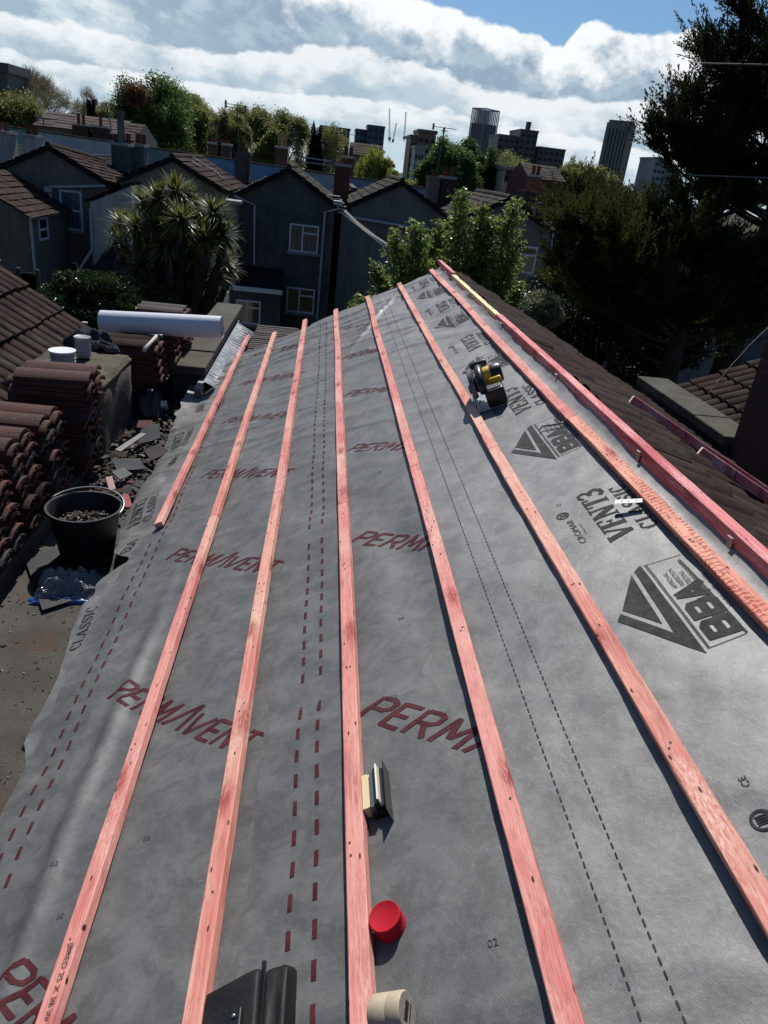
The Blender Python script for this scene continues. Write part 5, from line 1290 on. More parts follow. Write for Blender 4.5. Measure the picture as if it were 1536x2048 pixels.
# cream lean-to beside the cordyline
cl_ = thing('lean_to_extension', 'cream rendered lean-to with a white downpipe between two houses left of the cordyline', 'extension', (-7, 28, GROUND))
YC = 28.5; a = atY(180, 405, YC); b = atY(262, 372, YC); 
mb = MB(); mb.prism([(a.x, YC, GROUND), (b.x, YC, GROUND), (b.x, YC, b.z), (a.x, YC, a.z)], (0, 1.48, 0)); mb.build('wall', R5, cl_)
mb = MB(); roof_slope(mb, (b.x, YC-0.1, b.z+0.1), (b.x, YW, b.z+0.1), (a.x-0.15, YC-0.1, a.z+0.04), (a.x-0.15, YW, a.z+0.04), 5, 4, 0.05, 9); mb.build('roof', RFD, cl_)
c1_ = atY(181, 416, YC-0.1); c2_ = atY(184, 500, YC-0.1); c3_ = atY(150, 552, YC-0.6)
pipe_run(cl_, [c1_, c2_, c3_, (c3_.x, c3_.y, GROUND)], 0.05)
mb = MB(); a2_ = atY(185, 505, 26.5); b2_ = atY(262, 495, 26.5); mb2 = MB(); roof_slope(mb2, (a2_.x, YC, a2_.z), (b2_.x+0.8, YC, a2_.z), (a2_.x-0.6, 25.2, a2_.z-1.7), (b2_.x+1.2, 25.2, a2_.z-1.7), 6, 10, 0.05, 4); mb2.build('lower_roof', RFD, cl_)
mb.prism([(a2_.x-0.5, 25.3, GROUND), (b2_.x+1.1, 25.3, GROUND), (b2_.x+1.1, 25.3, a2_.z-1.75), (a2_.x-0.5, 25.3, a2_.z-1.75)], (0, 0.3, 0)); mb.build('lower_wall', R5, cl_)
# H3
px_, pz_ = pseg(412, 562)
h3, x0, x1, ze, ra = terraced_house(3, 'dark stained-render house with two windows seen centrally beyond the batten ends', (578, 334), (475, 388), (668, 405), R3, RF2, C_BLU, px_, pz_)
a = zAt(580, 446); b = zAt(635, 508); window(h3, a.x, b.x, b.z, a.z, YW, '2', GL_W)
a = zAt(574, 573); b = zAt(627, 628); window(h3, a.x, b.x, b.z, a.z, YW, '2', GL_D)
G_ = lambda px, py, dy=-0.1: atY(px, py, YW+dy)
pipe_run(h3, [G_(470, 392), G_(509, 410), G_(508, 530)], 0.045); pipe_run(h3, [G_(676, 412), G_(676, 418), G_(650, 424), G_(634, 640)], 0.045)
mb = MB(); p_ = G_(676, 406); mb.bevbox(p_, (0.34, 0.22, 0.16), 0.02); mb.build('hopper', PIPE, h3)
mb = MB()
for k in range(5): u = k/5; e_ = atY(474+k*13, 386-k*6.6, YW-0.08); mb.bevbox(e_+Vector((0, 0, 0.06)), (0.22, 0.3, 0.035), 0.01, Matrix.Rotation(-0.5, 3, 'Y'))
mb.build('verge_mortar', CAPS, h3)
chimney(h3, atY(484, 340, 38).x, 38.4, -2.8, atY(484, 304, 38).z, 0.66, 1.1, R3, ((0.0, 0.10),), cap=False)
# low outshot of H3 with a tall window left of it and a ground-floor annex
an = thing('lean_to_extension', 'dark annex with a white fascia and window below the big stained house', 'extension', (-3, 28.6, GROUND))
YA = 28.6; a = atY(462, 577, YA); b = atY(562, 592, YA); z_ = (a.z+b.z)/2
mb = MB(); mb.bb((a.x, YA, GROUND), (b.x, YW-0.01, z_)); mb.build('wall', R3, an)
mb = MB(); mb.bb((a.x-0.05, YA-0.08, z_+0.004), (b.x+0.05, YA-0.005, z_+0.17)); mb.build('fascia', UPVC, an)
mb = MB(); mb.prism([(a.x, YA-0.02, z_+0.15), (a.x, YW-0.01, z_+0.75), (a.x, YW-0.01, z_+0.7), (a.x, YA-0.02, z_+0.1)], (b.x-a.x, 0, 0)); mb.build('roof', RFD, an)
a = atY(472, 598, YA); b = atY(520, 650, YA); window(an, a.x, b.x, b.z, a.z, YA, '2', GL_D)
# wall pier with pale top, left of H3
pr = thing('wall_pier', 'square rendered pier with a pale flat cap left of the stained house', 'pier', (-3.9, 29, GROUND))
a = atY(455, 384, 29); b = atY(478, 384, 29); mb = MB(); mb.bb((a.x, 28.7, GROUND), (b.x, 29.6, a.z-0.35)); mb.build('pier_body', R2, pr); mb = MB(); mb.bb((a.x-0.08, 28.6, a.z-0.345), (b.x+0.1, 29.7, a.z-0.25)); mb.build('pier_cap', CAPS, pr)
a = atY(475, 432, 33); b = atY(500, 492, 33)
sash = thing('terraced_house', 'recessed back wall with a tall white sash window between cordyline and stained house', 'house', (-4, 33, GROUND)); mb = MB(); mb.bb((atY(448, 430, 33).x, 33, GROUND), (atY(512, 430, 33).x, 36.9, -1.9)); mb.build('wall', R3, sash); window(sash, a.x, b.x, b.z, a.z, 33, 'sash', GL_B)
# H4 and the stepped wall in front
px_, pz_ = pseg(562, 702)
h4, x0, x1, ze, ra = terraced_house(4, 'grey pebbledashed gable with a brown-grey tiled left slope beyond the maple', (805, 361), (706, 410), (893, 424), R4, RF2, C_GRY, px_, pz_)
chimney(h4, atY(684, 360, 34).x, 34.5, -3.2, atY(684, 327, 34).z, 0.66, 0.9, BRICK, ((-0.12, 0.05),))
a = atY(700, 434, YW-0.12); b = atY(866, 462, YW-0.12); pipe_run(h4, [a, b], 0.05, 'gutter')
mb = MB()
for k in range(6): e_ = atY(668+k*4, 392+k*7, 31.5); mb.bevbox(e_, (0.5, 0.35, 0.05), 0.01)
mb.build('stepped_slates', CAPS, h4)
sw = thing('garden_wall', 'tall sloping-topped rendered boundary wall right of the stained house', 'wall', (1, 27, GROUND))
pA, pB = atY(690, 428, 29.2), atY(775, 492, 25.5)
mb = MB(); V_ = [Vector((pA.x, 29.6, pA.z)), Vector((pB.x, 24.8, pB.z))]
mb.hexa([Vector((V_[0].x-0.12, V_[0].y, GROUND)), Vector((V_[1].x-0.12, V_[1].y, GROUND)), Vector((V_[1].x+0.12, V_[1].y, GROUND)), Vector((V_[0].x+0.12, V_[0].y, GROUND)), Vector((V_[0].x-0.12, V_[0].y, V_[0].z)), Vector((V_[1].x-0.12, V_[1].y, V_[1].z)), Vector((V_[1].x+0.12, V_[1].y, V_[1].z)), Vector((V_[0].x+0.12, V_[0].y, V_[0].z))]); mb.build('wall_body', R4, sw)
mb = MB(); mb.tube([V_[0]+Vector((0, 0, 0.02)), V_[0].lerp(V_[1], 0.45)+Vector((0, 0, -0.10)), V_[1]+Vector((0, 0, 0.02))], 0.10, 8); mb.build('coping', plain('pale_coping', (0.12, 0.12, 0.115), 0.8), sw)
# H5, H6
px_, pz_ = pseg(702, 900)
h5, x0, x1, ze, ra = terraced_house(5, 'grey house with a streaky gable and white-framed window between maple and cypress', (1020, 395), (925, 440), (1112, 462), R4, RF2, C_SLT, px_, pz_)
a = zAt(1037, 490); b = zAt(1066, 548); window(h5, a.x, b.x, b.z, a.z, YW, 'top', GL_D)
pipe_run(h5, [G_(1107, 466), G_(1090, 565)], 0.045)
chimney(h5, atY(866, 380, 37.5).x, 37.8, -3.0, atY(866, 352, 37.5).z, 0.55, 1.0, R2, ((0, 0.1),), cap=False)
chimney(h5, atY(893, 380, 37.5).x, 37.6, -3.0, atY(893, 352, 37.5).z, 0.62, 1.0, BRICK_D, ((-0.16, 0.42), (0.14, 0.42)))
px_, pz_ = pseg(900, 1140)
h6, x0, x1, ze, ra = terraced_house(6, 'grey gabled house mostly hidden behind the dark cypress', (1235, 425), (1140, 468), (1330, 492), R4, RF2, C_CRM, px_, pz_)
chimney(h6, atY(1058, 400, 36.5).x, 37.0, -3.2, atY(1058, 381, 36.5).z, 0.62, 0.9, R3, ((0, 0.05),), cap=False)
chimney(h6, atY(1098, 410, 35.5).x, 35.5, -3.6, atY(1098, 388, 35.5).z, 0.85, 1.0, BRICK_D, ((-0.1, 0.35),), cap=False)
c = bpy.data.curves.new('t', 'FONT'); c.body = '70/'; c.size = 0.62; o = bpy.data.objects.new('t', c); COL.objects.link(o); bpy.context.view_layer.update(); me_ = o.to_mesh(); mb = MB(); tp = atY(1003, BT(1003)+15, YB-0.02)
mb.add([(v.co.x*1.25+tp.x, YB-0.012, v.co.y+tp.z) for v in me_.vertices], [tuple(f.vertices) for f in me_.polygons]); o.to_mesh_clear(); bpy.data.objects.remove(o); bpy.data.curves.remove(c); mb.build('painted_number', RFD, h6)
px_, pz_ = pseg(1140, 1500)
h7, x0, x1, ze, ra = terraced_house(7, 'grey gabled house glimpsed at the right through the conifers', (1450, 455), (1355, 500), (1550, 525), R4, RF2, C_CRM, px_, pz_)
hs = thing('garden_shed', 'pale flat-roofed shed glimpsed beneath the cypress branches', 'shed', (7.5, 22, GROUND)); a = atY(1160, 585, 22); b = atY(1300, 600, 22); mb = MB(); mb.bb((a.x, 22, GROUND), (b.x, 24.5, a.z)); mb.build('wall', R5, hs); mb = MB(); mb.bb((a.x-0.1, 21.9, a.z+0.003), (b.x+0.1, 24.6, a.z+0.1)); mb.build('roof', CAPS, hs)
# small tiled shed behind the cordyline and the low pantiled roof
sh = thing('garden_shed', 'little outhouse with a pantiled roof between cordyline and parapet coping', 'shed', (-3.6, 22, GROUND)); a = atY(380, 582, 22); b = atY(438, 590, 22)
mb = MB(); mb.bb((a.x, 22, GROUND), (b.x, 24.4, b.z-0.25)); mb.build('wall', R5, sh); mb = MB(); tiled(mb, (b.x+0.1, 21.8, b.z-0.3), (-1, 0, 0), (0, 0.9, 0.42), (0, -0.42, 0.9), b.x-a.x+0.2, 2.6, 0.34, 0.25, 0.05, 0.03, prof_pan, 8, 3); mb.build('roof', TILE_OLD, sh)
# fence at the back of the gardens
for k, (pxa, pxb, py, Y_, lab) in enumerate(((-40, 75, 535, 22.0, 'weathered dark fence panels at the left edge beneath the outshot'),)):
    a = atY(pxa, py, Y_); b = atY(pxb, py+8, Y_); f_ = thing('garden_fence', lab, 'fence', (a.x, Y_, GROUND)); n_ = 9
    FW = plain('fence_wood', (0.055, 0.045, 0.038), 0.9)
    for q in range(n_+1): mb = MB(); x = a.x+(b.x-a.x)*q/n_; mb.bb((x-0.05, Y_-0.05, GROUND), (x+0.05, Y_+0.05, a.z+0.1)); mb.build('fence_post', FW, f_) if q % 3 == 0 else None
    mb = MB()
    for q in range(40): x = a.x+(b.x-a.x)*(q+0.5)/40; mb.bb((x-0.04, Y_+0.06, GROUND), (x+0.04, Y_+0.08, a.z-0.05+0.03*math.sin(q*3)))
    mb.build('fence_panel', FW, f_)

# ---- second terrace farther off, with chimneys along it
def far_terrace(x0px, x1px, ytl, ytr, Y, wallm, roofm, label, depth=7, eave=1.2, roofh=1.0):
    a = atY(x0px, ytl, Y); b = atY(x1px, ytr, Y); t_ = thing('terraced_row', label, 'houses', ((a.x+b.x)/2, Y, GROUND))
    zt = max(a.z, b.z); mb = MB(); mb.bb((a.x, Y-depth/2, GROUND), (b.x, Y+depth/2, zt-roofh)); mb.build('wall', wallm, t_)
    mb = MB(); n_ = max(4, int((b.x-a.x)/1.2))
    roof_slope(mb, (a.x, Y, zt), (b.x, Y, zt), (a.x, Y-depth/2-0.2, zt-roofh-0.1), (b.x, Y-depth/2-0.2, zt-roofh-0.1), 6, n_, 0.05, 3); roof_slope(mb, (a.x, Y, zt), (b.x, Y, zt), (a.x, Y+depth/2+0.2, zt-roofh-0.1), (b.x, Y+depth/2+0.2, zt-roofh-0.1), 6, n_, 0.05, 4); mb.build('roof', roofm, t_)
    mb = MB()
    for xx in (a.x, b.x): mb.prism([(xx, Y-depth/2, zt-roofh), (xx, Y+depth/2, zt-roofh), (xx, Y, zt-0.02)], (0.05 if xx == a.x else -0.05, 0, 0))
    mb.build('gable', wallm, t_)
    return t_, a, b, zt
t1, a, b, zt = far_terrace(98, 262, 224, 243, 66, mottled('pinkish_render', (0.20, 0.15, 0.13), (0.15, 0.115, 0.10), 1, 0.9, 0.2), mottled('pinkish_roof', (0.08, 0.055, 0.048), (0.06, 0.045, 0.04), 1.2, 0.9, 0.2, 0.4, 0.02, 12), 'long pinkish-brown roof with red chimney pots behind the pale parapet')
for px_c, py_c, pots in ((146, 246, ((-0.2, 0.7), (0.15, 0.6))), (186, 250, ((0, 0.9),))): 
    q = atY(px_c, py_c, 60); chimney(t1, q.x, 62, GROUND+4, q.z, 1.1, 1.0, BRICK_D, pots)
t2, a, b, zt = far_terrace(255, 292, 246, 250, 58, R4, RF2, 'small hipped grey roof right of the long pinkish roof')
t3, a, b, zt = far_terrace(700, 765, 292, 292, 80, mottled('beige_wall', (0.22, 0.20, 0.17), (0.17, 0.155, 0.135), 1, 0.9, 0.2), RF2, 'beige building with small windows below the dark office block')
t4, a, b, zt = far_terrace(985, 1012, 323, 330, 85, R5, RF1, 'little gabled house right of the leafy tree, beneath the skyline')
q = atY(1008, 338, 72); q1 = atY(1060, 338, 72)
t5 = thing('villa', 'cream flat-topped house with dark windows below the mid-rise block', 'house', ((q.x+q1.x)/2, 72, GROUND)); mb = MB(); mb.bb((q.x, 72, GROUND), (q1.x, 78, q.z)); mb.build('wall', R5, t5); mb = MB(); mb.bb((q.x-0.2, 71.8, q.z+0.004), (q1.x+0.2, 78.2, q.z+0.25)); mb.build('cornice', CAPS, t5)
for pxw in (1016, 1030, 1045): a = atY(pxw, 352, 72); mb = MB(); mb.bb((a.x-0.28, 71.95, a.z-0.5), (a.x+0.28, 71.99, a.z+0.5)); mb.build('window', GL_D, t5)
t6, a, b, zt = far_terrace(1040, 1112, 326, 334, 66, BRICK, RF2, 'red-brick house with a shiny grey roof below the mid-rise block')
for k, (px_c, top, pot) in enumerate(((428, 284, 0.2), (448, 286, 0.2), (563, 292, 0.7), (697, 312, 0.5), (1075, 350, 0.5))):
    q = atY(px_c, top, 47.5); cc = thing('chimney_stack', ['dark squat chimney above the blue parapet, left one', 'dark squat chimney above the blue parapet, right one', 'soot-dark chimney with a buff pot at the end of the blue parapet', 'brick chimney with a white-topped pot behind the tall red one', 'orange-red chimney stack above the cream parapet'][k], 'chimney', (q.x, 48, GROUND)); chimney(cc, q.x, 48, GROUND, q.z, 0.7, 0.7, BRICK_D if k != 4 else BRICK, ((-0.15, pot), (0.15, pot)), potmat=POTY if k == 2 else POT, name='stack')

# ---- aerials
AER = plain('aerial_metal', (0.10, 0.10, 0.11), 0.5, 0.4, 0.5)
def yagi(parent, c, L_, ang, n=8, w=0.28):
    mb = MB(); d = Vector((math.cos(ang), math.sin(ang), 0)); s_ = Vector((-d.y, d.x, 0)); mb.tube([c-d*L_/2, c+d*L_/2], 0.014, 5)
    for k in range(n): q = c-d*L_/2+d*L_*k/(n-1); mb.tube([q-s_*w*0.5, q+s_*w*0.5], 0.009, 4)
    mb.bevbox(c-d*L_/2, (0.06, 0.3, 0.26), 0.01); return mb.build('antenna', AER, parent)
def aerial(px, ytop, ybase, Y, label, arms=((0.9, 0.3),), pxb=None, r=0.025):
    a = atY(px, ytop, Y); b = atY(pxb or px, ybase, Y); t_ = thing('tv_aerial', label, 'aerial', b); mb = MB(); mb.tube([b, a], r, 6); mb.build('mast', AER, t_)
    for k, (L_, an_) in enumerate(arms): yagi(t_, a+Vector((0, 0, -0.12*k-0.04)), L_, an_)
    return t_
aerial(474, 208, 318, 38.2, 'tall roof aerial with two antennas against the treetops', ((1.0, 0.15), (0.8, 2.9)), 478)
aerial(492, 212, 362, 38.4, 'slim pale mast right beside the tall double aerial', (), 491, 0.018)
aerial(890, 254, 345, 37.7, 'aerial on the twin brick chimneys before the leafy tree', ((1.1, 0.1), (0.5, 1.3)), 874, 0.03)
aerial(212, 205, 275, 37.3, 'leaning aerial left of the tall chimney pot', ((0.9, -0.2),), 226)
aerial(595, 262, 335, 45.5, 'scaffold-like mast rising behind the stained gable', ((0.4, 0.2),), 596)
aerial(673, 264, 345, 41, 'broad aerial above the red-brick chimney', ((2.4, 0.05),), 671)
aerial(432, 248, 284, 47.6, 'small aerial on the squat dark chimney', ((0.7, 0.1),), 432)
aerial(87, 236, 276, 37.5, 'short crooked aerial at the far left parapet', ((0.5, 0.4),), 88)
rl = thing('guard_rail', 'thin steel guard rail along the grey parapet', 'railing', atY(596, 330, 44)); mb = MB()
for dy in (0, 9): mb.tube([atY(596, 313+dy, 44), atY(666, 323+dy, 44)], 0.03, 5)
mb.build('rail', plain('galv_pipe', (0.4, 0.41, 0.42), 0.4, 0.4, 0.5), rl)
for px_p in (596, 666): mb = MB(); mb.tube([atY(px_p, 308, 44), atY(px_p, 345, 44)], 0.035, 5); mb.build('rail_post', AER, rl)

# ================================================================== SKYLINE
def gm(n, a, b): return mottled(n, a, b, 0.08, 0.6, 0.4, 0.1, 0.05, 1.5)
CONC_T = mottled('tower_concrete', (0.27, 0.255, 0.23), (0.22, 0.21, 0.19), 0.05, 0.85, 0.2, 0.1, 0.1, 1)
DGL = mottled('tower_glass', (0.02, 0.025, 0.032), (0.04, 0.048, 0.058), 0.2, 0.5, 0.25, 0.0, 0.1, 1)
# finned tower
Yt = 620.0
a = atY(945, 216, Yt); b = atY(1001, 216, Yt); xc = (a.x+b.x)/2; W_ = (b.x-a.x)*0.80; ztop = a.z
tw = thing('office_tower', 'round-cornered tower with close vertical fins and an open crown', 'tower', (xc, Yt, GROUND)); ang_ = math.radians(38)
R_ = Matrix.Rotation(ang_, 3, 'Z')
hw_ = W_/2*0.98
mb = MB(); mb.box((xc, Yt, (GROUND+ztop-10)/2), (hw_*1.8, hw_*1.5, ztop-10-GROUND), rot=R_); mb.build('glass_core', DGL, tw)
FINM = plain('fin_bronze', (0.30, 0.30, 0.33), 0.6); fin0 = MB(); fin0.box((0, 0, (GROUND+ztop)/2), (0.6, 0.6, ztop-GROUND), rot=R_); fin0 = fin0.build('fin', FINM, None, origin=(0, 0, 0)); fin_me = fin0.data; bpy.data.objects.remove(fin0); nf = 9
for side in range(4):
    for k in range(nf):
        t_ = -1+2*k/(nf-1); l = [(t_*0.93, -0.81), (0.97, t_*0.78), (t_*0.93, 0.81), (-0.97, t_*0.78)][side]; p_ = R_ @ Vector((l[0]*hw_, l[1]*hw_, 0)); o = bpy.data.objects.new('fin', fin_me); COL.objects.link(o); o.parent = tw; o.location = (p_.x, p_.y, -GROUND)
mb = MB()
for z in np.arange(ztop-10, 10, -3.6): mb.box((xc, Yt, z), (hw_*1.86, hw_*1.56, 0.5), rot=R_)
mb.build('floor_bands', plain('band_grey', (0.10, 0.10, 0.11), 0.6), tw)
mb = MB()
for l0, l1 in (((-.95, -.8), (.95, -.8)), ((.95, -.8), (.95, .8)), ((.95, .8), (-.95, .8)), ((-.95, .8), (-.95, -.8))):
    p0 = R_ @ Vector((l0[0]*hw_, l0[1]*hw_, 0)); p1 = R_ @ Vector((l1[0]*hw_, l1[1]*hw_, 0)); mb.tube([(xc+p0.x, Yt+p0.y, ztop), (xc+p1.x, Yt+p1.y, ztop)], 0.45, 6)
mb.build('crown_ring', plain('ring_bronze', (0.30, 0.30, 0.33), 0.6), tw)
# concrete tower with rounded corners
Yt2 = 420.0; a = atY(1213, 240, Yt2); b = atY(1277, 243, Yt2); xc = (a.x+b.x)/2; W_ = b.x-a.x; ztop = a.z-1
tw2 = thing('residential_tower', 'tall concrete tower with dark vertical window strips left of the cypress', 'tower', (xc, Yt2, GROUND)); R_ = Matrix.Rotation(math.radians(-30), 3, 'Z')
def rrect(w, d, r, n=5):
    P = []
    for cx_, cy_, a0 in ((w-r, d-r, 0), (-w+r, d-r, 90), (-w+r, -d+r, 180), (w-r, -d+r, 270)):
        for k in range(n+1): t_ = math.radians(a0+90*k/n); P.append((cx_+r*math.cos(t_), cy_+r*math.sin(t_)))
    return P
w_ = W_*0.40
mb = MB(); P = [R_ @ Vector((x, y, 0))+Vector((xc, Yt2, GROUND)) for x, y in rrect(w_, w_*0.78, w_*0.18)]; mb.prism(P, (0, 0, ztop-GROUND)); P = [R_ @ Vector((x, y, 0))+Vector((xc, Yt2, ztop+0.01)) for x, y in rrect(w_*0.90, w_*0.70, w_*0.18)]; mb.prism(P, (0, 0, 1.3)); mb.build('tower_shaft', CONC_T, tw2)
mb = MB()
for t_ in (-0.62, -0.36, -0.10, 0.16, 0.42, 0.66): 
    for sgn in (-1, 1): mb = MB(); p_ = R_ @ Vector((t_*w_, sgn*w_*0.785, 0)); mb.box((xc+p_.x, Yt2+p_.y, (GROUND+ztop-2.5)/2), (w_*0.085, 0.25, ztop-2.5-GROUND), rot=R_); mb.build('window_strip', DGL, tw2)
for t_ in (-0.45, -0.15, 0.15, 0.45):
    for sgn in (-1, 1): mb = MB(); p_ = R_ @ Vector((sgn*w_*1.003, t_*w_, 0)); mb.box((xc+p_.x, Yt2+p_.y, (GROUND+ztop-2.5)/2), (0.25, w_*0.085, ztop-2.5-GROUND), rot=R_); mb.build('window_strip', DGL, tw2)
# stepped mid-rise
def block(px0, px1, py, Y, d, wall, label, name='office_block', floors=True, cat='building', grid=(7, 1.5)):
    a = atY(px0, py, Y); b = atY(px1, py+(px1-px0)*0.12, Y); z = (a.z+b.z)/2; t_ = thing(name, label, cat, ((a.x+b.x)/2, Y, GROUND)); mb = MB(); mb.bb((a.x, Y, GROUND), (b.x, Y+d, z)); mb.build('wall', wall, t_)
    mb = MB(); mb.bb((a.x-0.3, Y-0.3, z+0.004), (b.x+0.3, Y+d+0.3, z+0.9)); mb.build('roof_edge', wall, t_)
    if floors:
        zz = z-2.2; n_ = min(9, max(3, int((b.x-a.x)/grid[0]))); w_ = (b.x-a.x)/n_*0.64; first = None; cnt = 0
        while zz > GROUND+6 and cnt < 90:
            for k in range(n_):
                x = a.x+(b.x-a.x)*(k+0.5)/n_; cnt += 1
                if first is None: mb = MB(); mb.bb((x-w_/2, Y-0.12, zz-grid[1]/2), (x+w_/2, Y-0.02, zz+grid[1]/2)); first = mb.build('window', DGL, t_); fx, fz = x, zz
                else: o = bpy.data.objects.new('window', first.data); COL.objects.link(o); o.parent = t_; o.location = (x-fx, 0, zz-fz)
            zz -= grid[1]*2.4
    return t_, a, b, z
BRD = gm('dark_facade', (0.13, 0.115, 0.11), (0.10, 0.09, 0.088)); BRB = gm('blue_facade', (0.10, 0.13, 0.165), (0.07, 0.09, 0.115)); BRN = gm('brown_facade', (0.18, 0.13, 0.105), (0.13, 0.095, 0.08)); WHF = gm('white_facade', (0.32, 0.33, 0.34), (0.27, 0.275, 0.28))
block(998, 1041, 271, 480, 30, BRD, 'left step of the dark mid-rise block beside the finned tower', grid=(3.2, 1.4))
t_, a, b, z = block(1042, 1077, 261, 478, 30, BRD, 'tallest step of the dark mid-rise block with a rooftop flue', grid=(3.2, 1.4))
mb = MB(); mb.bb((b.x-6, 485, z+0.9), (b.x-3.5, 488, z+5.5)); mb.build('roof_flue', BRD, t_)
block(1078, 1131, 296, 476, 30, BRD, 'lowest right step of the dark mid-rise block', grid=(3.2, 1.4))
block(712, 736, 260, 520, 25, BRB, 'lower dark wing of the glassy block on the skyline', grid=(4, 1.6))
block(736, 770, 252, 515, 25, BRB, 'dark blue-grey glassy block on the skyline centre', grid=(4, 1.6))
block(838, 873, 264, 260, 16, BRN, 'brown brick block right of the willow', grid=(2.6, 1.2))
block(822, 840, 275, 262, 16, BRN, 'shorter brown wing attached left of the brown brick block', grid=(2.6, 1.2))
block(831, 850, 297, 240, 10, WHF, 'white-walled building in front of the brown brick block', grid=(4, 1.2))
block(1312, 1336, 318, 380, 20, WHF, 'white apartment block showing below the cypress boughs', grid=(2.6, 1.3))
block(1336, 1358, 332, 385, 20, WHF, 'lower white-grey block joined right of the white apartment block', grid=(2.6, 1.3))
block(640, 700, 254, 420, 20, BRN, 'flat-topped brown block behind the thin trees', grid=(4, 1.4))
block(1150, 1200, 336, 300, 12, BRN, 'low brown roofline between mid-rise and concrete tower', grid=(4, 1.2))
block(-30, 14, 140, 95, 6, BRD, 'dark square tower at the left picture edge above bare trees', name='brick_tower', grid=(1.2, 0.7))
# tower cranes
CRN = plain('crane_steel', (0.28, 0.30, 0.33), 0.6)
def crane(px0, py0, px1, py1, Y, label, r=0.55, jib=None):
    a = atY(px0, py0, Y); b = atY(px1, py1, Y); t_ = thing('tower_crane', label, 'crane', (b.x, Y, b.z)); mb = MB(); n_ = 22
    for s_ in (-1, 1): mb.tube([b+Vector((s_*r, 0, 0)), a+Vector((s_*r*0.5, 0, 0))], r*0.28, 4)
    for k in range(n_): 
        p0 = b.lerp(a, k/n_); p1 = b.lerp(a, (k+1)/n_); s_ = 1 if k % 2 else -1; mb.tube([p0+Vector((s_*r*0.9, 0, 0)), p1-Vector((s_*r*0.9, 0, 0))], r*0.2, 4)
    mb.build('mast', CRN, t_); mb = MB(); mb.bevbox(b.lerp(a, 0.12), (r*3.4, r*3, r*4), 0.2); mb.build('cab', CRN, t_); return t_
crane(779, 217, 779, 285, 600, 'upright luffing crane jib, leftmost of the three on the skyline')
crane(793, 246, 785, 286, 640, 'short slanted crane jib between two taller ones', 0.5)
crane(812, 224, 808, 282, 620, 'tall crane jib, rightmost of the three on the skyline')
sp_t = thing('church_spire', 'thin church spire poking above the dark conifer', 'spire', atY(627, 270, 400)); a = atY(628, 240, 400); b = atY(626, 275, 400); mb = MB(); mb.lathe([(2.6, b.z-a.z-8), (2.4, b.z-a.z), (0.05, 0)], a, 8); mb.build('spire_cone', CONC_T, sp_t)
# ================================================================== VEGETATION
def leaf_mat(name, c1, c2, trans=0.35, rough=0.5, spec=0.4):
    t = NT(name); oi = t.n('ShaderNodeTexNoise'); t.set(oi, 'Vector', t.P); t.set(oi, 'Scale', 2.2); t.set(oi, 'Detail', 3.0)
    f = t.noise(t.P, 23, 2, 0.5); col = t.mix(t.ss(t.math('ADD', t.math('MULTIPLY', oi.outputs[0], 0.6), t.math('MULTIPLY', f, 0.4)), 0.38, 0.62), c1, c2)
    m = t.bsdf(col, rough, spec); tr = t.n('ShaderNodeBsdfTranslucent'); t.t.links.new(col, tr.inputs[0]); mx = t.n('ShaderNodeMixShader'); mx.inputs[0].default_value = trans
    t.t.links.new(t.b.outputs[0], mx.inputs[1]); t.t.links.new(tr.outputs[0], mx.inputs[2]); t.t.links.new(mx.outputs[0], t.out.inputs[0]); return m
BARK = mottled('bark', (0.06, 0.05, 0.04), (0.035, 0.03, 0.025), 3, 0.95, 0.1, 0.8, 0.02, 25)
BARKP = mottled('pale_bark', (0.13, 0.115, 0.09), (0.09, 0.08, 0.065), 3, 0.95, 0.1, 0.5, 0.02, 25)

def np_mesh(name, V, Fq, mat, parent, o=None, smooth=False):
    V = np.asarray(V, float).reshape(-1, 3); Fq = np.asarray(Fq, int)
    w = np.array(parent['_w'][:]) if parent is not None else V.mean(0)
    me = bpy.data.meshes.new(name); me.vertices.add(len(V)); me.vertices.foreach_set('co', (V-w).ravel())
    n, k = Fq.shape; me.loops.add(n*k); me.loops.foreach_set('vertex_index', Fq.ravel()); me.polygons.add(n); me.polygons.foreach_set('loop_start', np.arange(n)*k); me.polygons.foreach_set('loop_total', np.full(n, k))
    if smooth: me.polygons.foreach_set('use_smooth', [True]*n)
    me.materials.append(mat); me.update(calc_edges=True); ob = bpy.data.objects.new(name, me); COL.objects.link(ob); ob['_w'] = [float(a) for a in w]
    if parent is not None: ob.parent = parent
    else: ob.location = w
    return ob
def rand_dirs(rs, n):
    v = rs.normal(size=(n, 3)); return v/np.linalg.norm(v, axis=1, keepdims=True)
def leaves(C, D, L, W, rs, fold=0.25):
    """diamond leaves: centres C, axis D (unit), length L, width W -> verts, quads"""
    n = len(C); r = rand_dirs(rs, n); S = np.cross(D, r); S /= (np.linalg.norm(S, axis=1, keepdims=True)+1e-9)
    L = np.broadcast_to(np.asarray(L, float), (n,))[:, None]; W = np.broadcast_to(np.asarray(W, float), (n,))[:, None]
    V = np.stack([C, C+D*L*0.45+S*W*0.5, C+D*L, C+D*L*0.45-S*W*0.5], 1)
    return V.reshape(-1, 3), np.arange(4*n).reshape(n, 4)

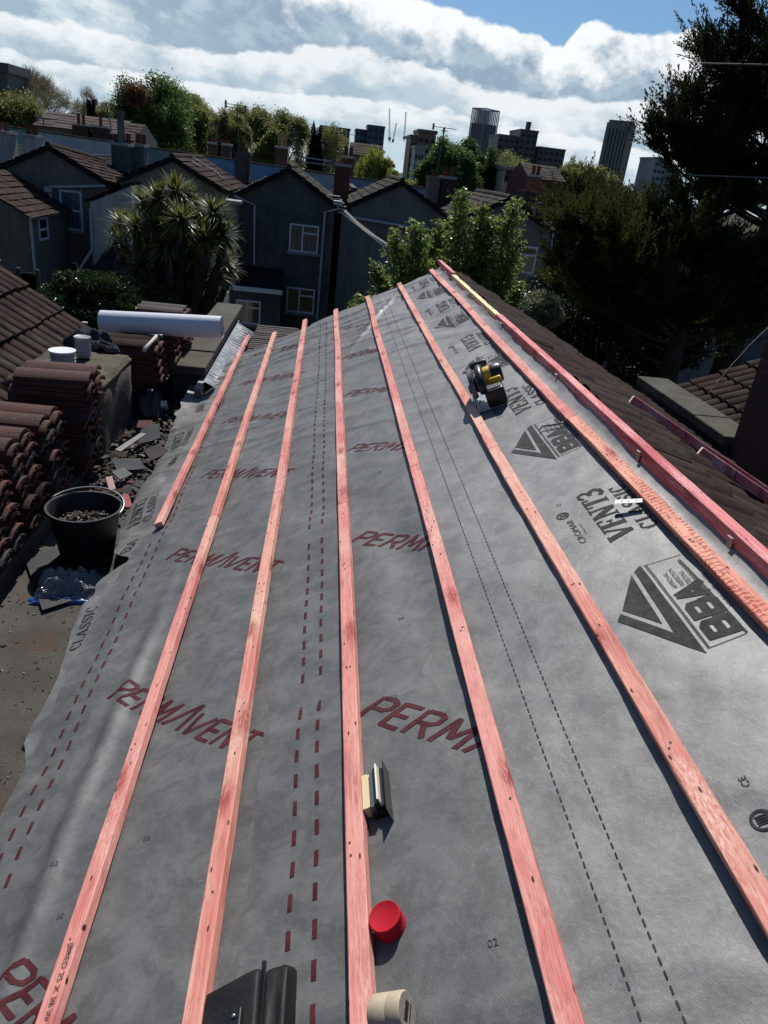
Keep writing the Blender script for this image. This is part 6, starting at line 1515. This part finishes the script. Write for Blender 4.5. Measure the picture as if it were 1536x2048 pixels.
# ---- the generic broadleaf: branches grown, leaf specks round the twig ends
def grow(base, height, spread, rs, levels=4, kids=3, r0=0.18, up=0.5, first=0.35):
    segs = []; tips = []
    def rec(p, d, L, r, lv):
        q = p+d*L; mid = (p+q)/2+rs.normal(size=3)*L*0.06
        segs.append((p, mid, q, r, r*0.65))
        if lv == 0: tips.append((q, d)); return
        if lv <= 2: tips.append((mid, d))
        for k in range(kids+(1 if rs.random() < 0.4 else 0)):
            a = rs.normal(size=3); a -= d*np.dot(a, d); a /= np.linalg.norm(a)+1e-9
            nd = d*rs.uniform(0.55, 1.0)+a*spread*rs.uniform(0.5, 1.1)+np.array((0, 0, up*0.3)); nd /= np.linalg.norm(nd)
            rec(q if k else q, nd, L*rs.uniform(0.6, 0.82), r*0.62, lv-1)
    d0 = np.array((rs.normal()*0.05, rs.normal()*0.05, 1.0)); d0 /= np.linalg.norm(d0)
    rec(np.array(base, float), d0, height*first, r0, levels)
    return segs, tips
def tree(name, label, cat, px, ytop, width_px, Y, ybase=None, bark=BARK, leafm=None, dens=26, ls=0.35, kind='round', seed=0, levels=4, kids=3, group=None, bare=False, twigs=True, elong=1.0, sprd=0.7, patch=None):
    rs = np.random.RandomState(seed); top = atY(px, ytop, Y); bx = top.x; H = top.z-GROUND; wdt = width_px*Y/F*1.02
    root = thing(name, label, cat, (bx, Y, GROUND), group)
    segs, tips = grow((0, 0, 0), 1.0, sprd, rs, levels, kids, 0.02, 0.5, 0.30)
    P = np.array([t_[0] for t_ in tips]); 
    # fit to measured height and width
    zmax = P[:, 2].max(); xw = np.percentile(np.abs(P[:, 0]), 96)*2; sc = np.array((wdt*0.94/xw, wdt*0.94/xw, (H-ls*0.4)/zmax))
    if kind == 'clip': pass
    mb = MB(); o = np.array((bx, Y, GROUND))
    thin = 0 if twigs else 2
    for (a, m, b, r1, r2) in segs:
        ra = max(r1*H*0.75, 0.012 if not bare else 0.02); rb = max(r2*H*0.75, 0.008 if not bare else 0.016)
        if r1 < 0.002 and not bare and not twigs: continue
        mb.tube([a*sc+o, m*sc+o, b*sc+o], [ra, (ra+rb)/2, rb], 5 if r1 > 0.004 else 3, caps=False)
    mb.build('trunk', bark, root)
    T = P*sc+o; D = np.array([t_[1] for t_ in tips])
    if bare:
        n = len(T)*dens; idx = np.repeat(np.arange(len(T)), dens); d = D[idx]*0.8+rand_dirs(rs, n)*0.75+np.array((0, 0, 0.25)); d /= np.linalg.norm(d, axis=1, keepdims=True)
        C = T[idx]+rs.normal(size=(n, 3))*ls*0.5; V, Q = leaves(C, d, rs.uniform(0.5, 1.4, n)*ls*1.6, ls*0.075, rs)
        np_mesh('crown', V, Q, leafm, root); return root
    n = len(T)*dens; idx = np.repeat(np.arange(len(T)), dens)
    C = T[idx]+rs.normal(size=(n, 3))*wdt*0.045*np.array((1, 1, elong)); d = rand_dirs(rs, n); d[:, 2] -= 0.15
    if kind == 'willow': d = d*0.35+np.array((0, 0, -1)); C[:, 2] -= rs.uniform(0, 0.10, n)*H
    if kind == 'upright': d = d*0.5+np.array((0, 0, 0.8))
    d /= np.linalg.norm(d, axis=1, keepdims=True)
    V, Q = leaves(C, d, rs.uniform(0.6, 1.3, n)*ls, rs.uniform(0.35, 0.6, n)*ls*(0.4 if kind == 'willow' else 1), rs)
    np_mesh('crown', V, Q, leafm, root)
    if True:      # leaves through the body of the crown as well
        n2 = n//2 if kind != 'willow' else 26000; dv = rand_dirs(rs, n2); rad = rs.uniform(0.35, 1.0, n2)**0.5*(0.86+0.22*noise2(dv[:, 0]*3+seed, dv[:, 2]*3+dv[:, 1]*2, seed)); C2 = dv*rad[:, None]*np.array((wdt*0.47, wdt*0.47, H*0.40))+np.array((0, 0, H*0.55))+o
        gate = noise2(C2[:, 0]*1.1, C2[:, 2]*1.3+C2[:, 1]*0.7, seed+3) > -0.18; C2 = C2[gate]; D2 = rand_dirs(rs, len(C2))
        if kind == 'willow': D2 = D2*0.3+np.array((0, 0, -1)); D2 /= np.linalg.norm(D2, axis=1, keepdims=True)
        V, Q = leaves(C2, D2, rs.uniform(0.6, 1.3, len(C2))*ls, ls*0.45, rs); np_mesh('crown', V, Q, leafm, root)
    if patch:
        pc, pr, pm = patch; c = atY(pc[0], pc[1], Y-wdt*0.36); n = 2600; C = np.array(c)+rs.normal(size=(n, 3))*pr*0.5*np.array((1.2, 0.8, 0.9)); V, Q = leaves(C, rand_dirs(rs, n), ls*1.0, ls*0.5, rs); np_mesh('red_patch', V, Q, pm, root)
    return root
LM_OLIVE = leaf_mat('olive_leaves', (0.23, 0.235, 0.065), (0.15, 0.165, 0.05), 0.5); LM_GREEN = leaf_mat('green_leaves', (0.11, 0.18, 0.04), (0.07, 0.12, 0.03), 0.5)
LM_YEL = leaf_mat('willow_leaves', (0.30, 0.32, 0.05), (0.20, 0.22, 0.045), 0.5); LM_PALE = leaf_mat('spring_leaves', (0.25, 0.265, 0.085), (0.17, 0.185, 0.06), 0.45); LM_TWIG = leaf_mat('bare_twigs', (0.27, 0.245, 0.15), (0.19, 0.175, 0.11), 0.2)
LM_RED = leaf_mat('russet_leaves', (0.20, 0.11, 0.055), (0.15, 0.08, 0.04)); LM_PINE = leaf_mat('pine_leaves', (0.016, 0.028, 0.018), (0.010, 0.018, 0.012), 0.1); LM_DK = leaf_mat('deep_leaves', (0.075, 0.12, 0.028), (0.045, 0.08, 0.02), 0.45)
GT = 'trees standing beyond the terrace'
spec = [ # name, label, px, ytop, width, Y, bark, leaf, dens, ls, kind, seed, bare, levels
 ('broadleaf_tree', 'wide half-bare tree with pale twigs at the far left', 62, 138, 140, 105, BARKP, LM_TWIG, 7, 0.75, 'round', 3, True, 6),
 ('broadleaf_tree', 'low olive tree in front of the half-bare tree at far left', 20, 185, 110, 92, BARK, LM_OLIVE, 20, 0.38, 'round', 4, False, 5),
 ('broadleaf_tree', 'small bare-crowned tree between the half-bare tree and the big green one', 160, 177, 60, 110, BARKP, LM_TWIG, 16, 0.45, 'round', 5, True, 5),
 ('broadleaf_tree', 'low yellowish tree in the dip left of the big green tree', 205, 205, 70, 98, BARK, LM_PALE, 20, 0.34, 'round', 6, False, 5),
 ('broadleaf_tree', 'big green tree with a russet patch at its crown', 288, 152, 135, 92, BARK, LM_GREEN, 34, 0.42, 'round', 7, False, 5),
 ('broadleaf_tree', 'pale budding tree right behind the big green tree', 362, 182, 90, 112, BARKP, LM_PALE, 22, 0.40, 'round', 8, False, 5),
 ('broadleaf_tree', 'olive round tree left of the double aerial', 415, 207, 95, 100, BARK, LM_OLIVE, 24, 0.40, 'round', 9, False, 5),
 ('broadleaf_tree', 'yellow-green tree directly behind the double aerial', 470, 222, 75, 88, BARK, LM_OLIVE, 26, 0.36, 'round', 10, False, 5),
 ('broadleaf_tree', 'brownish budding tree right of the double aerial', 515, 215, 95, 112, BARKP, LM_PALE, 24, 0.40, 'round', 11, False, 5),
 ('broadleaf_tree', 'rounded tree ending the tree line left of the spire', 575, 223, 95, 108, BARKP, LM_PALE, 26, 0.40, 'round', 12, False, 5),
 ('broadleaf_tree', 'bright low tree in front of the rounded one beside the mast', 535, 255, 60, 84, BARK, LM_OLIVE, 26, 0.32, 'round', 13, False, 5),
 ('broadleaf_tree', 'thin brown tree behind the red-brick chimney', 672, 250, 85, 96, BARKP, LM_PALE, 20, 0.34, 'round', 14, False, 5),
 ('willow_tree', 'round bright yellow-green willow at the centre of the skyline', 768, 290, 84, 68, BARK, LM_YEL, 30, 0.50, 'willow', 15, False, 4),
 ('broadleaf_tree', 'dense fresh-green tree with the aerial before it', 898, 284, 100, 70, BARK, LM_GREEN, 40, 0.34, 'round', 16, False, 5),
 ('broadleaf_tree', 'dense green tree touching the base of the finned tower', 950, 284, 85, 76, BARK, LM_DK, 40, 0.34, 'round', 17, False, 5),
 ('broadleaf_tree', 'brown budding trees below the mid-rise block', 1040, 304, 95, 150, BARKP, LM_PALE, 20, 0.5, 'round', 18, False, 5),
 ('broadleaf_tree', 'small budding tree right of the mid-rise block', 1150, 314, 55, 140, BARKP, LM_PALE, 22, 0.45, 'round', 19, False, 5),
 ('broadleaf_tree', 'olive bushy tree between red-brick house and concrete tower', 1125, 335, 70, 90, BARK, LM_OLIVE, 26, 0.34, 'round', 20, False, 5),
 ('broadleaf_tree', 'low tree in front of the concrete tower base', 1200, 338, 90, 110, BARK, LM_OLIVE, 24, 0.38, 'round', 21, False, 5),
]
for s_ in spec:
    nm, lab, px, yt, wd, Y_, bk, lf, de, ls_, kd, sd, br, lv = s_
    tree(nm, lab, 'tree', px, yt, wd, Y_, bark=bk, leafm=lf, dens=int(de*1.7), ls=ls_*0.66, kind=kd, seed=sd, bare=br, levels=lv, group=GT, twigs=True,
         patch=((270, 188), 1.0, LM_RED) if sd == 7 else None)
def far_pine(px, yt, ybot, wd, Y, lab, sd):
    rs = np.random.RandomState(sd); top = atY(px, yt, Y); wdt = wd*Y/F; H = top.z-GROUND; r_ = thing('pine_tree', lab, 'tree', (top.x, Y, GROUND), GT)
    mb = MB(); mb.tube([(top.x, Y, GROUND), (top.x, Y, top.z-0.5)], [0.25, 0.04], 6); mb.build('trunk', BARK, r_)
    n = 9000; t_ = rs.uniform(0, 1, n)**0.7; a = rs.uniform(0, 6.28, n); lay = 0.75+0.25*np.sin(t_*40); rr_ = wdt/2*(0.1+0.9*t_)*np.sqrt(rs.uniform(0.1, 1, n))*lay; z = top.z-t_*H*0.75
    C = np.stack([top.x+rr_*np.cos(a), Y+rr_*np.sin(a), z], 1); d = np.stack([np.cos(a), np.sin(a), rs.uniform(-0.3, 0.5, n)], 1); d /= np.linalg.norm(d, axis=1, keepdims=True)
    V, Q = leaves(C, d, 0.45, 0.12, rs); np_mesh('crown', V, Q, LM_PINE, r_)
far_pine(182, 200, 240, 30, 96, 'tiny dark conifer in the dip between bare and green trees', 31)
far_pine(634, 256, 320, 58, 78, 'dark triangular conifer below the church spire', 32)
# scrub strip joining the far tree line
rs = np.random.RandomState(77); n = 42000
# far-off wood: low foliage mass along the horizon
px_s = rs.uniform(-60, 1300, n); Yd = rs.uniform(118, 150, n); C = np.zeros((n, 3)); rr_ = [ray(float(p_), 255+0.1228*float(p_)) for p_ in px_s[:1]]
X = (px_s-660)/F*Yd*1.02; zz = -6.9+rs.uniform(0, 1, n)**0.8*(7.2+2.2*noise2(X*0.09, Yd*0.02, 3))
C = np.stack([X, Yd, zz], 1); V, Q = leaves(C, rand_dirs(rs, n), 0.9, 0.5, rs); o = np_mesh('far_wood', V, Q, LM_OLIVE, None); tag(o, 'low far-off belt of woodland filling the horizon between houses and trees', 'woodland', None, 'stuff')

# ---- maple-like tree in the garden (centre)
def maple():
    rs = np.random.RandomState(5); Y = 13.5; base = atY(900, 700, Y); root = thing('garden_maple', 'leafy sunlit garden tree rising beyond the far end of the ridge', 'tree', (base.x, Y, GROUND))
    shoots = [(925, 378, 46), (1035, 392, 40), (968, 400, 34), (880, 440, 40), (1040, 470, 34), (985, 430, 40), (830, 440, 44), (790, 460, 46), (750, 520, 40), (860, 480, 46), (900, 500, 60), (960, 500, 70), (1020, 520, 60), (820, 520, 60), (880, 560, 60), (940, 580, 70), (1000, 590, 60), (780, 560, 50), (1040, 560, 40), (715, 585, 30), (700, 600, 20)]
    mb = MB(); cen = np.array((base.x, Y, -4.6)); LC = []; LD = []
    mb.tube([(base.x, Y, GROUND), (base.x+0.05, Y, -5.6), tuple(cen)], [0.16, 0.13, 0.10], 8)
    for px, py, w in shoots:
        yy = Y+rs.uniform(-0.9, 0.9); tip = np.array(atY(px, py+4, yy)); mid = cen*0.45+tip*0.55+np.array((0, 0, -0.25)); pts = [cen+rs.normal(size=3)*0.1, mid, tip]; mb.tube([tuple(p_) for p_ in pts], [0.05, 0.028, 0.006], 5)
        n = int(w*26); t_ = rs.uniform(0, 1, n)**0.75; c = (tip[None]*(1-t_)[:, None]+(mid*0.8+cen*0.2)[None]*t_[:, None]); rad = w/2*Y/F*(0.30+1.15*np.sqrt(t_)); c = c+rs.normal(size=(n, 3))*rad[:, None]*0.62; LC.append(c)
    mb.build('trunk', BARK, root)
    # clustered leaves: 3-5 blades around each node
    C = np.concatenate(LC); 
    k = 5; idx = np.repeat(np.arange(len(C)), k); d = rand_dirs(rs, len(idx)); d[:, 2] = d[:, 2]*0.45-0.25; d /= np.linalg.norm(d, axis=1, keepdims=True)
    CC = C[idx]+rs.normal(size=(len(idx), 3))*0.02; V, Q = leaves(CC, d, rs.uniform(0.05, 0.095, len(idx)), rs.uniform(0.03, 0.05, len(idx)), rs)
    np_mesh('crown', V, Q, leaf_mat('maple_leaves', (0.24, 0.29, 0.07), (0.12, 0.18, 0.045), 0.5, 0.38, 0.5), root)
maple()

# ---- cordyline
def cordyline():
    rs = np.random.RandomState(9); Y = 17.0; b = atY(350, 640, Y); root = thing('cordyline_palm', 'many-headed cordyline palm with spiky sword leaves in the left garden', 'palm', (b.x, Y, GROUND))
    heads = [(352, 385, 1.0, 0), (318, 400, .9, 0), (288, 408, .85, .5), (385, 415, .9, .4), (428, 425, .9, -.4), (245, 447, .85, .6), (272, 455, .8, -.6), (310, 450, .9, -.2), (362, 440, 1.0, -.9), (400, 455, .95, .3), (445, 470, .85, -.5), (240, 480, .75, 0), (285, 500, .9, .5), (340, 490, 1.0, -.8), (395, 500, .95, -.6), (440, 520, .9, .5), (320, 540, .9, .2), (370, 550, .9, -.4), (430, 550, .8, 0), (280, 530, .8, -.6), (456, 535, .75, .8), (345, 425, .85, .6), (375, 395, .75, .4), (410, 480, .9, -.9)]
    mb = MB(); hub = np.array((b.x, Y, -4.9)); Vs = []; Qs = []; off = 0
    mb.tube([(b.x, Y, GROUND), (b.x, Y, -6), tuple(hub)], [0.32, 0.27, 0.24], 10)
    for px, py, sc, dy in heads:
        c = np.array(atY(px, py, Y+dy)); low = c+np.array((0, 0, -0.35)); mb.tube([tuple(hub), tuple(hub*0.5+low*0.5+np.array((0, 0, -0.2))), tuple(low), tuple(c)], [0.16, 0.10, 0.075, 0.06], 7)
        n = 150; u = rs.uniform(-0.55, 1, n); az = rs.uniform(0, 6.283, n); el = np.arcsin(np.clip(u, -0.8, 0.98)); L = rs.uniform(0.42, 0.66, n)*sc*(1.0-0.15*(u > 0.8))
        d0 = np.stack([np.cos(az)*np.cos(el), np.sin(az)*np.cos(el), np.sin(el)], 1); side = np.stack([-np.sin(az), np.cos(az), np.zeros(n)], 1); w = 0.021*sc
        K = 5; P = []
        for k in range(K):
            t_ = k/(K-1); droop = np.clip(0.9-u, 0, 2)*0.22*t_**2.2; p_ = c+d0*(L*t_)[:, None]; p_[:, 2] -= droop*L; ww = w*(0.5+1.0*min(1, t_*3))*(1-t_**2.5)+0.001
            P.append(p_-side*ww); P.append(p_+side*ww)
        P = np.stack(P, 1); Vs.append(P.reshape(-1, 3)); m = np.arange(n)[:, None]*(2*K)
        for k in range(K-1): Qs.append(off+np.concatenate([m+2*k, m+2*k+1, m+2*k+3, m+2*k+2], 1))
        off += n*2*K
        # skirt of dead leaves
        n = 46; az = rs.uniform(0, 6.283, n); d0 = np.stack([np.cos(az)*0.35, np.sin(az)*0.35, -np.ones(n)], 1); side = np.stack([-np.sin(az), np.cos(az), np.zeros(n)], 1); L = rs.uniform(0.4, 0.75, n)*sc; P = []
        for k in range(3): t_ = k/2; p_ = c+np.array((0, 0, -0.08))+d0*(L*t_)[:, None]; ww = 0.016*(1-t_)+0.002; P.append(p_-side*ww); P.append(p_+side*ww)
        P = np.stack(P, 1); DEAD.append(P.reshape(-1, 3))
    mb.build('trunk', BARK, root)
    np_mesh('crown', np.concatenate(Vs), np.concatenate(Qs), leaf_mat('cordyline_leaves', (0.20, 0.20, 0.06), (0.10, 0.115, 0.035), 0.35, 0.38, 0.45), root)
    V = np.concatenate(DEAD); m = np.arange(len(V)//6)[:, None]*6; Q = np.concatenate([np.concatenate([m, m+1, m+3, m+2], 1), np.concatenate([m+2, m+3, m+5, m+4], 1)]); np_mesh('dead_leaves', V, Q, leaf_mat('dead_leaf', (0.06, 0.045, 0.025), (0.04, 0.03, 0.018), 0.1), root)
DEAD = []
cordyline()

# ---- clipped hedge at the left, shrub below the conifers
def bushy(name, label, cat, cx, cy, rx, rz, Y, ry, n, ls, mat, sd, wob=0.38):
    rs = np.random.RandomState(sd); c = np.array(atY(cx, cy, Y)); sx = rx*Y/F; sz = rz*Y/F; root = thing(name, label, cat, (c[0], Y, GROUND))
    d = rand_dirs(rs, n); rad = rs.uniform(0.55, 1, n)**0.4*(1+wob*fbm(d[:, 0]*3+sd, d[:, 2]*3+d[:, 1]*2.2, 3, sd)); C = c+d*rad[:, None]*np.array((sx, ry, sz)); C[:, 2] = np.maximum(C[:, 2], GROUND)
    mb = MB(); rg = random.Random(sd)
    for k in range(14): a = rg.uniform(0, 6.28); mb.tube([(c[0]+0.3*math.cos(a), Y+0.3*math.sin(a), GROUND), (c[0]+sx*0.4*math.cos(a), Y+ry*0.4*math.sin(a), c[2]), (c[0]+sx*0.75*math.cos(a), Y+ry*0.7*math.sin(a), c[2]+sz*0.5)], [0.05, 0.03, 0.01], 5)
    mb.build('stems', BARK, root); dd = d*0.7+rand_dirs(rs, n)*0.8; dd /= np.linalg.norm(dd, axis=1, keepdims=True)
    V, Q = leaves(C, dd, rs.uniform(0.6, 1.3, n)*ls, rs.uniform(0.35, 0.6, n)*ls, rs); np_mesh('foliage', V, Q, mat, root); return root
LM_HEDGE = leaf_mat('laurel_leaves', (0.045, 0.07, 0.016), (0.028, 0.045, 0.012), 0.2, 0.3, 0.6)
bushy('laurel_bush', 'glossy dark evergreen bush between the left roof and the cordyline', 'bush', 185, 612, 112, 62, 15.0, 1.0, 30000, 0.085, LM_HEDGE, 3)
bushy('laurel_bush', 'low yellow-green bush at the foot of the cordyline', 'bush', 300, 610, 45, 36, 16.0, 0.6, 7000, 0.085, leaf_mat('yellow_shrub', (0.13, 0.13, 0.03), (0.06, 0.07, 0.02)), 4)
bushy('pale_shrub', 'shrub with glinting pale leaves below the right house downpipe', 'shrub', 1085, 618, 40, 30, 15.0, 0.5, 3600, 0.085, leaf_mat('variegated_leaves', (0.26, 0.28, 0.20), (0.10, 0.14, 0.06), 0.3, 0.3, 0.7), 6)
bushy('laurel_bush', 'dark evergreen mass behind the ridge tiles and below the cypress', 'bush', 1210, 660, 190, 95, 16.5, 1.3, 42000, 0.10, leaf_mat('yew_leaves', (0.018, 0.028, 0.010), (0.010, 0.016, 0.007), 0.15, 0.5, 0.3), 8)

# ---- big cypresses at the right: boughs sweeping out and up, set with spindly plumes
LM_CYP = leaf_mat('cypress_foliage', (0.042, 0.044, 0.017), (0.024, 0.026, 0.012), 0.2, 0.6, 0.2)
LM_CYP2 = leaf_mat('cypress_tips', (0.085, 0.095, 0.022), (0.036, 0.044, 0.014), 0.3, 0.6, 0.2)
def cypress(label, trunk_px, Y, boughs, sd, mat, trunk_top, name='cypress_tree', fill=1.0, dens=1.0):
    rs = np.random.RandomState(sd); tx = atY(trunk_px, 500, Y).x; root = thing(name, label, 'tree', (tx, Y, GROUND)); zt = atY(trunk_px, trunk_top, Y).z
    mb = MB(); mb.tube([(tx, Y, GROUND), (tx+0.05, Y, (GROUND+zt)/2), (tx, Y, zt)], [0.38, 0.24, 0.03], 10)
    VC = []; VD = []; VL = []
    def bough(p0, p1, r, curve=0.35):
        L = np.linalg.norm(p1-p0); m = (p0*0.45+p1*0.55)+np.array((0, 0, -curve*L*0.25)); ts = np.linspace(0, 1, 12)
        pts = [(1-t_)**2*p0+2*t_*(1-t_)*m+t_**2*p1 for t_ in ts]; mb.tube([tuple(q) for q in pts], list(np.linspace(r, 0.008, 12)), 5, caps=False)
        return pts
    for (px, py, dy) in boughs:
        yy = Y+dy; tip = np.array(atY(px, py, yy)); z0 = min(zt-0.3, tip[2]-0.30*abs(tip[0]-tx)-rs.uniform(0.1, 0.5)); p0 = np.array((tx, Y, z0)); pts = bough(p0, tip, 0.06)
        L = np.linalg.norm(tip-p0); nsub = int(7+L*6.5*fill)
        for k in range(nsub):
            t_ = rs.uniform(0.18, 1.0)**0.8; i = t_*11; a = pts[int(min(i, 10))]; b = pts[int(min(i, 10))+1]; q = a+(b-a)*(i-int(min(i, 10))); ax = (b-a)/np.linalg.norm(b-a)
            s_ = rs.normal(size=3); s_ -= ax*np.dot(s_, ax); s_ /= np.linalg.norm(s_); d = ax*0.75+s_*0.55+np.array((0, 0, 0.42)); d /= np.linalg.norm(d); LL = rs.uniform(0.35, 0.95)*(1.15-t_*0.65)*min(1.0, L*0.4); q2 = q+d*LL
            mb.tube([tuple(q), tuple(q2)], [0.012, 0.004], 3, caps=False)
            for j in range(int(3.4*dens)+1):
                u = rs.uniform(0.15, 1.0); c = q+(q2-q)*u; dd = d*0.85+rs.normal(size=3)*0.26+np.array((0, 0, 0.25)); dd /= np.linalg.norm(dd); VC.append(c); VD.append(dd); VL.append(rs.uniform(0.22, 0.42)*(1 if u < 0.8 else 1.6))
        for j in range(9): u = rs.uniform(0.6, 1.0); c = pts[int(u*11)]; dd = (pts[11]-pts[9]); dd = dd/np.linalg.norm(dd)+rs.normal(size=3)*0.14+np.array((0, 0, 0.22)); dd /= np.linalg.norm(dd); VC.append(c); VD.append(dd); VL.append(rs.uniform(0.4, 0.75))
    C = np.array(VC); D = np.array(VD); L = np.array(VL); n = len(C); k = 46
    # each plume: short scales around a spindle
    idx = np.repeat(np.arange(n), k); t_ = rs.uniform(0, 1, n*k); prof = np.sin(np.clip(t_, 0.02, 0.98)*math.pi)**0.6*(1.1-t_); rad = (0.020+L[idx]*0.065)*prof; rd = rand_dirs(rs, n*k); rd -= D[idx]*np.sum(rd*D[idx], 1, keepdims=True); rd /= np.linalg.norm(rd, axis=1, keepdims=True)
    CC = C[idx]+D[idx]*(L[idx]*t_)[:, None]+rd*rad[:, None]; dd = D[idx]*0.95+rd*0.38; dd /= np.linalg.norm(dd, axis=1, keepdims=True)
    V, Q = leaves(CC, dd, rs.uniform(0.040, 0.072, n*k), rs.uniform(0.016, 0.025, n*k), rs)
    mb.build('trunk', BARK, root); np_mesh('crown', V, Q, mat, root); print(label, n*k); return root
rsb = np.random.RandomState(3)
bo = [(1382, 104, .3), (1303, 218, -.3), (1300, 246, .4), (1262, 258, -.2), (1336, 188, .6), (1362, 188, -.6), (1460, 4, 0.2), (1410, 98, .5), (1440, 92, -.4), (1480, 86, .2), (1495, 40, .3), (1500, 120, -.5), (1550, -60, 0), (1600, 0, .5), (1640, 90, 0), (1375, 120, -.3), (1300, 250, -.8), (1275, 290, .3), (1340, 300, -.9), (1330, 240, .5), (1390, 180, -.9), (1420, 250, -1.2), (1450, 200, 1.0), (1480, 300, -1.3), (1500, 180, -1.1), (1540, 240, -1.2), (1580, 150, .8), (1640, 250, 0), (1660, 350, .5), (1520, 330, -1.4), (1400, 330, 1.2), (1360, 335, .5), (1430, 310, -1.3), (1560, 60, -.4), (1530, 110, 0.9), (1600, 200, -1), (1460, 150, 0.1), (1350, 270, 0.2), (1505, 250, 0.9), (1320, 290, 0.2)]
bo = [(a_+(30 if a_ < 1400 else 0), b_, c_) for a_, b_, c_ in bo]
cypress('tall dark cypress reaching above the skyline at the right edge', 1520, 16.0, bo, 21, LM_CYP, -30, dens=1.2)
bo2 = []
for k in range(64):
    px = rsb.uniform(1160, 1620); py = rsb.uniform(400, 650); 
    if px < 1180 and py > 480: continue
    bo2.append((px, py, rsb.uniform(-2.0, 1.2)))
bo2 += [(1125, 375, 0), (1140, 385, .4), (1170, 368, -.4), (1120, 535, 0), (1130, 400, -.5), (1135, 425, .3), (1140, 450, -.8), (1115, 560, .5), (1200, 372, .5), (1230, 378, -.2), (1270, 380, 0.3), (1310, 380, -.6), (1350, 385, 0), (1400, 385, .2), (1120, 515, -.4), (1140, 410, -1), (1130, 440, -.3), (1150, 480, -1.2), (1160, 515, -1.3), (1150, 545, -1), (1170, 575, -1.4), (1440, 380, .4), (1490, 385, .1), (1540, 380, -.5)]
bo2 = [(a_, b_+(44 if (a_ < 1320 and b_ < 440) else 12), c_) for a_, b_, c_ in bo2]
cypress('broad spreading dark cypress in front, filling the right side below the skyline', 1400, 15.0, bo2, 22, LM_CYP2, 390, dens=1.5, fill=1.25)
# two scaffold tubes threaded through the cypress, running off to the right
for (p0, p1, lab) in (((1402, 127), (1600, 131), 'upper pale horizontal pole crossing the tall cypress'), ((1372, 350), (1600, 358), 'lower pale horizontal pole crossing the cypress')):
    mb = MB(); mb.tube([atY(*p0, 14.6), atY(*p1, 14.2)], 0.014, 8); o = mb.build('scaffold_pole', plain('pole_grey', (0.17, 0.165, 0.155), 0.5, 0.4)); tag(o, lab, 'pole')
